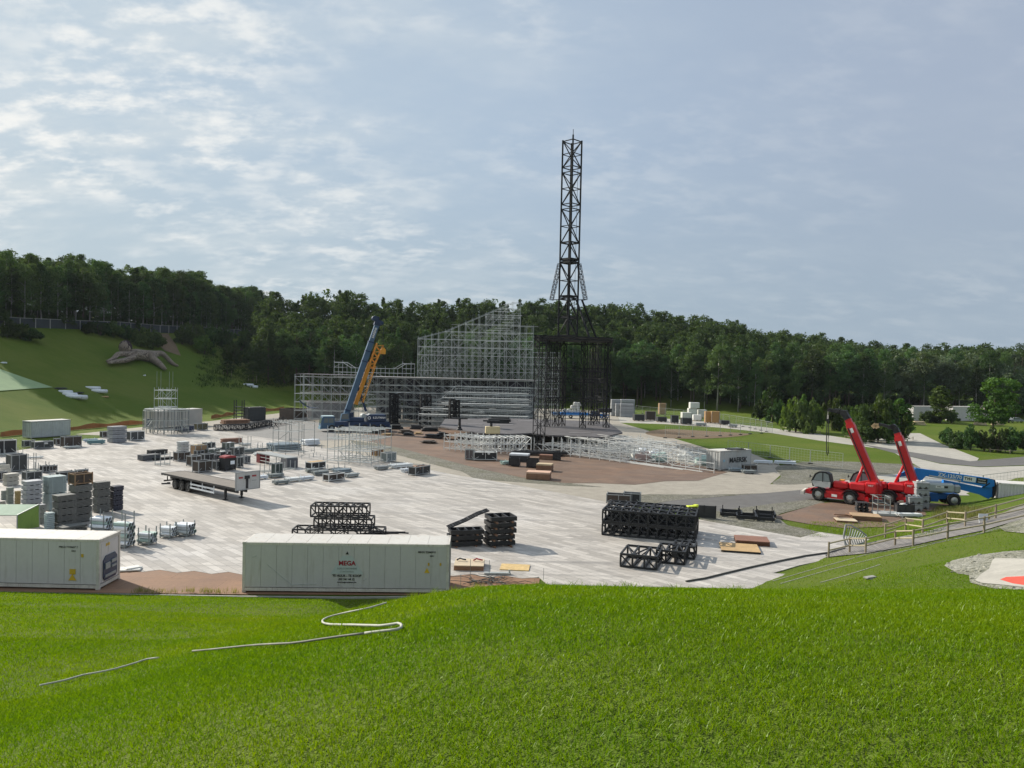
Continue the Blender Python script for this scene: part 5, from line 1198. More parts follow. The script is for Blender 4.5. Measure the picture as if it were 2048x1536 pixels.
for k,(x,y,w_,h_) in enumerate(((998,846,4.2,.8),(1002,841,3.6,.7))):
    p=G(x,y,zf); m_=MB()
    for q in range(3): m_.rbox((jit(.2),jit(.1),h_*(q+.5)/3),(w_,1.2,h_/3-.03),.03,jit(.03))
    o_=m_.build('panel_stack',BLACKP); o_.location=p; tag(o_,'%s black panel stack on the stage floor'%('nearer','farther')[k],'panel stack')
# dark piles along the stage foot
DG='dark panel piles on the rusty plates before the stage'
DP=((762,856,26,8),(790,858,34,10),(812,866,30,8),(835,858,34,10),(860,862,36,9),(868,876,40,9),(858,886,30,6),(815,870,22,6),(750,866,16,6),(885,872,22,9),(776,870,22,4),(838,868,16,4))
for k,(x,y,w_,h_) in enumerate(DP):
    p=G(x,y); s_=p.y/F; m_=MB(); n_=4
    for q in range(n_): m_.rbox((jit(.3),jit(.2),.08+h_*s_*.75*(q+.5)/n_),(w_*s_*(1-.12*q+jit(.1)),1.6,h_*s_*.75/n_-.02),.03,jit(.2))
    m_.box((-w_*s_*.3,0,.04),(.2,1.7,.08)); m_.box((w_*s_*.3,0,.04),(.2,1.7,.08))
    o_=m_.build('panel_pile',(BLACKP,BLACK,DARKB,BLACKP)[k%4] if k<10 else PLY); o_.location=p; o_.rotation_euler=(0,0,jit(.3)); tag(o_,('black' if k<10 else 'tan')+' panel pile lying at the foot of the short lattice towers' if k<10 else ('tan board pile left of the dark panel piles' if k==10 else 'tan board pile in front of the dark panel piles'),'panel pile',DG if k<10 else None)
# loads on the rusty plates below the tower
pallet((1018,905,1060,924),'pallet of white boards below the tower on the rusty plates',WRAP,BLACKP,r=.6,th=-.2)
crate((1018,915,1040,933),'squat black box left of the black double box on the rusty plates',BLACKP,BLACK,r=.8,th=-.2); crate((1053,916,1078,936),'black double box behind the plywood pallets on the rusty plates',BLACKP,BLACK,r=.7,th=-.2)
pallet((1072,925,1107,943),'upper plywood pallet right of the black double box',M('pale_ply2',(.50,.40,.26),.7,0,.2,1),PLYD,r=.7,th=-.25); pallet((1052,940,1103,960),'plywood pallet with pinkish top nearest the cobbles',M('pink_ply',(.55,.36,.26),.7,0,.15,1),PLYD,r=.65,th=-.15)
m_=MB()
for q in range(7): m_.bar((-4.5+.25*q,-.5+.3*q,.35+.05*(q%3)),(4.6-.3*q,.2+.35*q,.4+.06*(q%2)),.14)
for q in (-3,0,3): m_.box((q,.5,.15),(.3,2.6,.3))
p=G(1082,911); o_=m_.build('beam_pile',BLACK); o_.location=p; o_.rotation_euler=(0,0,-.1); tag(o_,'long black beams piled below the foot of the tower','beams')
crate((1106,905,1121,921),'small black box at the right end of the long black beams',BLACKP,BLACK,r=.8,th=-.1); pallet((1078,908,1112,920),'reddish board pallet between the long black beams and the small black box',M('redbrown_board',(.24,.12,.08)),PLYD,r=.5,th=-.25)
crate((930,898,948,920),'dark mesh crate left of the pipe-filled crate on the rusty plates',M('mesh_panel',(.13,.11,.11),.7,0,.2,3),GALV,r=.8,th=-.1); crate((947,902,994,921),'black-sided crate of bright pipes below the right pedestal',BLACKP,GALVB,r=.5,th=.1,fill=GALVB)
bundle((1000,920,1021,930),'pale green fittings heap left of the squat black box',(4,2),M('mint_wrap',(.40,.55,.48)),r=.6,group=None)
# scaffold cube and part-built scaffold on the floor
a=G(648,927); b=G(762,917); th=TH-.92
Ls=9.6; q=G(650,927)
c1_=G(652,926); scaffold('open scaffold cube standing on the bright end of the panel floor before the crane',(c1_.x,c1_.y+.6,0),-.30,4,3,lambda i,j:4.4,bay=(1.62,1.9),lift=1.45,mat=GALV,light=GALVB,seed=61,stagger=False,brace=.35,rail=True,r=.034,rl=.062)
c1_=G(604,912); scaffold('half-built thin scaffold over the heap of blue-grey frames',(c1_.x-4.6,c1_.y+1.6,0),-.3,2,2,lambda i,j:(4.6 if i<2 else 4.2),bay=(2.1,2.0),lift=1.5,mat=DGALV,light=GALVB,seed=62,brace=.15,rail=True,r=.028,sparse=.45,rl=.045)
# round pipe scaffold in front of the cream container, with its tower
p=G(332,866); tt=thing('pipe_scaffold','round pipe scaffold standing in front of the cream container','scaffold',p)
m_=MB(); m2_=MB()
for i in range(14):
    a_=2*PI*i/14
    for R_ in (3.9,2.7):
        x,y=R_*math.cos(a_)*1.0,R_*math.sin(a_)*.75; m_.bar((x,y,0),(x,y,4.2+.3*math.sin(a_*3)),.045)
    for z in (.9,2.4,4.0):
        b_=2*PI*(i+1)/14; m2_.bar((3.9*math.cos(a_),2.9*math.sin(a_),z),(3.9*math.cos(b_),2.9*math.sin(b_),z),.04)
    m2_.bar((3.9*math.cos(a_),2.9*math.sin(a_),.9),(2.7*math.cos(a_),2.0*math.sin(a_),2.4),.035); m2_.bar((3.9*math.cos(a_),2.9*math.sin(a_),4.0),(2.7*math.cos(a_),2.0*math.sin(a_),4.0),.04)
m_.build('standards',DGALV,tt); m2_.build('ledgers',GALV,tt)
fl2=MB(); fl2.prism([(3.7*math.cos(2*PI*i/20),2.8*math.sin(2*PI*i/20)) for i in range(20)],4.2,4.3); fl2.build('deck',DGALV,tt)
tp=T(333,822,100,260); base=A(333,818,p.y); zt_=zpx(333,776,p.y); scaffold('small galvanised scaffold tower on the round scaffold deck, thin poles on top',(base.x-1.5,base.y-1.5,0),0,2,2,lambda i,j:zt_,bay=(1.5,1.5),lift=1.5,mat=GALV,light=GALVB,seed=63,brace=.5,rail=False,r=.035,rl=.05,zb=4.3)
for i,dx in enumerate((-1.3,-.6,.9,1.5)):
    o_=MB().tube((0,0,0),(0,0,2.9),.03,5).build('antenna_pole',DGALV); o_.location=(base.x+dx,base.y-1.0,zt_+.05); tag(o_,'thin pole standing on top of the small scaffold tower','pole','thin poles on the scaffold tower')
CABG=M('cab_window_glass',(.27,.31,.31),.12,0,.12,1)
# ------------------------------------------------------------------ rotating telehandlers
def telehandler(label,rear,front,elev,blen,head,group='red telehandlers with raised booms'):
    f_=G(*front); r_=G(*rear); d=Vector((f_.x-r_.x,f_.y-r_.y,0)); wb=3.15; th=math.atan2(d.y,d.x); ux=Vector((math.cos(th),math.sin(th),0)); uy=Vector((-ux.y,ux.x,0))
    mid=(f_+r_)/2-uy*1.1; mid.z=0     # camera side is the vehicle's left (+y local)
    t=thing('telehandler',label,'telehandler',mid,th,group)
    # local: x forward, +y left side (towards the camera)
    ch=MB(); ch.extr([(-3.0,.55),(-2.85,1.15),(-1.9,1.3),(1.6,1.25),(2.3,1.2),(3.05,.95),(3.15,.6),(2.2,.5),(-2.2,.5)],-.72,.72); ch.build('chassis',RED,t)
    for s_ in (-1,1):
        p=MB(); p.extr([(-.95,.42),(.9,.42),(1.0,.62),(.85,1.12),(-.9,1.15),(-1.0,.8)],s_*.74 if s_>0 else -1.12,1.12 if s_>0 else -.74); b_=p.build('side_tank',RED,t)
        MB().box((-.05,s_*1.125,.72),(.55,.02,.26)).build('sticker',INKW,b_)
        for x in (-wb/2,wb/2):
            w=MB().wheel((x,s_*.98,.68),.68,.5,(0,1,0),26,.52,.09).build('wheel',TYRE,t,True)
            h=MB(); h.tube((x,s_*1.08,.68),(x,s_*1.16,.68),.36,16); h.build('rim',RIM,w,True); MB().tube((x,s_*1.16,.68),(x,s_*1.24,.68),.17,10).build('hub',MGREY,w)
            g=MB(); pts=[(x+.82*math.cos(q),.68+.8*math.sin(q)) for q in np.linspace(.25,2.9,9)]
            for q in range(8): g.add([(pts[q][0],s_*.72,pts[q][1]),(pts[q+1][0],s_*.72,pts[q+1][1]),(pts[q+1][0],s_*1.26,pts[q+1][1]),(pts[q][0],s_*1.26,pts[q][1]),(pts[q][0],s_*1.26,pts[q][1]-.07),(pts[q+1][0],s_*1.26,pts[q+1][1]-.07)],[(0,1,2,3),(3,2,5,4)])
            g.build('mudguard',BLACK,t)
    for x in (-3.0,3.05):
        for s_ in (-1,1):
            m_=MB(); m_.box((x+(.18 if x>0 else -.18),s_*.95,.62),(.34,.36,.34)); m_.bar((x,s_*.4,.95),(x+(.15 if x>0 else -.15),s_*.95,.75),.11); m_.build('stabiliser',RUSTW if x>0 else RED,t)
    # turret
    tu=MB(); tu.tube((0,0,1.25),(0,0,1.42),.8,20); tu.extr([(-4.15,1.45),(-4.05,2.45),(-3.3,2.6),(-1.6,2.1),(-.2,1.8),(1.0,1.7),(1.0,1.42),(-3.9,1.3)],-.95,.25); tu.build('turret',RED,t)
    cv=MB(); cv.rbox((-.55,.62,1.85),(1.5,.7,.75),.15); cv.rbox((-2.2,.62,1.85),(1.6,.7,.8),.14); cv.rbox((-3.5,.6,1.85),(1.15,.75,1.15),.12); cvo=cv.build('engine_cover',RED,t)
    text('MRT',.26,INKW,cvo,face_mtx((-3.5,.985,2.1),(-1,0,0),(0,0,1)))
    MB().rbox((-.5,.1,2.28),(.5,.5,.12),.03).build('beacon_box',YELL,t)
    # cab on the camera side, front
    cb=MB(); cp=[(.35,1.5),(.3,2.05),(.48,2.85),(.85,3.05),(1.55,3.02),(1.95,2.75),(2.3,2.0),(2.2,1.45)]
    cb.extr(cp,.28,1.08); cbo=cb.build('cab',BLACK,t)
    for y in (.275,1.085):
        g=MB(); g.add([(x,y,z) for x,z in [(.45,2.1),(.6,2.78),(.95,2.93),(1.12,2.93),(1.12,2.1)]],[(0,1,2,3,4)]); g.add([(x,y+.001,z) for x,z in [(1.2,2.1),(1.2,2.93),(1.5,2.9),(1.85,2.68),(2.13,2.1)]],[(0,1,2,3,4)]); g.build('window',CABG,cbo)
    d_=MB(); d_.extr([(.4,1.5),(.38,2.06),(2.2,2.06),(2.25,1.9),(2.0,1.45),(.9,1.4)],1.082,1.1); d_.build('door_panel',M('cab_white',(.5,.51,.5),.5,0,.1,2),cbo)
    fr=MB()
    for a_,b_ in (((.3,1.98),(.48,2.85)),((.48,2.85),(.85,3.05)),((.85,3.05),(1.55,3.02)),((1.55,3.02),(1.95,2.75)),((1.95,2.75),(2.3,2.0)),((1.16,2.0),(1.16,3.03))): fr.bar((a_[0],1.1,a_[1]),(b_[0],1.1,b_[1]),.04)
    fr.build('cab_frame',BLACK,cbo); wsh=MB(); wsh.add([(2.26,.34,2.1),(2.26,1.02,2.1),(1.95,1.02,2.72),(1.95,.34,2.72)],[(0,1,2,3)]); o_=wsh.build('windscreen',CABG,cbo); o_.location=(.03,0,.02)
    mir=MB(); mir.bar((2.2,1.1,2.4),(2.35,1.35,2.5),.02); mir.box((2.36,1.38,2.5),(.06,.16,.3)); mir.build('mirror',BLACK,t)
    # boom pivoting at the turret's rear, raised over the front
    e=math.radians(elev); bd=Vector((math.cos(e),0,math.sin(e))); bn=Vector((-math.sin(e),0,math.cos(e))); piv=Vector((-3.6,-.1,2.3))
    def beam(mb,s0,s1,w,h): 
        a_=piv+bd*s0; b_=piv+bd*s1; vs=[]
        for p in (a_,b_):
            for sy,sn in ((-1,-1),(1,-1),(1,1),(-1,1)): vs.append(p+Vector((0,sy*w/2,0))+bn*(sn*h/2))
        return mb.add(vs,[(3,2,1,0),(4,5,6,7),(0,1,5,4),(1,2,6,5),(2,3,7,6),(3,0,4,7)])
    L1=blen*.93
    bo=beam(MB(),-.35,L1,.56,.78); b1=bo.build('boom',RED,t); c_=beam(MB(),-.45,.3,.64,.9); beam(c_,L1-.5,L1-.25,.6,.82); c_.build('boom_collar',RED,b1); beam(MB(),L1,blen,.42,.6).build('boom_extension',RED,b1)
    MB().bar(piv+bd*.3+Vector((0,.31,0))-bn*.2,piv+bd*(L1-.4)+Vector((0,.31,0))-bn*.25,.05).build('hydraulic_line',BLACK,b1)
    back=beam(MB(),.6,L1*.86,.3,.08); 
    for v in range(len(back.v)): back.v[v]=tuple(Vector(back.v[v])-bn*.42)
    back.build('cable_track',BLACK,b1)
    MB().box(piv+bd*(L1-.75)+Vector((0,.285,0)),(.28,.02,.5),0,Matrix.Rotation(-(PI/2-e)*-1,3,'Y')).build('sticker',INKW,b1)
    cy=MB(); cy.tube(Vector((-1.7,-.1,1.85)),piv+bd*2.0+bn*-.35,.13,10); cy.build('lift_cylinder',RED,t,True); cy=MB(); cy.tube(piv+bd*2.0+bn*-.35,piv+bd*3.6+bn*-.4,.07,8); cy.build('cylinder_rod',RIM,t,True)
    tip=piv+bd*blen
    if head=='winch':
        h=MB(); a_=tip; k=tip+Vector((.35,0,.55)); q=tip+Vector((1.9,0,.85)); 
        h.bar(a_,k,.24,.3); h.box(k+Vector((.05,0,.1)),(.6,.55,.5)); h.bar(k,q,.11,.16); h.bar(k+Vector((.2,.15,.3)),q+Vector((0,.1,.12)),.06); h.box(k.lerp(q,.45)+Vector((0,0,.15)),(.5,.5,.34)); h.tube(q+Vector((0,-.2,0)),q+Vector((0,.2,0)),.18,12); h.build('winch_jib',BLACK,t)
        hk=q+Vector((.12,0,-.75)); m_=MB(); m_.tube(q+Vector((.12,0,0)),hk,.03,5); m_.box(hk,(.14,.12,.4)); m_.build('hook_block',RIM,t)
        base=mid+ux*hk.x+uy*hk.y; z=hk.z
        s_=MB()
        s_.path([(-.08,0,0),(-.14,.02,-1.4),(-.16,0,-3.6),(-.08,0,-3.9),(0,.02,-3.6),(.06,.02,-1.6),(.06,0,0)],.05,6)
        o_=s_.build('lifting_sling',BLACK); o_.location=(base.x,base.y,z-.15); o_.rotation_euler=(0,0,th); tag(o_,'long black sling hanging from the hook of the front red telehandler','sling')
    else:
        h=MB(); k=tip+Vector((.2,0,.45)); h.bar(tip,k,.24,.28); h.box(k+Vector((.25,0,.1)),(.8,.6,.4)); h.bar(k,k+Vector((1.6,0,.35)),.1,.14); h.tube(k+Vector((.2,-.3,.2)),k+Vector((.2,.3,.2)),.25,12); h.build('winch_jib',BLACK,t)
        h=MB(); g0=k+Vector((1.9,0,.3)); h.bar(g0,g0+Vector((.35,0,-.35)),.06,.2); h.bar(g0,g0+Vector((-.2,0,-.4)),.06,.2); h.bar(g0+Vector((-.6,0,.05)),g0,.07); h.build('grapple',M('tan_grapple',(.45,.33,.18),.6,0,.2,2),t)
    return t
telehandler('red telehandler in front, its raised boom carrying a black jib and hanging sling',(1699,1009),(1636,1001),66,6.9,'winch')
telehandler('red telehandler behind, half hidden by the front one, shorter boom with a tan grapple',(1776,1009),(1713,1001),71,5.3,'grapple')
# ------------------------------------------------------------------ blue boom lift
a=G(1848,1006); b=G(1995,1013); wl=G(1911,1014); th=math.atan2(-.12,1.0); t=thing('boom_lift','blue articulated boom lift with grey engine covers, folded down beside the white container','boom lift',(wl.x-1.4,wl.y+1.35,0),th)
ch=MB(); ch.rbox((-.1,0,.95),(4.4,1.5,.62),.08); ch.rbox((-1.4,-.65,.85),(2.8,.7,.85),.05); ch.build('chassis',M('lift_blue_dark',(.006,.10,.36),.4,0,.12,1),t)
for x in (-1.5,1.4):
    for y in (-1.05,1.05):
        w=MB().wheel((x,y,.68),.68,.46,(0,1,0),24,.5,.08).build('wheel',TYRE,t,True); s_=-1 if y<0 else 1
        MB().tube((x,y+s_*.1,.68),(x,y+s_*.19,.68),.36,14).build('rim',RIM,w,True); MB().tube((x,y+s_*.19,.68),(x,y+s_*.25,.68),.12,8).build('hub',MGREY,w)
m_=MB(); m_.tube((0,0,1.25),(0,0,1.45),.7,18); m_.build('slew_ring',BLACK,t)
cv=MB(); cv.rbox((-.35,-1.0,1.9),(3.4,.75,.95),.16); co_=cv.build('engine_cover',MGREY,t); cv=MB(); cv.rbox((1.65,-1.0,1.82),(.62,.72,.85),.14); cv.build('engine_cover',GREYM,t); cv=MB(); cv.rbox((-.1,1.0,1.9),(3.8,.7,.95),.16); cv.build('engine_cover',MGREY,t)
MB().box((-.1,-1.38,2.02),(.8,.02,.26)).build('sticker',INKW,co_); text('TVH',.2,INK,co_,face_mtx((-.2,-1.395,2.02),(1,0,0),(0,0,1)),bold=.004); MB().box((.5,-1.38,2.0),(.35,.02,.22)).build('sticker',INK,co_)
# lower and upper boom: profile in x,z
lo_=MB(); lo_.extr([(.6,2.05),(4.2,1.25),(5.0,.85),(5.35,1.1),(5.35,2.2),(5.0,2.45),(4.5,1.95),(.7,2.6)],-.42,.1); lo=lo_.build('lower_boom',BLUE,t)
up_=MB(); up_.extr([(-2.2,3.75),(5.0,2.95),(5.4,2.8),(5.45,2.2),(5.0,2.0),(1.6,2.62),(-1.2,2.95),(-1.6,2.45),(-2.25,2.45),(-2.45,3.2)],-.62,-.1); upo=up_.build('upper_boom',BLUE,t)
cap=MB(); cap.extr([(5.36,.95),(5.62,1.3),(5.66,2.3),(5.5,2.85),(5.44,2.85),(5.46,2.2),(5.36,1.2)],-.6,.1); cap.build('end_cap',BLACK,t)
m_=MB(); m_.bar((-.9,-.66,3.05),(2.2,-.66,2.62),.06,.05); m_.build('cylinder_rod',RIM,upo); m_=MB(); m_.bar((2.0,-.5,2.6),(4.9,-.5,2.12),.1,.08); m_.bar((4.3,-.6,2.0),(5.0,-.6,2.5),.05); m_.build('hose_tray',BLACK,upo)
dr=Vector((1,0,-.111)).normalized(); upv=Vector((.111,0,1)).normalized()
text('ZX-135/70',.52,INKW,upo,face_mtx((1.15,-.635,3.05),dr,upv),bold=.012)
o_=MB().add([Vector((3.05,-.63,2.82))+dr*x+upv*z for x,z in ((-.6,-.26),(.6,-.26),(.6,.26),(-.6,.26))],[(0,1,2,3)]).build('sticker',INKW,upo); text('TVH',.38,INK,upo,face_mtx((2.9,-.645,2.84),dr,upv),bold=.01)
o_=MB().add([Vector((4.2,-.63,2.68))+dr*x+upv*z for x,z in ((-.5,-.28),(.55,-.28),(.55,.28),(-.5,.28))],[(0,1,2,3)]).build('sticker',BLACK,upo); text('Verhuur',.22,INKW,upo,face_mtx((4.22,-.645,2.8),dr,upv)); text('Location',.22,INKW,upo,face_mtx((4.22,-.645,2.55),dr,upv))
j=MB(); j.bar((-2.2,-.36,3.55),(-3.1,-.36,3.2),.14,.2); j.bar((-3.1,-.36,3.2),(-3.9,-.36,2.75),.1,.16); j.bar((-2.3,-.36,3.15),(-3.4,-.36,2.85),.06); j.build('jib',BLUE,t)
j=MB()
for z in (.9,1.45,2.0):
    for y in (-1.0,.6): j.bar((-4.5,y,z),(-3.7,y,z),.03)
    for x in (-4.5,-3.7): j.bar((x,-1.0,z),(x,.6,z),.03)
for x in (-4.5,-3.7):
    for y in (-1,.6): j.bar((x,y,.9),(x,y,2.0),.03)
j.box((-4.1,-.2,.9),(.8,1.6,.06)); j.bar((-3.7,-.3,1.2),(-3.8,-.36,2.75),.08); j.build('basket',NAVY,t)
# ------------------------------------------------------------------ grey totes, cage and loose goods next to the lift
TGp='grey plastic totes stacked beside the boom lift'
def tote(w,d,h,parent):
    m_=MB(); m_.rbox((0,0,h*.55),(w,d,h*.82),.05); m_.rbox((0,0,h-.06),(w+.06,d+.06,.1),.03)
    for sx in (-.4,0,.4): m_.box((sx*w,0,h*.07),(.16,d,h*.14))
    m_.build('tub',M('tote_grey',(.27,.28,.285),.55,0,.1,2),parent); k=MB()
    for sx in (-.22,.22): k.box((sx*w,-d/2-.005,h*.3),(.16,.03,.09)); 
    k.build('handle_slot',BLACK,parent)
for st,(x,yb,n_,lab) in enumerate(((1834,1022,2,'front shorter'),(1855,1021,4,'rear taller'))):
    p=G(x,yb); 
    for k in range(n_):
        w_=1.25; t=thing('tote','%s grey tote of the %s stack beside the boom lift'%(ORD[n_-1-k],lab),'tote',(p.x,p.y+(.6 if st==0 else 1.3),k*.66),-.15+jit(.02),TGp); tote(w_,1.1,.65,t)
    for q in range(3):
        o_=MB().rbox((0,0,.09),(.26,.3,.17),.06).build('white_bundle',BAG); o_.location=(p.x-.4+.38*q,p.y+(.6 if st==0 else 1.3)+jit(.2),n_*.66); tag(o_,'small white bundle lying on the %s tote stack'%lab,'bundle','white bundles on the totes')
p=G(1786,1033); t=thing('railed_platform','low platform with galvanised hand rails in front of the rear telehandler','platform',(p.x,p.y+.9,0),-.15)
m_=MB(); m_.box((.3,0,.12),(3.2,1.7,.2)); m_.build('deck',GALV,t)
for x,y in ((-1.2,-.8),(-.1,-.8),(-1.2,.8),(-.1,.8)): MB().bar((x,y,.2),(x,y,1.75),.03).build('post',DGALV,t)
m_=MB()
for z in (1.0,1.72):
    m_.bar((-1.2,-.8,z),(-.1,-.8,z),.03); m_.bar((-1.2,.8,z),(-.1,.8,z),.03); m_.bar((-.1,-.8,z),(-.1,.8,z),.03); m_.bar((-1.2,-.8,z),(-1.2,.8,z),.03)
m_.build('rail',DGALV,t)
crate((1788,1006,1828,1030),'low black bin with white sacks left of the grey totes',BLACKP,BLACK,r=.6,th=-.15,fill=BAG)
bundle((1790,1026,1845,1037),'flat bright profiles lying on the ground below the grey totes',(5,2),GALVB,r=.3,th=.05,posts=False,group=None)
p=G(1728,1024)
for k in range(3):
    t=thing('plastic_pallet','%s black plastic pallet in the stack behind the front telehandler'%ORD[2-k],'pallet',(p.x,p.y+.5,k*.3),-.2+jit(.1),'black plastic pallets'); m_=MB(); m_.rbox((0,0,.25),(1.15,1.0,.06),.02); m_.build('top_deck',BLACKP,t)
    m_=MB()
    for sx in (-.42,0,.42): m_.box((sx,0,.11),(.16,.95,.22))
    m_.build('foot',BLACKP,t)
pallet((1697,1024,1764,1042),'wide stack of long boards at the edge of the right rusty plates',M('aged_board',(.38,.26,.15),.75,0,.2,1),PLYD,r=.7,th=-.25,H=.4)
pallet((1666,1032,1716,1046),'flat pale boards with offcuts left of the long board stack',M('pale_ply',(.55,.45,.32)),PLYD,r=.8,th=-.2,n=2,H=.18)
m_=MB(); m_.rbox((0,0,.05),(1.6,.28,.09),.02,.2); m_.rbox((-.2,.2,.13),(1.3,.25,.08),.02,-.15); m_.rbox((.4,.0,.2),(.2,.9,.08),.02,.1); o_=m_.build('offcuts',PLYD); p=G(1690,1040); o_.location=(p.x,p.y+.2,.28); tag(o_,'dark timber offcuts thrown on the flat pale boards','offcuts')
# ------------------------------------------------------------------ mobile crane
a=A(640,866,147); b=A(777,862,152); th=math.atan2(b.y-a.y,b.x-a.x); t=thing('mobile_crane','dark blue mobile crane with raised boom and yellow lattice jib before the stage','crane',(a.x,a.y,0),th)
Lc=(b-a).length
ch=MB(); ch.extr([(2.6,.9),(2.6,1.85),(Lc-.3,1.85),(Lc,1.5),(Lc,.9)],-1.3,1.3); ch.build('carrier',NAVY,t)
cb=MB(); cb.extr([(0,.55),(-.05,1.5),(.25,2.75),(.6,2.9),(2.5,2.9),(2.55,.55)],-1.35,1.35); cbo=cb.build('carrier_cab',STEELB,t)
g=MB(); g.add([(-.03,-1.2,1.55),(.21,-1.2,2.62),(.21,1.2,2.62),(-.03,1.2,1.55)],[(3,2,1,0)]); o_=g.build('windscreen',GLASS,cbo); o_.location=(-.04,0,.02)
g=MB(); g.add([(.45,-1.37,1.7),(1.3,-1.37,1.7),(1.3,-1.37,2.6),(.6,-1.37,2.6)],[(0,1,2,3)]); g.add([(1.45,-1.37,1.7),(2.3,-1.37,1.7),(2.3,-1.37,2.6),(1.45,-1.37,2.6)],[(0,1,2,3)]); g.build('side_window',GLASS,cbo)
MB().box((-.08,0,.75),(.18,2.6,.5)).build('bumper',M('light_blue_bumper',(.10,.28,.42),.5,0,.1,2),cbo)
for y in (-1,1): MB().box((-.18,y,.85),(.03,.3,.2)).build('headlight',YSIGN,cbo)
roofp=MB(); roofp.box((1.4,0,2.94),(2.2,2.6,.06)); roofp.build('cab_roof',M('cab_roof_pale',(.40,.52,.55),.5,0,.1,2),cbo)
for x in (2.0,3.9,6.6,8.3,10.0,11.7):
    if x>Lc-.7: continue
    for y in (-1.15,1.15):
        w=MB().wheel((x,y,.68),.68,.5,(0,1,0),20,.5,.05).build('wheel',TYRE,t,True); MB().tube((x,y+.2*(1 if y>0 else -1),.68),(x,y+.28*(1 if y>0 else -1),.68),.3,12).build('rim',MGREY,w)
for x in (4.9,Lc-.4):
    for y in (-1,1): m_=MB(); m_.box((x,y*2.2,.95),(.4,2.2,.3)); m_.box((x,y*3.2,.5),(.2,.2,.9)); m_.box((x,y*3.2,.05),(.7,.7,.1)); m_.build('outrigger',NAVY,t)
su=MB(); su.rbox((6.6,0,2.25),(3.2,2.5,.75),.1); su.rbox((5.6,.9,2.9),(1.6,.9,1.2),.1); su.build('superstructure',NAVY,t)
oc=MB(); oc.extr([(3.6,2.0),(3.9,3.4),(5.2,3.6),(5.4,2.0)],-1.3,-.4); oco=oc.build('crane_cab',STEELB,t); g=MB(); g.add([(3.72,-1.31,2.4),(5.2,-1.31,2.4),(5.1,-1.31,3.45),(3.95,-1.31,3.3)],[(0,1,2,3)]); g.build('window',GLASS,oco)
wn=MB(); wn.tube((8.2,-.8,2.9),(8.2,.8,2.9),.5,14); wn.tube((9.5,-.8,2.9),(9.5,.8,2.9),.45,14); wn.build('winch_drum',MGREY,t)
cw=MB(); cw.rbox((Lc-2.6,0,2.55),(3.6,2.7,1.3),.1); cwo=cw.build('counterweight',NAVY,t); text('E.ZUTMAN',.5,INKW,cwo,face_mtx((Lc-2.2,-1.37,2.62),(1,0,0),(0,0,1)),bold=.015); em=MB()
for i in range(6):
    a0=2*PI*i/6+.2; a1=a0+.75; em.add([(Lc-4.15+.34*math.cos(a0),-1.37,2.6+.34*math.sin(a0)),(Lc-4.15+.34*math.cos(a1),-1.37,2.6+.34*math.sin(a1)),(Lc-4.15+.18*math.cos(a1),-1.37,2.6+.18*math.sin(a1)),(Lc-4.15+.18*math.cos(a0),-1.37,2.6+.18*math.sin(a0))],[(0,3,2,1)])
em.build('emblem',INKW,cwo)
Ri=Matrix.Rotation(-th,3,'Z')
def loc_(p): return Ri@(p-Vector((a.x,a.y,0)))
bp=loc_(A(694,824,149)); bt=loc_(A(757,640,149)); bd=(bt-bp).normalized(); BL=(bt-bp).length; sy=Vector((0,1,0)); bn=bd.cross(sy).normalized()*-1
def bx(mb,s0,s1,w,h,off=0.0,oy=0.0):
    vs=[]
    for s_ in (s0,s1):
        p=bp+bd*s_+bn*off+sy*oy
        for a_,b_ in ((-1,-1),(1,-1),(1,1),(-1,1)): vs.append(p+sy*(a_*w/2)+bn*(b_*h/2))
    return mb.add(vs,[(3,2,1,0),(4,5,6,7),(0,1,5,4),(1,2,6,5),(2,3,7,6),(3,0,4,7)])
m_=bx(MB(),-.6,BL*.76,.95,1.0); bm=m_.build('boom_base_section',STEELB,t); bx(MB(),BL*.76,BL*.95,.8,.86).build('boom_top_section',STEELB,t)
col_=MB()
for f in (.02,.55,.66,.76): bx(col_,BL*f-.12,BL*f+.12,1.06,1.12)
col_.build('boom_collar',NAVY,bm)
hd=MB(); bx(hd,BL*.94,BL*1.0,1.1,1.2); hd.tube(bt-sy*.6-bn*.9,bt+sy*.6-bn*.9,.45,12); hd.tube(bt-sy*.6+bn*.7-bd*.4,bt+sy*.6+bn*.7-bd*.4,.35,12); bx(hd,BL*.985,BL*1.03,.4,1.0,-.5); hd.build('boom_head',NAVY,t)
bt2=Vector((1,0,0)); text('SARENS',.6,INKW,bm,face_mtx(bp+bd*(BL*.86)-sy*.42,bd,-bn if (-sy).dot(bd.cross(-bn))>0 else bn),bold=.015)
lc=MB(); lc.tube(bp+bd*1.0+Vector((3.2,0,-1.5))*0+Vector((3.4,0,-.8)),bp+bd*(BL*.34)-bn*.4,.24,10); lc.build('luffing_cylinder',NAVY,t)
# jib stowed along the right flank of the boom
sg=1.0 if (bp+bn).x>(bp-bn).x else -1.0
jo=sg*1.12
jb=MB(); bx(jb,BL*.10,BL*.56,.7,.68,jo); jb.build('jib_box_section',YELL,t)
lt_=MB(); s0,s1=BL*.5,BL*.77
def jc(s_,a_,b_,k): return bp+bd*s_+bn*(sg*(1.55+.25*k)+b_*(.45+.2*k))+sy*a_*(.45)
for a_ in (-1,1):
    for b_ in (-1,1): lt_.bar(jc(s0,a_,b_,0),jc(s1,a_,b_,1),.09)
n_=8
for i in range(n_):
    u0=s0+(s1-s0)*i/n_; u1=s0+(s1-s0)*(i+1)/n_
    for a_ in (-1,1): lt_.bar(jc(u0,a_,-1 if i%2 else 1,i/n_),jc(u1,a_,1 if i%2 else -1,(i+1)/n_),.06)
    for b_ in (-1,1): lt_.bar(jc(u0,-1 if i%2 else 1,b_,i/n_),jc(u1,1 if i%2 else -1,b_,(i+1)/n_),.06)
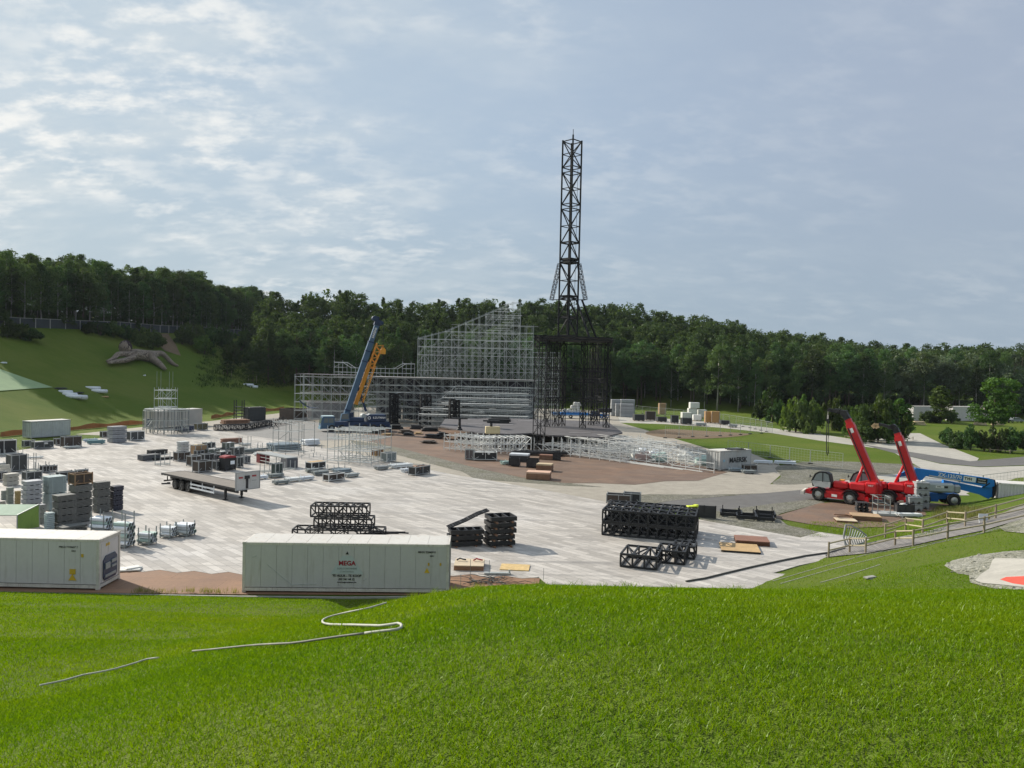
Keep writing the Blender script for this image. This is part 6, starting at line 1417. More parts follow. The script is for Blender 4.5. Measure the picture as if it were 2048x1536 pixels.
lt_.build('jib_lattice',YELL,t)
l3=MB(); 
for i in range(12):
    u0=BL*.14+BL*.4*i/12; u1=u0+BL*.4/12; o0=sg*1.85; l3.bar(bp+bd*u0+bn*o0-sy*.4,bp+bd*u1+bn*(o0+sg*.45)-sy*.4,.05); l3.bar(bp+bd*u1+bn*(o0+sg*.45)-sy*.4,bp+bd*u1+bn*o0-sy*.4,.05)
l3.bar(bp+bd*BL*.14+bn*sg*2.3-sy*.4,bp+bd*BL*.54+bn*sg*2.3-sy*.4,.07); l3.build('jib_side_lattice',YELL,t)
hp=loc_(A(766,703,149)); r0=loc_(A(765,643,149))
m_=MB(); m_.tube(Vector((r0.x-.15,r0.y,r0.z)),Vector((hp.x-.15,hp.y,hp.z+.5)),.045,5); m_.tube(Vector((r0.x+.15,r0.y,r0.z)),Vector((hp.x+.15,hp.y,hp.z+.5)),.045,5); m_.build('hoist_rope',BLACK,t)
m_=MB(); m_.extr([(hp.x-.45,hp.z-.5),(hp.x+.45,hp.z-.5),(hp.x+.5,hp.z+.3),(hp.x+.2,hp.z+.75),(hp.x-.2,hp.z+.75),(hp.x-.5,hp.z+.3)],hp.y-.25,hp.y+.25); m_.build('hook_block',YELL,t)
m_=MB(); m_.path([(hp.x,hp.y,hp.z-.5),(hp.x,hp.y,hp.z-.9),(hp.x+.22,hp.y,hp.z-1.15),(hp.x+.1,hp.y,hp.z-1.4),(hp.x-.2,hp.y,hp.z-1.3)],.08,6); m_.build('hook',BLACK,t)
# ------------------------------------------------------------------ goods behind the tower and on the right apron
a=G(1118,836); b=G(1160,834); t=thing('blue_trailer','blue flat trailer behind the tower loaded with white bags','trailer',((a.x+b.x)/2,a.y,0),0); L_=(b-a).length*1.15
MB().box((0,0,1.25),(L_,2.3,.5)).build('bed',BLUE,t); MB().box((0,-1.0,.85),(L_*.96,.1,.45)).build('side_skirt',M('pale_skirt',(.45,.48,.5),.5,0,.1,2),t)
for x in (-.3,.0,.3): 
    for y in (-.95,.95): MB().wheel((x*L_,y,.5),.5,.35,(0,1,0),16).build('wheel',TYRE,t)
BGp='white bags heaped on the blue trailer'
for i,(x,y,z) in enumerate(((-1.6,0,0),(-.4,0,0),(.9,0,0),(2.0,0,0),(.5,0,.95),(1.7,0,.95),(1.2,0,1.8),(2.2,.1,1.75))):
    o_=MB().rbox((0,0,.48),(1.1,1.2,.95),.2,jit(.2)).build('bulk_bag',BAG); o_.location=((a.x+b.x)/2+x,a.y+y,1.5+z); tag(o_,'white bulk bag heaped on the blue trailer behind the tower','bag',BGp)
p=G(1195,838); t=thing('blue_machine','small blue lifting machine with a dark deck right of the tower legs','machine',(p.x,p.y,0),.2)
m_=MB(); m_.rbox((0,0,1.0),(4.2,2.0,.6),.1); m_.rbox((-.8,0,1.7),(1.8,1.8,.8),.1); m_.build('body',NAVY,t); MB().box((1.8,-.2,2.3),(3.4,1.9,1.0)).build('deck_box',BLACKP,t)
m_=MB(); 
for i in range(3): z=.4+.8*i; m_.bar((.4,-1.0,z),(2.8,-1.0,z+.7),.08); m_.bar((2.8,-1.0,z),(.4,-1.0,z+.7),.08)
m_.build('scissor',BLUE,t)
for x in (-1.4,1.4):
    for y in (-1,1): MB().wheel((x,y,.45),.45,.3,(0,1,0),16).build('wheel',TYRE,t)
GT='grey tote stacks on the far apron'
for i,(x1,yt,x2,yb) in enumerate(((1222,799,1241,832),(1241,799,1270,830),(1231,807,1240,833),(1240,808,1268,834))):
    p=G((x1+x2)/2,yb); w_=(x2-x1)*p.y/F; hh=(yb-yt)*p.y/F; n_=5
    for k in range(n_):
        o_=MB().rbox((0,0,hh/n_*.5),(w_*.96,2.2,hh/n_*.95),.06).build('grey_tote',M('far_tote',(.30,.31,.32),.55,0,.12,1)); o_.location=(p.x+jit(.05),p.y+1.1,k*hh/n_); tag(o_,'%s grey tote in the %s of the far tote stacks'%(ORD[n_-1-k],('back left','back right','front left','front right')[i]),'tote',GT)
FG='crates in the row on the far right apron'
rows=[((1265,828,1290,842),BLACKP,'black crate at the left end of the far crate row'),((1289,822,1312,841),DARKB,'tall dark brown crate second in the far crate row'),((1311,833,1334,844),BLACKP,'low black crate third in the far crate row'),((1316,806,1332,829),M('tan_panel',(.34,.22,.12)),'tan crate stack standing alone behind the far crate row'),((1340,830,1358,847),BLACKP,'black crate with an open top in the middle of the far row'),((1360,835,1385,849),BLACKP,'long black crate right of the open-topped one'),((1361,824,1384,838),BAG,'white wrapped pallet behind the long black crate'),((1374,816,1394,836),BAG,'white wrapped pallet carrying another at the top of the pile'),((1393,819,1414,836),BAG,'white wrapped pallet left of the orange crates'),((1384,829,1404,842),BAG,'low white wrapped pallet in front of the pile'),((1408,822,1423,846),M('orange_crate',(.42,.24,.09),.7,0,.15,2),'left orange-brown crate of the far row'),((1420,822,1440,847),M('orange_crate',(.42,.24,.09)),'right orange-brown crate of the far row'),((1437,840,1460,850),BLACKP,'low dark crate at the right end of the far row'),((1388,845,1413,852),GREYM,'flat grey frame lying in front of the far crate row'),((1455,848,1475,855),GREYM,'flat grey slab right of the far crate row')]
for bx_,mt,lab in rows:
    c,w,d,h=fit(*bx_,r=.7,th=0.0,hmin=.4); t=thing('packing_crate' if mt is not BAG else 'wrapped_pallet',lab,'crate' if mt is not BAG else 'pallet',c,jit(.1),FG); MB().rbox((0,0,h/2+.08),(w,d,h-.16),.05).build('body',mt,t); m_=MB()
    for sx in (-.4,0,.4): m_.box((sx*w,0,.05),(.15,d,.1))
    m_.build('skid',PLYD,t); m_=MB()
    for sx in (-.45,.45): m_.box((sx*w,-d/2-.01,h/2+.08),(.12,.04,h-.2))
    m_.build('batten',GREYM,t)
c,w,d,h=fit(1383,804,1402,818,.7,0.0); q=[x for x in COL.objects if x.get('label')=='white wrapped pallet carrying another at the top of the pile'][0]; zt=max(v.co.z for ch_ in q.children for v in ch_.data.vertices)
t=thing('wrapped_pallet','topmost white wrapped pallet of the far crate row','pallet',(q.location.x+.5,q.location.y,zt),.05,FG); MB().rbox((0,0,.85),(2.6,1.8,1.6),.06).build('body',BAG,t); MB().box((0,0,.04),(2.5,1.7,.08)).build('skid',PLYD,t)
bundle((1508,918,1545,928),'white tube bundle lying left on the cobbles behind the lettered container',(4,2),WRAP,r=.3,th=-.15,posts=False,group='white tube bundles behind the lettered container'); bundle((1548,918,1592,930),'white tube bundle lying right on the cobbles behind the lettered container',(4,2),WRAP,r=.3,th=-.15,posts=False,group='white tube bundles behind the lettered container')
bundle((1455,933,1486,944),'grey fittings bundle below the lettered container',(5,2),M('bluegrey_pipe',(.22,.27,.30)),r=.5,th=0.05,group=None); crate((1483,928,1514,944),'dark brown crate right of the lettered container',DARKB,GREYM,r=.5,th=0.05); bundle((1482,938,1512,948),'dark pipe bundle in front of the crate by the lettered container',(5,2),DGALV,r=.5,th=.05,group=None)
# parked cars far right
def car(label,p,rz,mt):
    t=thing('parked_car',label,'car',p,rz,'cars parked at the far right'); MB().extr([(-2.1,.35),(-2.15,.8),(-1.9,.95),(-1.2,1.0),(-.7,1.45),(.8,1.48),(1.5,1.0),(2.05,.9),(2.15,.4)],-.85,.85).build('body',mt,t); 
    for y in (-.86,.86): MB().add([(-1.05,y,1.02),(1.3,y,1.02),(.75,y,1.4),(-.65,y,1.38)],[(0,1,2,3)]).build('side_window',GLASS,t)
    for x in (-1.35,1.35):
        for y in (-.8,.8): MB().wheel((x,y,.33),.33,.22,(0,1,0),14).build('wheel',TYRE,t)
car('dark car parked left of the other by the far white containers',G(2005,845),.1,M('car_dark',(.03,.035,.05),.3,0,.1,1)); car('silver-grey car parked right of the dark one',G(2030,845),.05,M('car_grey',(.25,.27,.29),.3,0,.1,1))
p=G(2012,842); t=thing('grey_shed','small grey shed with a sloping roof by the parked cars','shed',(p.x,p.y+6,0)); MB().box((0,0,1.6),(6,4,3.2)).build('wall',GREYM,t); MB().extr([(-3.4,3.15),(3.4,3.15),(2.4,4.3),(-2.4,4.3)],-2.3,2.3).build('roof',M('roof_brown',(.20,.17,.16),.7,0,.2,1),t)
for i,(x,y) in enumerate(((1838,850),(1960,850),(1995,850))):
    m_=MB(); 
    for k in range(3): m_.rbox((0,0,.18+.33*k),(3.2-.4*k,1.4,.3),.03,jit(.2))
    o_=m_.build('board_stack',M('pale_ply2',(.50,.40,.26))); o_.location=G(x,y); tag(o_,'pale board stack near the far white containers, %s'%('left of the small round tree','between tree and cars','in front of the cars')[i],'board stack')
# ------------------------------------------------------------------ wire fences
WIRE=M('fence_wire',(.36,.38,.37),.5,.3,.1,2)
def heras(label,pts,hgt=2.0,plen=3.5,foot=True,mesh=.16,r=.022,mat=None,zt=None,wire=.007):
    P=[Vector((p.x,p.y,max(TZ(p.x,p.y),0))) for p in pts]; t=thing('wire_fence',label,'fence',P[0])
    for a_,b_ in zip(P[:-1],P[1:]):
        n_=max(1,int(round((b_-a_).length/plen)))
        for i in range(n_):
            p=a_.lerp(b_,(i+.01)/n_); q=a_.lerp(b_,(i+.99)/n_)
            for v in (p,q): v.z=max(TZ(v.x,v.y),0)
            p-=P[0]; q-=P[0]; f=MB(); up=Vector((0,0,1))
            f.bar(p+up*.1,p+up*hgt,r); f.bar(q+up*.1,q+up*hgt,r); f.bar(p+up*hgt,q+up*hgt,r); f.bar(p+up*.15,q+up*.15,r)
            k=int((q-p).length/mesh)
            for j in range(1,k): f.bar((p.lerp(q,j/k))+up*.15,(p.lerp(q,j/k))+up*hgt,wire)
            for z in np.linspace(.5,hgt,5)[:-1]: f.bar(p+up*z,q+up*z,wire)
            f.build('mesh_panel',mat or WIRE,t)
            if foot: MB().box(p+Vector((0,0,.07)),(.7,.24,.14)).build('foot_block',BLACKP,t)
    return t
heras('wire site fence along the far apron behind the crates',[G(1271,826),(G(1330,832)),G(1385,838),G(1446,846)],2.2,3.6,True,.5)
heras('wire site fence curving from the far crates down the pale road',[G(1446,846),G(1500,856),G(1545,866)],2.3,3.5,True,.5)
heras('wire site fence crossing the lawn in front of the far crates',[G(1330,876),G(1385,874),G(1440,872),G(1500,868),G(1545,866)],2.3,3.4,True,.5)
heras('wire site fence along the lawn behind the white tube bundles',[G(1455,905),G(1540,916),G(1620,927),G(1686,935)],2.0,3.5,True,.5)
heras('wire site fence behind the boom lift',[G(1850,972),G(1918,978),G(1965,985),G(2048,986),G(2120,986)],2.0,3.5,True,.4)
# ------------------------------------------------------------------ foliage
BARKP=M('birch_bark',(.30,.29,.26),.8,0,.3,2,(.06,.05,.04),.7); BARK=M('bark',(.10,.075,.055),.9,0,.3,2)
LEAF_A=leafmat('leaf_forest',[(.036,.076,.030),(.058,.110,.040),(.092,.150,.050)],.42)
LEAF_B=leafmat('leaf_grey',[(.055,.085,.055),(.082,.118,.072),(.12,.155,.095)],.42)
LEAF_C=leafmat('leaf_fresh',[(.04,.085,.016),(.07,.135,.022),(.11,.175,.034)],.5)
LEAF_D=leafmat('leaf_shrub',[(.03,.062,.02),(.05,.095,.026),(.078,.13,.034)],.5)
def leaves(cent,rad,per,size,seed,flat=.55):
    """leaf quads scattered through clumps: cent (n,3), rad (n,), returns vertices and faces"""
    r=np.random.default_rng(seed); n=len(cent); tot=n*per
    d=r.normal(size=(tot,3)); d/=np.linalg.norm(d,axis=1)[:,None]; rr=np.cbrt(r.uniform(.08,1,tot))
    c=np.repeat(cent,per,0)+d*rr[:,None]*np.repeat(rad,per)[:,None]*np.array([1,1,.8])
    nrm=d*.6+r.normal(size=(tot,3))*.7+np.array([0,0,flat]); nrm/=np.linalg.norm(nrm,axis=1)[:,None]
    a=np.cross(nrm,r.normal(size=(tot,3))); a/=np.linalg.norm(a,axis=1)[:,None]; b=np.cross(nrm,a)
    s=(size*r.uniform(.55,1.25,tot))[:,None]; a=a*s; b=b*s*.62
    V=np.stack([c-a*.55-b*.35,c+a*.1-b*.6,c+a*.6+b*.1,c-a*.1+b*.6],1).reshape(-1,3)
    return V,np.arange(tot*4).reshape(-1,4)
def crown_points(kind,h,seed):
    r=np.random.default_rng(seed); C=[];R=[]
    if kind=='tall':
        n=104; ph=r.uniform(0,6.28)
        for i in range(n):
            u=r.uniform(.0,1)**.85; z=h*(.2+.78*u); w=(2.75*(1-u**2.2)**.6*(.6+.4*min(1,u*4))+.25)*(1+.2*math.sin(9*u+ph)); a=r.uniform(0,6.28); q=w*math.sqrt(r.uniform(.15,1))
            C.append((q*math.cos(a),q*math.sin(a),z)); R.append(r.uniform(.75,1.25)*(1-.2*u))
    elif kind=='cone':
        for i in range(110):
            u=r.uniform(0,1)**.8; z=h*(.07+.92*u); w=2.7*(1-u)**.9+.12; a=r.uniform(0,6.28); q=w*math.sqrt(r.uniform(.2,1)); C.append((q*math.cos(a),q*math.sin(a),z)); R.append(.35+.6*(1-u))
    else:
        lob=[(r.uniform(-2.6,2.6),r.uniform(-2.6,2.6),h*r.uniform(.38,.86),r.uniform(1.5,2.5)) for _ in range(8)]+[(0,0,h*.8,2.0)]
        for (x,y,z,q) in lob:
            for i in range(14):
                d=r.normal(size=3); d/=np.linalg.norm(d); C.append((x+d[0]*q*.85,y+d[1]*q*.85,min(h*.99,z+d[2]*q*.8))); R.append(r.uniform(.5,1.0))
    return np.array(C),np.array(R)
def tree_proto(name,kind,h,leafm,barkm,seed,per=44,size=.31):
    r=random.Random(seed); t=thing(name,'x','tree'); tr=MB(); pts=[(0,0,-.4)]; x=y=0
    for i in range(1,6): x+=r.uniform(-.14,.14); y+=r.uniform(-.14,.14); pts.append((x,y,h*.9*i/5))
    tr.path(pts,[.21,.18,.15,.11,.07,.025],7)
    for i in range(9):
        u=r.uniform(.3,.82); z=h*u; a=r.uniform(0,6.28); l=(1.9 if kind!='cone' else 1.3)*(1.1-u)+.5; tr.path([(x*u,y*u,z),(x*u+math.cos(a)*l*.5,y*u+math.sin(a)*l*.5,z+l*.5),(x*u+math.cos(a)*l,y*u+math.sin(a)*l,z+l*.8)],[.06,.04,.015],5)
    tr.build('trunk',barkm,t,True)
    C,R=crown_points(kind,h,seed); V,Q=leaves(C,R,per,size,seed+1); np_mesh('crown',V,Q,leafm,t); return t
PROTO=[tree_proto('forest_tree','tall',18,LEAF_A,BARKP,100+i) for i in range(5)]
PROTO_C=[tree_proto('forest_tree','cone',18,LEAF_A,BARK,130+i) for i in range(2)]
PROTO_B=[tree_proto('forest_tree','broad',13,LEAF_A,BARK,160+i) for i in range(3)]
PROTO_G=[tree_proto('forest_tree','broad',13,LEAF_B,BARK,190+i) for i in range(2)]
PH={}
for p_ in PROTO+PROTO_C: PH[p_.name]=18
for p_ in PROTO_B+PROTO_G: PH[p_.name]=13
SKX=[-200,0,60,100,150,200,235,258,268,300,340,400,430,470,520,560,590,620,700,740,800,900,1000,1100,1180,1250,1300,1350,1400,1450,1500,1600,1700,1800,1900,2048,2300]
SKY_=[490,495,512,520,512,524,532,566,540,533,545,545,572,578,572,585,604,582,577,598,596,600,592,600,598,600,604,614,622,632,655,662,680,690,690,688,690]
def col_of(x,y): return 1024+F*x/y
pos=[]
# band on the left hill
fence_px=[(-60,650),(40,656),(100,657),(160,660),(240,661),(320,666),(400,668),(480,672),(540,676)]
FP=[T(*p) for p in fence_px]
fx=np.array([p.x for p in FP]); fy=np.array([p.y for p in FP]); o_=np.argsort(fx); fx=fx[o_]; fy=fy[o_]
cum=[0]
for a_,b_ in zip(FP[:-1],FP[1:]): cum.append(cum[-1]+(b_-a_).length)
for row in range(6):
    u=0.0
    while u<cum[-1]:
        k=max(q for q in range(len(cum)-1) if cum[q]<=u); p=FP[k].lerp(FP[k+1],(u-cum[k])/(cum[k+1]-cum[k])); d=Vector((p.x,p.y,0)).normalized()+Vector((-.35,.1,0))
        q=p+d*(3.0+row*4.6+rng.uniform(-1.6,1.6)); pos.append((q.x,q.y,row,'left')); u+=rng.uniform(2.6,4.4)*(1 if row<3 else 1.25)
for row in range(13):
    x=-95.0
    while x<215:
        e=float(np.interp(x,FE_X,FE_Y)); xx=x+rng.uniform(-1.2,1.2); y=e+1+row*5.4+rng.uniform(-2.2,2.2)
        if -.335<xx/y<.74 and not (x<-60 and y<250): pos.append((xx,y,row,'mid' if xx<45 else 'right'))
        x+=rng.uniform(3.5,5.4)
pos.sort(key=lambda q:(q[2],q[1]))
LAB={'left':('tall pale-stemmed tree in the wood on top of the left hill','trees on top of the left hill'),'mid':('dark green tree in the wood behind the stage scaffolds','trees in the wood behind the stage'),'right':('tree in the wood rising behind the right-hand lawns and aprons','trees in the wood on the right')}
restV=[];restQ=[];nv=0;used=set();cnt=0
order=sorted(range(len(pos)),key=lambda i:(pos[i][2]*(1.0 if pos[i][3]!='left' else 1.0)))
MESH={}
def verts_of(o):
    a=np.empty(len(o.data.vertices)*3,np.float32); o.data.vertices.foreach_get('co',a); return a.reshape(-1,3)
for k in order:
    x,y,row,zone=pos[k]; z=TZ(x,y); px=col_of(x,y); sk=float(np.interp(px,SKX,SKY_)); zs=A(px,sk,y).z; full=zs-z
    if full<6: continue
    if zone=='left': h=full*rng.uniform(.86,1.05) if row>0 else min(full,rng.uniform(13,17))*1.0
    else: h=min(full*rng.uniform(.88,1.04),rng.uniform(15,22)+ (5 if row>8 else 0))
    h=max(7,min(h,27))
    rr=rng.random()
    if zone=='left': P_=PROTO[rng.integers(5)] if rr<.85 else PROTO_B[rng.integers(3)]
    elif zone=='mid': P_=PROTO_C[rng.integers(2)] if rr<.25 else (PROTO_B[rng.integers(3)] if rr<.5 else PROTO[rng.integers(5)])
    else: P_=(PROTO_G[rng.integers(2)] if (px>1780 and rr<.6) else (PROTO_B[rng.integers(3)] if rr<.55 else PROTO[rng.integers(5)]))
    s=h/PH[P_.name]; sw=s*rng.uniform(.85,1.15)*(1.0 if PH[P_.name]==13 else 1.12); rz=rng.uniform(0,6.28)
    if cnt<292:
        cnt+=1
        if P_.name not in used: 
            used.add(P_.name); t=P_; t.location=(x,y,z); t.rotation_euler=(0,0,rz); t.scale=(sw,sw,s); t['label'],t['group']=LAB[zone]
        else: dup(P_,(x,y,z),rz,LAB[zone][0],LAB[zone][1],(sw,sw,s))
    else:
        key=P_.name
        if key not in MESH: MESH[key]=verts_of([c for c in P_.children if c.name.startswith('crown')][0]).reshape(-1,4,3)
        V=MESH[key]; V=V[rng.random(len(V))<.4]; c_,s_=math.cos(rz),math.sin(rz); W_=V.reshape(-1,3)*np.array([sw,sw,s])
        cen=W_.reshape(-1,4,3).mean(1,keepdims=True); W_=(cen+(W_.reshape(-1,4,3)-cen)*1.5).reshape(-1,3)
        W_=np.stack([W_[:,0]*c_-W_[:,1]*s_+x,W_[:,0]*s_+W_[:,1]*c_+y,W_[:,2]+z],1); restV.append(W_)
key=PROTO_B[0].name
if key not in MESH: MESH[key]=verts_of([c for c in PROTO_B[0].children if c.name.startswith('crown')][0]).reshape(-1,4,3) if PROTO_B[0].children else list(MESH.values())[0]
for (x,y,row,zone) in pos:
    if (zone=='left' and row<6) or (zone!='left' and 1<=row<3):
        if rng.random()<.75:
            x2,y2=x+rng.uniform(-2,2),y+rng.uniform(1.5,3); V=MESH[key]; V=V[rng.random(len(V))<.22]; s=rng.uniform(.28,.5); sw=rng.uniform(.45,.65)
            W_=V*np.array([sw,sw,s])-np.array([0,0,1.2]); cen=W_.mean(1,keepdims=True); W_=(cen+(W_-cen)*2.6).reshape(-1,3); restV.append(W_+np.array([x2,y2,TZ(x2,y2)]))
for p_ in PROTO+PROTO_C+PROTO_B+PROTO_G:
    if p_.name not in used:
        for c in list(p_.children): bpy.data.objects.remove(c)
        bpy.data.objects.remove(p_)
if restV:
    V=np.concatenate(restV); o_=np_mesh('deep_woodland',V,np.arange(len(V)).reshape(-1,4),LEAF_A); stuff(o_,'far rows of the wood behind the front trees, seen as one canopy','woodland')
# ------------------------------------------------------------------ shrubs and single trees
def shrub_proto(seed,leafm,nc=64,per=44,size=.10,dense=True):
    r=np.random.default_rng(seed); C=[];R=[]
    lob=[(r.uniform(-.5,.5),r.uniform(-.5,.5),r.uniform(.25,.75),r.uniform(.28,.45)) for _ in range(7)]+[(0,0,.55,.45)]
    for (x,y,z,q) in lob:
        for i in range(nc//8+1):
            d=r.normal(size=3); d/=np.linalg.norm(d); C.append((x+d[0]*q*.8,y+d[1]*q*.8,max(.06,z+d[2]*q*.75))); R.append(r.uniform(.09,.2))
    V,Q=leaves(np.array(C),np.array(R),per,size,seed); return V,Q
SHM=[]
def shrub(label,p,w,h,kind=0,group=None,name='shrub',mat=None,cat='shrub'):
    key=(kind,mat.name if mat else LEAF_D.name)
    t=thing(name,label,cat,p,rng.uniform(0,6.28),group)
    if key not in SHR:
        V,Q=shrub_proto(300+kind,mat); o=np_mesh('foliage',V,Q,mat or LEAF_D,t); SHR[key]=o
        st=MB()
        for i in range(5): a=i*1.26; st.path([(0,0,-.05),(math.cos(a)*.12,math.sin(a)*.12,.3),(math.cos(a)*.3,math.sin(a)*.3,.7)],[.02,.015,.006],4)
        s=st.build('stem',BARK,t); SHR[key,'s']=s
    else:
        for q in (SHR[key],SHR[key,'s']): c=q.copy(); COL.objects.link(c); c.parent=t
    t.scale=(w/1.55,w/1.55,h/1.0); return t
SHR={}
def shrub_px(label,x1,yt,x2,yb,kind=0,group=None,mat=None,ground_T=False,name='shrub',cat='shrub'):
    p=T((x1+x2)/2,yb,20,420) if ground_T else G((x1+x2)/2,yb); s=p.y/F; w=(x2-x1)*s*1.05; h=(yb-yt)*s*1.02
    return shrub(label,(p.x,p.y+w*.35,p.z-.1),w,h,kind,group,name,mat,cat)
HG='shrubs along the fence on top of the left hill'
for i,b in enumerate(((-14,640,24,676),(12,643,50,678),(20,655,72,683))): shrub_px('dense dark shrub at the left edge below the hill fence',*b,i%3,'shrubs at the left edge of the hill',None,True)
for i,b in enumerate(((148,642,185,668),(172,640,212,672),(200,643,240,676),(228,648,268,682),(250,652,292,692),(275,660,318,700),(296,668,326,696))): shrub_px('dark shrub in the row above the lying giant',*b,i%3,'shrubs above the lying giant',None,True)
for i,b in enumerate(((338,648,378,690),(362,642,404,694),(392,650,436,698),(425,650,466,700),(455,655,500,706),(378,672,424,710),(430,684,478,726),(468,690,520,738))): shrub_px('shrub in the thicket right of the dirt track on the left hill',*b,i%3,'thicket right of the dirt track',LEAF_D if i<5 else LEAF_C,True)
for i,b in enumerate(((590,690,640,745),(630,680,690,748),(680,690,730,745),(560,700,600,742),(715,690,760,740))): shrub_px('shrub at the foot of the wood behind the left stage wing',*b,i%3,'shrubs behind the left stage wing',None,True)
shrub_px('rounded bush standing alone on the grass between the thicket and the stage',545,724,585,772,1,None,LEAF_C,True)
shrub_px('small round bush left of the stage wing by the palisade',520,712,548,738,2,None,LEAF_C,True)
IA='shrubs of the first planted island'; IB='shrubs of the second planted island'; IC='shrubs of the right-hand hedge'
for i,b in enumerate(((1507,798,1540,842),(1528,775,1560,843),(1542,802,1578,850),(1562,796,1608,864),(1598,794,1640,868),(1618,810,1652,866),(1575,812,1620,866),(1648,790,1692,862))): shrub_px('leafy shrub of the planted island left of the front telehandler boom',*b,i%3,IA,LEAF_C if i%2 else LEAF_D)
for i,b in enumerate(((1690,812,1732,878),(1715,800,1762,884),(1742,794,1785,886),(1770,800,1812,886),(1790,815,1828,884),(1705,838,1760,886),(1755,838,1815,888),(1672,806,1706,858))): shrub_px('leafy shrub of the planted island between the two red booms',*b,i%3,IB,LEAF_D if i%2 else LEAF_C)
for i,b in enumerate(((1884,856,1922,892),(1905,860,1945,898),(1930,852,1968,902),(1958,862,1996,904),(1985,852,2025,905),(2012,858,2055,906),(2040,862,2085,906))): shrub_px('shrub in the clipped hedge at the right edge behind the road',*b,i%3,IC,LEAF_D)
for i,b in enumerate(((1838,822,1872,846),(1860,820,1900,846),(1890,822,1935,847))): shrub_px('low dark hedge shrub before the far white containers',*b,i%3,'hedge before the far containers',LEAF_D)
def tree_px(label,x,yb,yt,w,kind,leafm,seed,name='park_tree',h0=9.0,per=40,size=.34,gT=False,group=None):
    p=T(x,yb,20,420) if gT else G(x,yb); h=(yb-yt)*p.y/F; t=tree_proto(name,kind,18 if kind!='broad' else 13,leafm,BARK,seed,per,size); s=h/(18 if kind!='broad' else 13); t.location=p; cw={'tall':5.2,'cone':5.4,'broad':8.5}[kind]; sw=w*p.y/F/cw; t.scale=(sw,sw,s); tag(t,label,'tree',group); return t
tree_px('tree with a dark trunk rising from the right-hand hedge',1985,880,748,104,'broad',LEAF_C,401,per=42,size=.42)
tree_px('small round-headed tree before the far white containers',1880,846,772,40,'tall',LEAF_C,402,per=30,size=.6)
tree_px('small tree on the planted island, top of the first island',1606,862,788,40,'cone',LEAF_C,403); tree_px('small tree at the left of the first planted island',1545,845,772,34,'tall',LEAF_D,404,size=.5); tree_px('small tree on the second planted island left of the rear boom',1757,880,790,40,'cone',LEAF_D,405); tree_px('small tree on the second planted island right of the rear boom',1800,882,796,44,'tall',LEAF_C,406,size=.5)
for i,(x,yt,w) in enumerate(((1221,790,14),(1233,772,18),(1252,770,22))): tree_px('young bright conifer behind the grey totes, %s of three'%('smallest','middle','rightmost')[i],x,806,yt,w,'cone',LEAF_C,410+i,name='young_conifer',per=22,size=.7,gT=False,group='young conifers behind the totes')
tree_px('bright conical tree at the wood edge above the palisade',556,690,612,44,'cone',LEAF_C,420,gT=True); tree_px('young conifer growing before the wood right of the crane hook',789,735,695,22,'cone',LEAF_C,421,gT=True)
for i,(x,yb,yt) in enumerate(((455,752,720),(505,765,722))):
    t=tree_px('young staked tree on the hill grass, %s one'%('upper' if i==0 else 'lower'),x,yb,yt,26,'tall',LEAF_D,430+i,name='young_tree',per=9,size=.9,gT=True,group='young staked trees')
    p=t.location
    for dx in (-1.3,1.3): MB().bar((dx/t.scale[0],0,-.3),(dx/t.scale[0],0,2.2/t.scale[2]),.06/t.scale[0]).build('stake',WOOD,t)
    MB().bar((-1.3/t.scale[0],0,1.9/t.scale[2]),(1.3/t.scale[0],0,1.9/t.scale[2]),.05/t.scale[0]).build('stake_rail',WOOD,t)
rail_fence([(1562,858),(1590,862),(1618,867),(1640,868)],'low log rail in front of the first planted island',.7,(.5,)); rail_fence([(1690,876),(1725,884),(1762,888),(1798,888),(1826,880)],'low log rail in front of the second planted island',.7,(.5,)); rail_fence([(1886,884),(1915,895),(1940,900),(1980,905),(2020,908),(2060,908)],'low log rail in front of the right-hand hedge',.8,(.55,))
# ------------------------------------------------------------------ left hill things
POSTM=M('fence_post_grey',(.30,.29,.27),.7,0,.2,2)
t=thing('mesh_fence','dark mesh fence with pale posts along the top of the left hill','fence',FP[0]); dn=M('dark_mesh_screen',(.03,.038,.045),.8,0,.2,.5)
for a_,b_ in zip(FP[:-1],FP[1:]):
    n_=max(1,int((b_-a_).length/4.8))
    for i in range(n_):
        p=a_.lerp(b_,i/n_); q=a_.lerp(b_,(i+1)/n_); p.z=TZ(p.x,p.y); q.z=TZ(q.x,q.y); p=p-FP[0]; q=q-FP[0]
        MB().bar(p-Vector((0,0,.3)),p+Vector((0,0,2.6)),.11).build('post',POSTM,t)
        m_=MB(); e=Vector((0,.09,0)); m_.add([p+e+Vector((0,0,.05)),q+e+Vector((0,0,.05)),q+e+Vector((0,0,2.4)),p+e+Vector((0,0,2.4)),p+e*2+Vector((0,0,.05)),q+e*2+Vector((0,0,.05)),q+e*2+Vector((0,0,2.4)),p+e*2+Vector((0,0,2.4))],[(0,1,2,3),(7,6,5,4),(0,4,5,1),(2,6,7,3)]); m_.build('mesh_screen',dn,t)
        m_=MB(); m_.bar(p+Vector((0,0,2.5)),q+Vector((0,0,2.5)),.06); m_.build('top_rail',POSTM,t)
P=[T(x,y) for x,y in ((494,690),(515,700),(540,712),(578,728))]; t=thing('palisade_fence','brown timber palisade running down the slope beside the thicket','fence',P[0]); PAL=M('palisade',(.30,.19,.10),.8,0,.25,1)
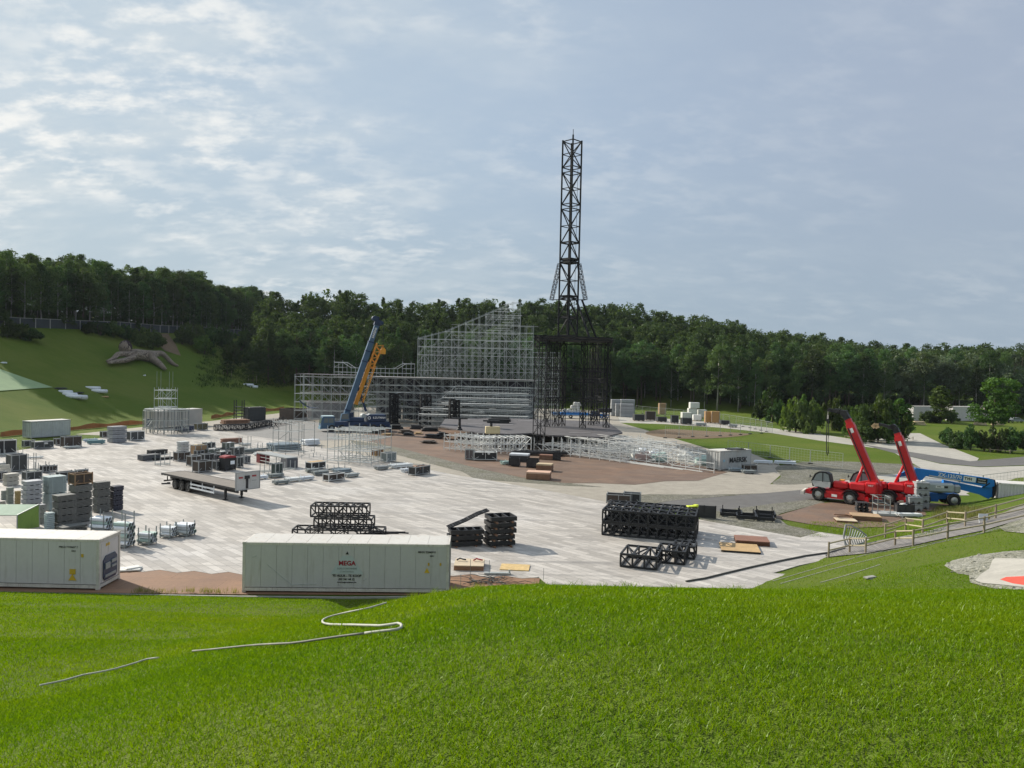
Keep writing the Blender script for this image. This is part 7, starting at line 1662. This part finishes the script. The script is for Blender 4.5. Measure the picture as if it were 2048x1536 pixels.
for a_,b_ in zip(P[:-1],P[1:]):
    n_=max(2,int((b_-a_).length/2.4))
    for i in range(n_):
        m_=MB(); 
        for j in range(5):
            u=(i+(j+.5)/5)/n_; p=a_.lerp(b_,u); p.z=TZ(p.x,p.y); p-=P[0]; m_.box((p.x,p.y,p.z+1.15+jit(.05)),((b_-a_).length/n_/5*.9,.1,2.7),math.atan2(b_.y-a_.y,b_.x-a_.x))
        m_.build('plank_panel',PAL,t); p=a_.lerp(b_,i/n_); p.z=TZ(p.x,p.y); p-=P[0]; MB().bar(p,p+Vector((0,0,2.8)),.1).build('post',WOOD,t)
ORN=M('orange_net',(.36,.14,.05),.8,0,.3,.6,(.25,.15,.05),.6)
for px,lab in ((((0,874),(60,868),(140,861),(200,855),(287,848)),'orange netting along the foot of the left hill behind the weathered container'),(((422,838),(445,834),(470,829)),'orange netting between the cream and dark grey containers'),(((513,824),(540,822),(568,820)),'orange netting between the dark grey container and the skip')):
    P=[G(x,y) for x,y in px]; m_=MB(); Q=[]
    for a_,b_ in zip(P[:-1],P[1:]):
        n_=max(2,int((b_-a_).length/1.5)); Q+=[a_.lerp(b_,i/n_) for i in range(n_)]
    Q.append(P[-1]); vs=[]
    for i,q in enumerate(Q):
        y=q.y+.25*math.sin(i*.9); z=max(TZ(q.x,y),0); vs+=[(q.x,y,z),(q.x+.1*math.sin(i*1.7),y+.15,z+.75+.2*math.sin(i*1.3)),(q.x,y+.35,z)]
    fs=[]
    for i in range(len(Q)-1): k=i*3; fs+=[(k,k+3,k+4,k+1),(k+1,k+4,k+5,k+2)]
    m_.add(vs,fs); tag(m_.build('orange_netting',ORN),lab,'netting')
P=[T(*p) for p in ((-80,712),(0,739),(60,760),(106,776),(60,779),(0,783),(-80,786))]; o_=drape('turf_cover',P,.12,M('turf_cover',(.24,.35,.17),.7,0,.12,.3),2.5); del o_['kind']; tag(o_,'pale green ground sheet spread on the hill at the left edge','ground sheet')
drape('dirt_track',[T(*p) for p in ((308,668),(336,668),(352,690),(362,712),(330,702),(318,690))],.06,SOIL,2.5)
def roll(label,x,y,L_,r,rz,mt=None,group='white rolls on the hill'):
    p=T(x,y); m_=MB(); m_.tube((-L_/2,0,r),(L_/2,0,r),r,12); m_.tube((-L_/2-.02,0,r),(-L_/2-.01,0,r),r*.35,8); o_=m_.build('fleece_roll',mt or WRAP,None,True); o_.location=(p.x,p.y,p.z); o_.rotation_euler=(0,0,rz); return tag(o_,label,'roll',group)
roll('white roll at the upper left of the larger group on the hill',131,788,3.2,.42,-.25); roll('white roll second in the larger group on the hill',140,793,3.2,.42,-.2); roll('white roll third in the larger group on the hill',148,797,3.3,.42,-.1); roll('white roll at the lower right of the larger group on the hill',158,799,3.4,.5,-.05)
roll('white roll at the back of the pair on the hill',186,780,3.4,.42,-.1); roll('white roll at the front of the pair on the hill',199,786,3.4,.42,0); roll('white roll lying alone high beside the young staked trees',497,773,3.2,.45,-.2); roll('second white roll just below the staked trees',507,776,2.6,.4,.1)
for i,(x,y,w_,d_,mt) in enumerate(((115,778,3.6,1.2,BLACKP),(157,787,2.0,1.0,BLACKP),(209,795,1.6,.9,PLY),(289,752,.6,.5,WRAP),(4,727,2.0,.5,WRAP))):
    p=T(x,y); m_=MB(); m_.rbox((0,0,.15),(w_,d_,.22),.05,.1); m_.rbox((w_*.2,.1,.3),(w_*.5,d_*.7,.12),.04,-.1); o_=m_.build('folded_sheet',mt); o_.location=p; tag(o_,('black folded sheet at the tip of the green ground sheet','small black folded sheet beside the white rolls','tan board lying below the white roll pair','tiny white packet on the grass below the lying giant','white strip at the upper left of the hill')[i],'sheet')
# ------------------------------------------------------------------ lying giant sculpture
tw,tn,to_=newmat('woven_twigs'); v_=coords(tn); wv=tn.nodes.new('ShaderNodeTexWave'); wv.inputs['Scale'].default_value=1.6; wv.inputs['Distortion'].default_value=5; wv.inputs['Detail'].default_value=3; L(tn,v_,wv.inputs['Vector'])
princ(tn,to_,mixc(tn,.4,ramp(tn,wv.outputs['Fac'],[(.2,(.12,.09,.07)),(.6,(.34,.27,.21)),(.9,(.48,.40,.32))]),ramp(tn,noise(tn,v_,.8,5),[(.35,(.09,.07,.06)),(.65,(.33,.27,.22))])),.85,0,bumpn(tn,wv.outputs['Fac'],.8,.15))
t0=T(283,722); t=thing('giant_sculpture','giant woven-wood figure lying on the green hillside with dark curly hair','sculpture',t0)
def J(x,y,lift=0.0,dd=0.0):
    p=T(x,y); p=A(x,y-lift,p.y-dd); return p-t0
def skin(name,joints,edges,parent,mat):
    me=bpy.data.meshes.new(name); me.from_pydata([j[0] for j in joints],edges,[]); o=bpy.data.objects.new(name,me); COL.objects.link(o)
    md=o.modifiers.new('skin','SKIN'); md.use_smooth_shade=True
    for i,v in enumerate(me.skin_vertices[0].data): v.radius=(joints[i][1]*.98,joints[i][1]*joints[i][2]*.98); v.use_root=(i==0)
    sb=o.modifiers.new('sub','SUBSURF'); sb.levels=2; sb.render_levels=2
    dg=bpy.context.evaluated_depsgraph_get(); m2=bpy.data.meshes.new_from_object(o.evaluated_get(dg)); bpy.data.objects.remove(o)
    o=bpy.data.objects.new(name,m2); m2.materials.clear(); m2.materials.append(mat); COL.objects.link(o); o.parent=parent; m2.polygons.foreach_set('use_smooth',[True]*len(m2.polygons)); return o
js=[(J(299,722,9),1.75,1.0),(J(285,722,12),1.6,1.0),(J(270,722,14),1.75,1.05),(J(260,722,19),.85,1),(J(252,722,24),1.0,1),
    (J(263,723,15,1.0),.85,1),(J(236,725,17,1.5),.75,1),(J(226,726,8,1.5),.6,1),(J(214,727,4,1.8),.45,.8),
    (J(266,724,9,2.0),.85,1),(J(249,726,5,2.5),.8,1),(J(232,727,4,2.5),.6,1),(J(216,728,2,2.8),.45,.7),
    (J(303,724,8,1.6),1.25,1),(J(317,731,5,2.0),.95,1),(J(327,738,3,2.0),.65,1),(J(331,741,2,2.2),.5,.8),
    (J(306,722,13,-.8),1.2,1),(J(324,724,18,-.5),.9,1),(J(338,728,8,-.3),.7,1),(J(348,733,4,-.2),.55,1),(J(357,735,3,-.2),.4,.7)]
ed=[(0,1),(1,2),(2,3),(3,4),(2,5),(5,6),(6,7),(7,8),(2,9),(9,10),(10,11),(11,12),(0,13),(13,14),(14,15),(15,16),(0,17),(17,18),(18,19),(19,20),(20,21)]
skin('body',js,ed,t,tw)
hd=bmesh.new(); bmesh.ops.create_icosphere(hd,subdivisions=3,radius=1.0)
for v in hd.verts:
    n_=mnoise.noise(v.co*2.2); v.co=v.co*(1+.12*n_); v.co.x*=1.55; v.co.y*=1.5; v.co.z*=1.85
    if abs(v.co.x+.2)<.35 and v.co.y<-.9 and abs(v.co.z)<.3: v.co.y-=.35
me=bpy.data.meshes.new('head'); hd.to_mesh(me); hd.free(); me.materials.append(tw); me.polygons.foreach_set('use_smooth',[True]*len(me.polygons)); o_=bpy.data.objects.new('head',me); COL.objects.link(o_); o_.parent=t; hc=J(250,722,27); o_.location=hc
hair=MB(); 
for i in range(150):
    a_=rng.uniform(0,6.28); el=rng.uniform(-.15,1.5); q=Vector((math.cos(a_)*math.cos(el)*1.5,math.sin(a_)*math.cos(el)*1.4+.25,math.sin(el)*1.75)); s_=rng.uniform(.3,.55); hair.rbox((q.x,q.y,q.z),(s_,s_,s_),.12,rng.uniform(0,3))
hair.build('hair',M('dark_twigs',(.06,.04,.045),.9,0,.4,2),t).location=hc
# ------------------------------------------------------------------ grass blades on the near slope
def blademat():
    mt,nt,out=newmat('grass_blades'); p=wpos(nt); n1=noise(nt,p,.11,5,.6); n2=noise(nt,p,.9,5,.65); n3=noise(nt,p,45,2,.6)
    c=ramp(nt,n1,[(.3,(.06,.165,.001)),(.55,(.165,.28,.003)),(.75,(.27,.315,.008))])
    c=mixc(nt,.45,c,ramp(nt,n2,[(.3,(.08,.20,.001)),(.6,(.175,.285,.003)),(.78,(.22,.31,.01))]))
    n6=noise(nt,p,.32,4,.6); c=mixc(nt,.3,c,ramp(nt,n6,[(.4,(.06,.16,.001)),(.62,(.27,.31,.012))]))
    c=mixc(nt,.45,c,ramp(nt,n3,[(.3,(.075,.18,.001)),(.55,(.15,.27,.003)),(.72,(.29,.37,.035))]))
    d=nt.nodes.new('ShaderNodeBsdfDiffuse'); t=nt.nodes.new('ShaderNodeBsdfTranslucent'); g=nt.nodes.new('ShaderNodeBsdfGlossy'); g.inputs['Roughness'].default_value=.38; g.inputs['Color'].default_value=(.8,.85,.7,1)
    L(nt,c,d.inputs[0]); L(nt,mixc(nt,1.0,c,(1.3,1.2,.3),'MULTIPLY'),t.inputs[0])
    m1=nt.nodes.new('ShaderNodeMixShader'); m1.inputs[0].default_value=.45; L(nt,d.outputs[0],m1.inputs[1]); L(nt,t.outputs[0],m1.inputs[2])
    m2=nt.nodes.new('ShaderNodeMixShader'); m2.inputs[0].default_value=.012; L(nt,m1.outputs[0],m2.inputs[1]); L(nt,g.outputs[0],m2.inputs[2]); L(nt,m2.outputs[0],out.inputs[0]); return mt
BLADE=blademat()
def blades(name,X,Y,hgt,wid,lean,mat,label,zoff=0.0):
    n=len(X); Z=terrain(X,Y)+zoff; a=rng.uniform(0,2*PI,n); la=rng.uniform(0,2*PI,n); h=hgt*rng.uniform(.55,1.25,n); w=wid*rng.uniform(.7,1.3,n); ln=lean*rng.uniform(.2,1.2,n)*h
    dx,dy=np.cos(a)*w/2,np.sin(a)*w/2; lx,ly=np.cos(la)*ln,np.sin(la)*ln
    V=np.empty((n,5,3)); V[:,0]=np.stack([X-dx,Y-dy,Z],1); V[:,1]=np.stack([X+dx,Y+dy,Z],1)
    V[:,2]=np.stack([X+dx*.75+lx*.4,Y+dy*.75+ly*.4,Z+h*.6],1); V[:,3]=np.stack([X-dx*.75+lx*.4,Y-dy*.75+ly*.4,Z+h*.6],1); V[:,4]=np.stack([X+lx,Y+ly,Z+h],1)
    b=np.arange(n)[:,None]*5; quad=b+np.array([0,1,2,3]); tri=b+np.array([3,2,4])
    me=bpy.data.meshes.new(name); me.vertices.add(n*5); me.vertices.foreach_set('co',V.astype(np.float32).ravel())
    li=np.concatenate([quad,tri],1).astype(np.int32).ravel(); me.loops.add(n*7); me.loops.foreach_set('vertex_index',li)
    st=(np.arange(n)[:,None]*7+np.array([0,4])).astype(np.int32).ravel(); me.polygons.add(n*2); me.polygons.foreach_set('loop_start',st); me.update(calc_edges=True)
    me.materials.append(mat); o=bpy.data.objects.new(name,me); COL.objects.link(o); return stuff(o,label,'grass')
def scatter(y0,y1,dens):
    n=int(dens*.74*2*(y1*y1-y0*y0)/2); y=np.sqrt(rng.uniform(y0*y0,y1*y1,n)); x=rng.uniform(-.74,.74,n)*y
    # patchy growth
    k=np.sin(x*1.7+2*np.sin(y*.9))*np.sin(y*1.3+1.5*np.sin(x*1.1)); keep=rng.random(n)<(.8+.2*k); return x[keep],y[keep]
parts_=[scatter(2.6,5,3600),scatter(5,9,3000),scatter(9,16,1300),scatter(16,28,380),scatter(28,43,130)]
X=np.concatenate([p[0] for p in parts_]); Y=np.concatenate([p[1] for p in parts_])
bx_=rng.uniform(8,44,26000); by_=rng.uniform(28,64,26000); hb=terrain(bx_,by_); kb=(hb>.05)&(bx_/by_<.75); X=np.concatenate([X,bx_[kb]]); Y=np.concatenate([Y,by_[kb]])
pth=[T(*p) for p in pA]+[T(*p) for p in reversed(pB)]; pd=[T(*p) for p in rub]
def inside(poly,x,y):
    r=np.zeros(len(x),bool); n=len(poly)
    for i in range(n):
        a,b=poly[i],poly[(i+1)%n]; c=((a.y>y)!=(b.y>y))&(x<(b.x-a.x)*(y-a.y)/((b.y-a.y) or 1e-9)+a.x); r^=c
    return r
ok=~(inside(pth,X,Y)|inside(pd,X,Y)); X,Y=X[ok],Y[ok]
blades('grass',X,Y,.030+.0008*Y+.018*(rng.random(len(X))<.07),.0036+.0007*Y,1.15,BLADE,'lush mown grass covering the near slope')
# longer tufts
tx=rng.uniform(-12,14,420); ty=rng.uniform(5,22,420); kx=np.repeat(tx,16)+rng.normal(0,.05,420*16); ky=np.repeat(ty,16)+rng.normal(0,.05,420*16)
blades('grass_tufts',kx,ky,.13,.0075,.9,BLADE,'longer grass tufts scattered over the near slope')
# rank weeds along the boardwalk and kerb
W1=[T(rng.uniform(1868,1975),rng.uniform(1018,1042)) for _ in range(260)]; W2=[T(rng.uniform(1620,1880),rng.uniform(1046,1075)) for _ in range(380)]; W3=[T(rng.uniform(260,480),1189+rng.uniform(-3,2)) for _ in range(60)]
wx=np.array([p.x for p in W2]); wy=np.array([p.y for p in W2]); wx=np.repeat(wx,9)+rng.normal(0,.3,len(wx)*9); wy=np.repeat(wy,9)+rng.normal(0,.3,len(wy)*9); blades('bank_grass',wx,wy,.16,.03,.8,BLADE,'rough grass between the rusty plates and the boardwalk')
wx=np.array([p.x for p in W1]); wy=np.array([p.y for p in W1]); wx=np.repeat(wx,9)+rng.normal(0,.2,len(wx)*9); wy=np.repeat(wy,9)+rng.normal(0,.2,len(wy)*9)
DRY=leafmat('dry_weed',[(.10,.13,.03),(.18,.18,.06),(.28,.25,.12)],1.0); blades('weeds',wx,wy,.42,.035,.6,DRY,'rank weeds along the boardwalk fence')
wx=np.array([p.x for p in W3]); wy=np.array([p.y for p in W3]); wx=np.repeat(wx,8)+rng.normal(0,.12,len(wx)*8); wy=np.repeat(wy,8)+rng.normal(0,.06,len(wy)*8); blades('kerb_weeds',wx,wy,.28,.02,.6,DRY,'weeds growing along the pale kerb',.1)

hx=[T(rng.uniform(395,575),rng.uniform(690,775)) for _ in range(420)]; hx=[p for p in hx if p.y<300]
wx=np.array([p.x for p in hx]); wy=np.array([p.y for p in hx]); wx=np.repeat(wx,10)+rng.normal(0,.7,len(wx)*10); wy=np.repeat(wy,10)+rng.normal(0,.7,len(wy)*10); blades('rough_growth',wx,wy,.7,.22,.8,LEAF_C,'rough growth below the thicket on the left hill')

# ------------------------------------------------------------------ thin summer haze
hm_,hn_,ho_=newmat('haze'); hv_=hn_.nodes.new('ShaderNodeVolumePrincipled'); hv_.inputs['Density'].default_value=.00005; hv_.inputs['Color'].default_value=(.82,.90,1.0,1); hv_.inputs['Anisotropy'].default_value=.2; L(hn_,hv_.outputs[0],ho_.inputs['Volume'])
hb_=MB().box((0,175,27),(780,410,58)).build('haze',hm_); hb_['kind']='stuff'; hb_['label']='thin pale haze over the whole arena'
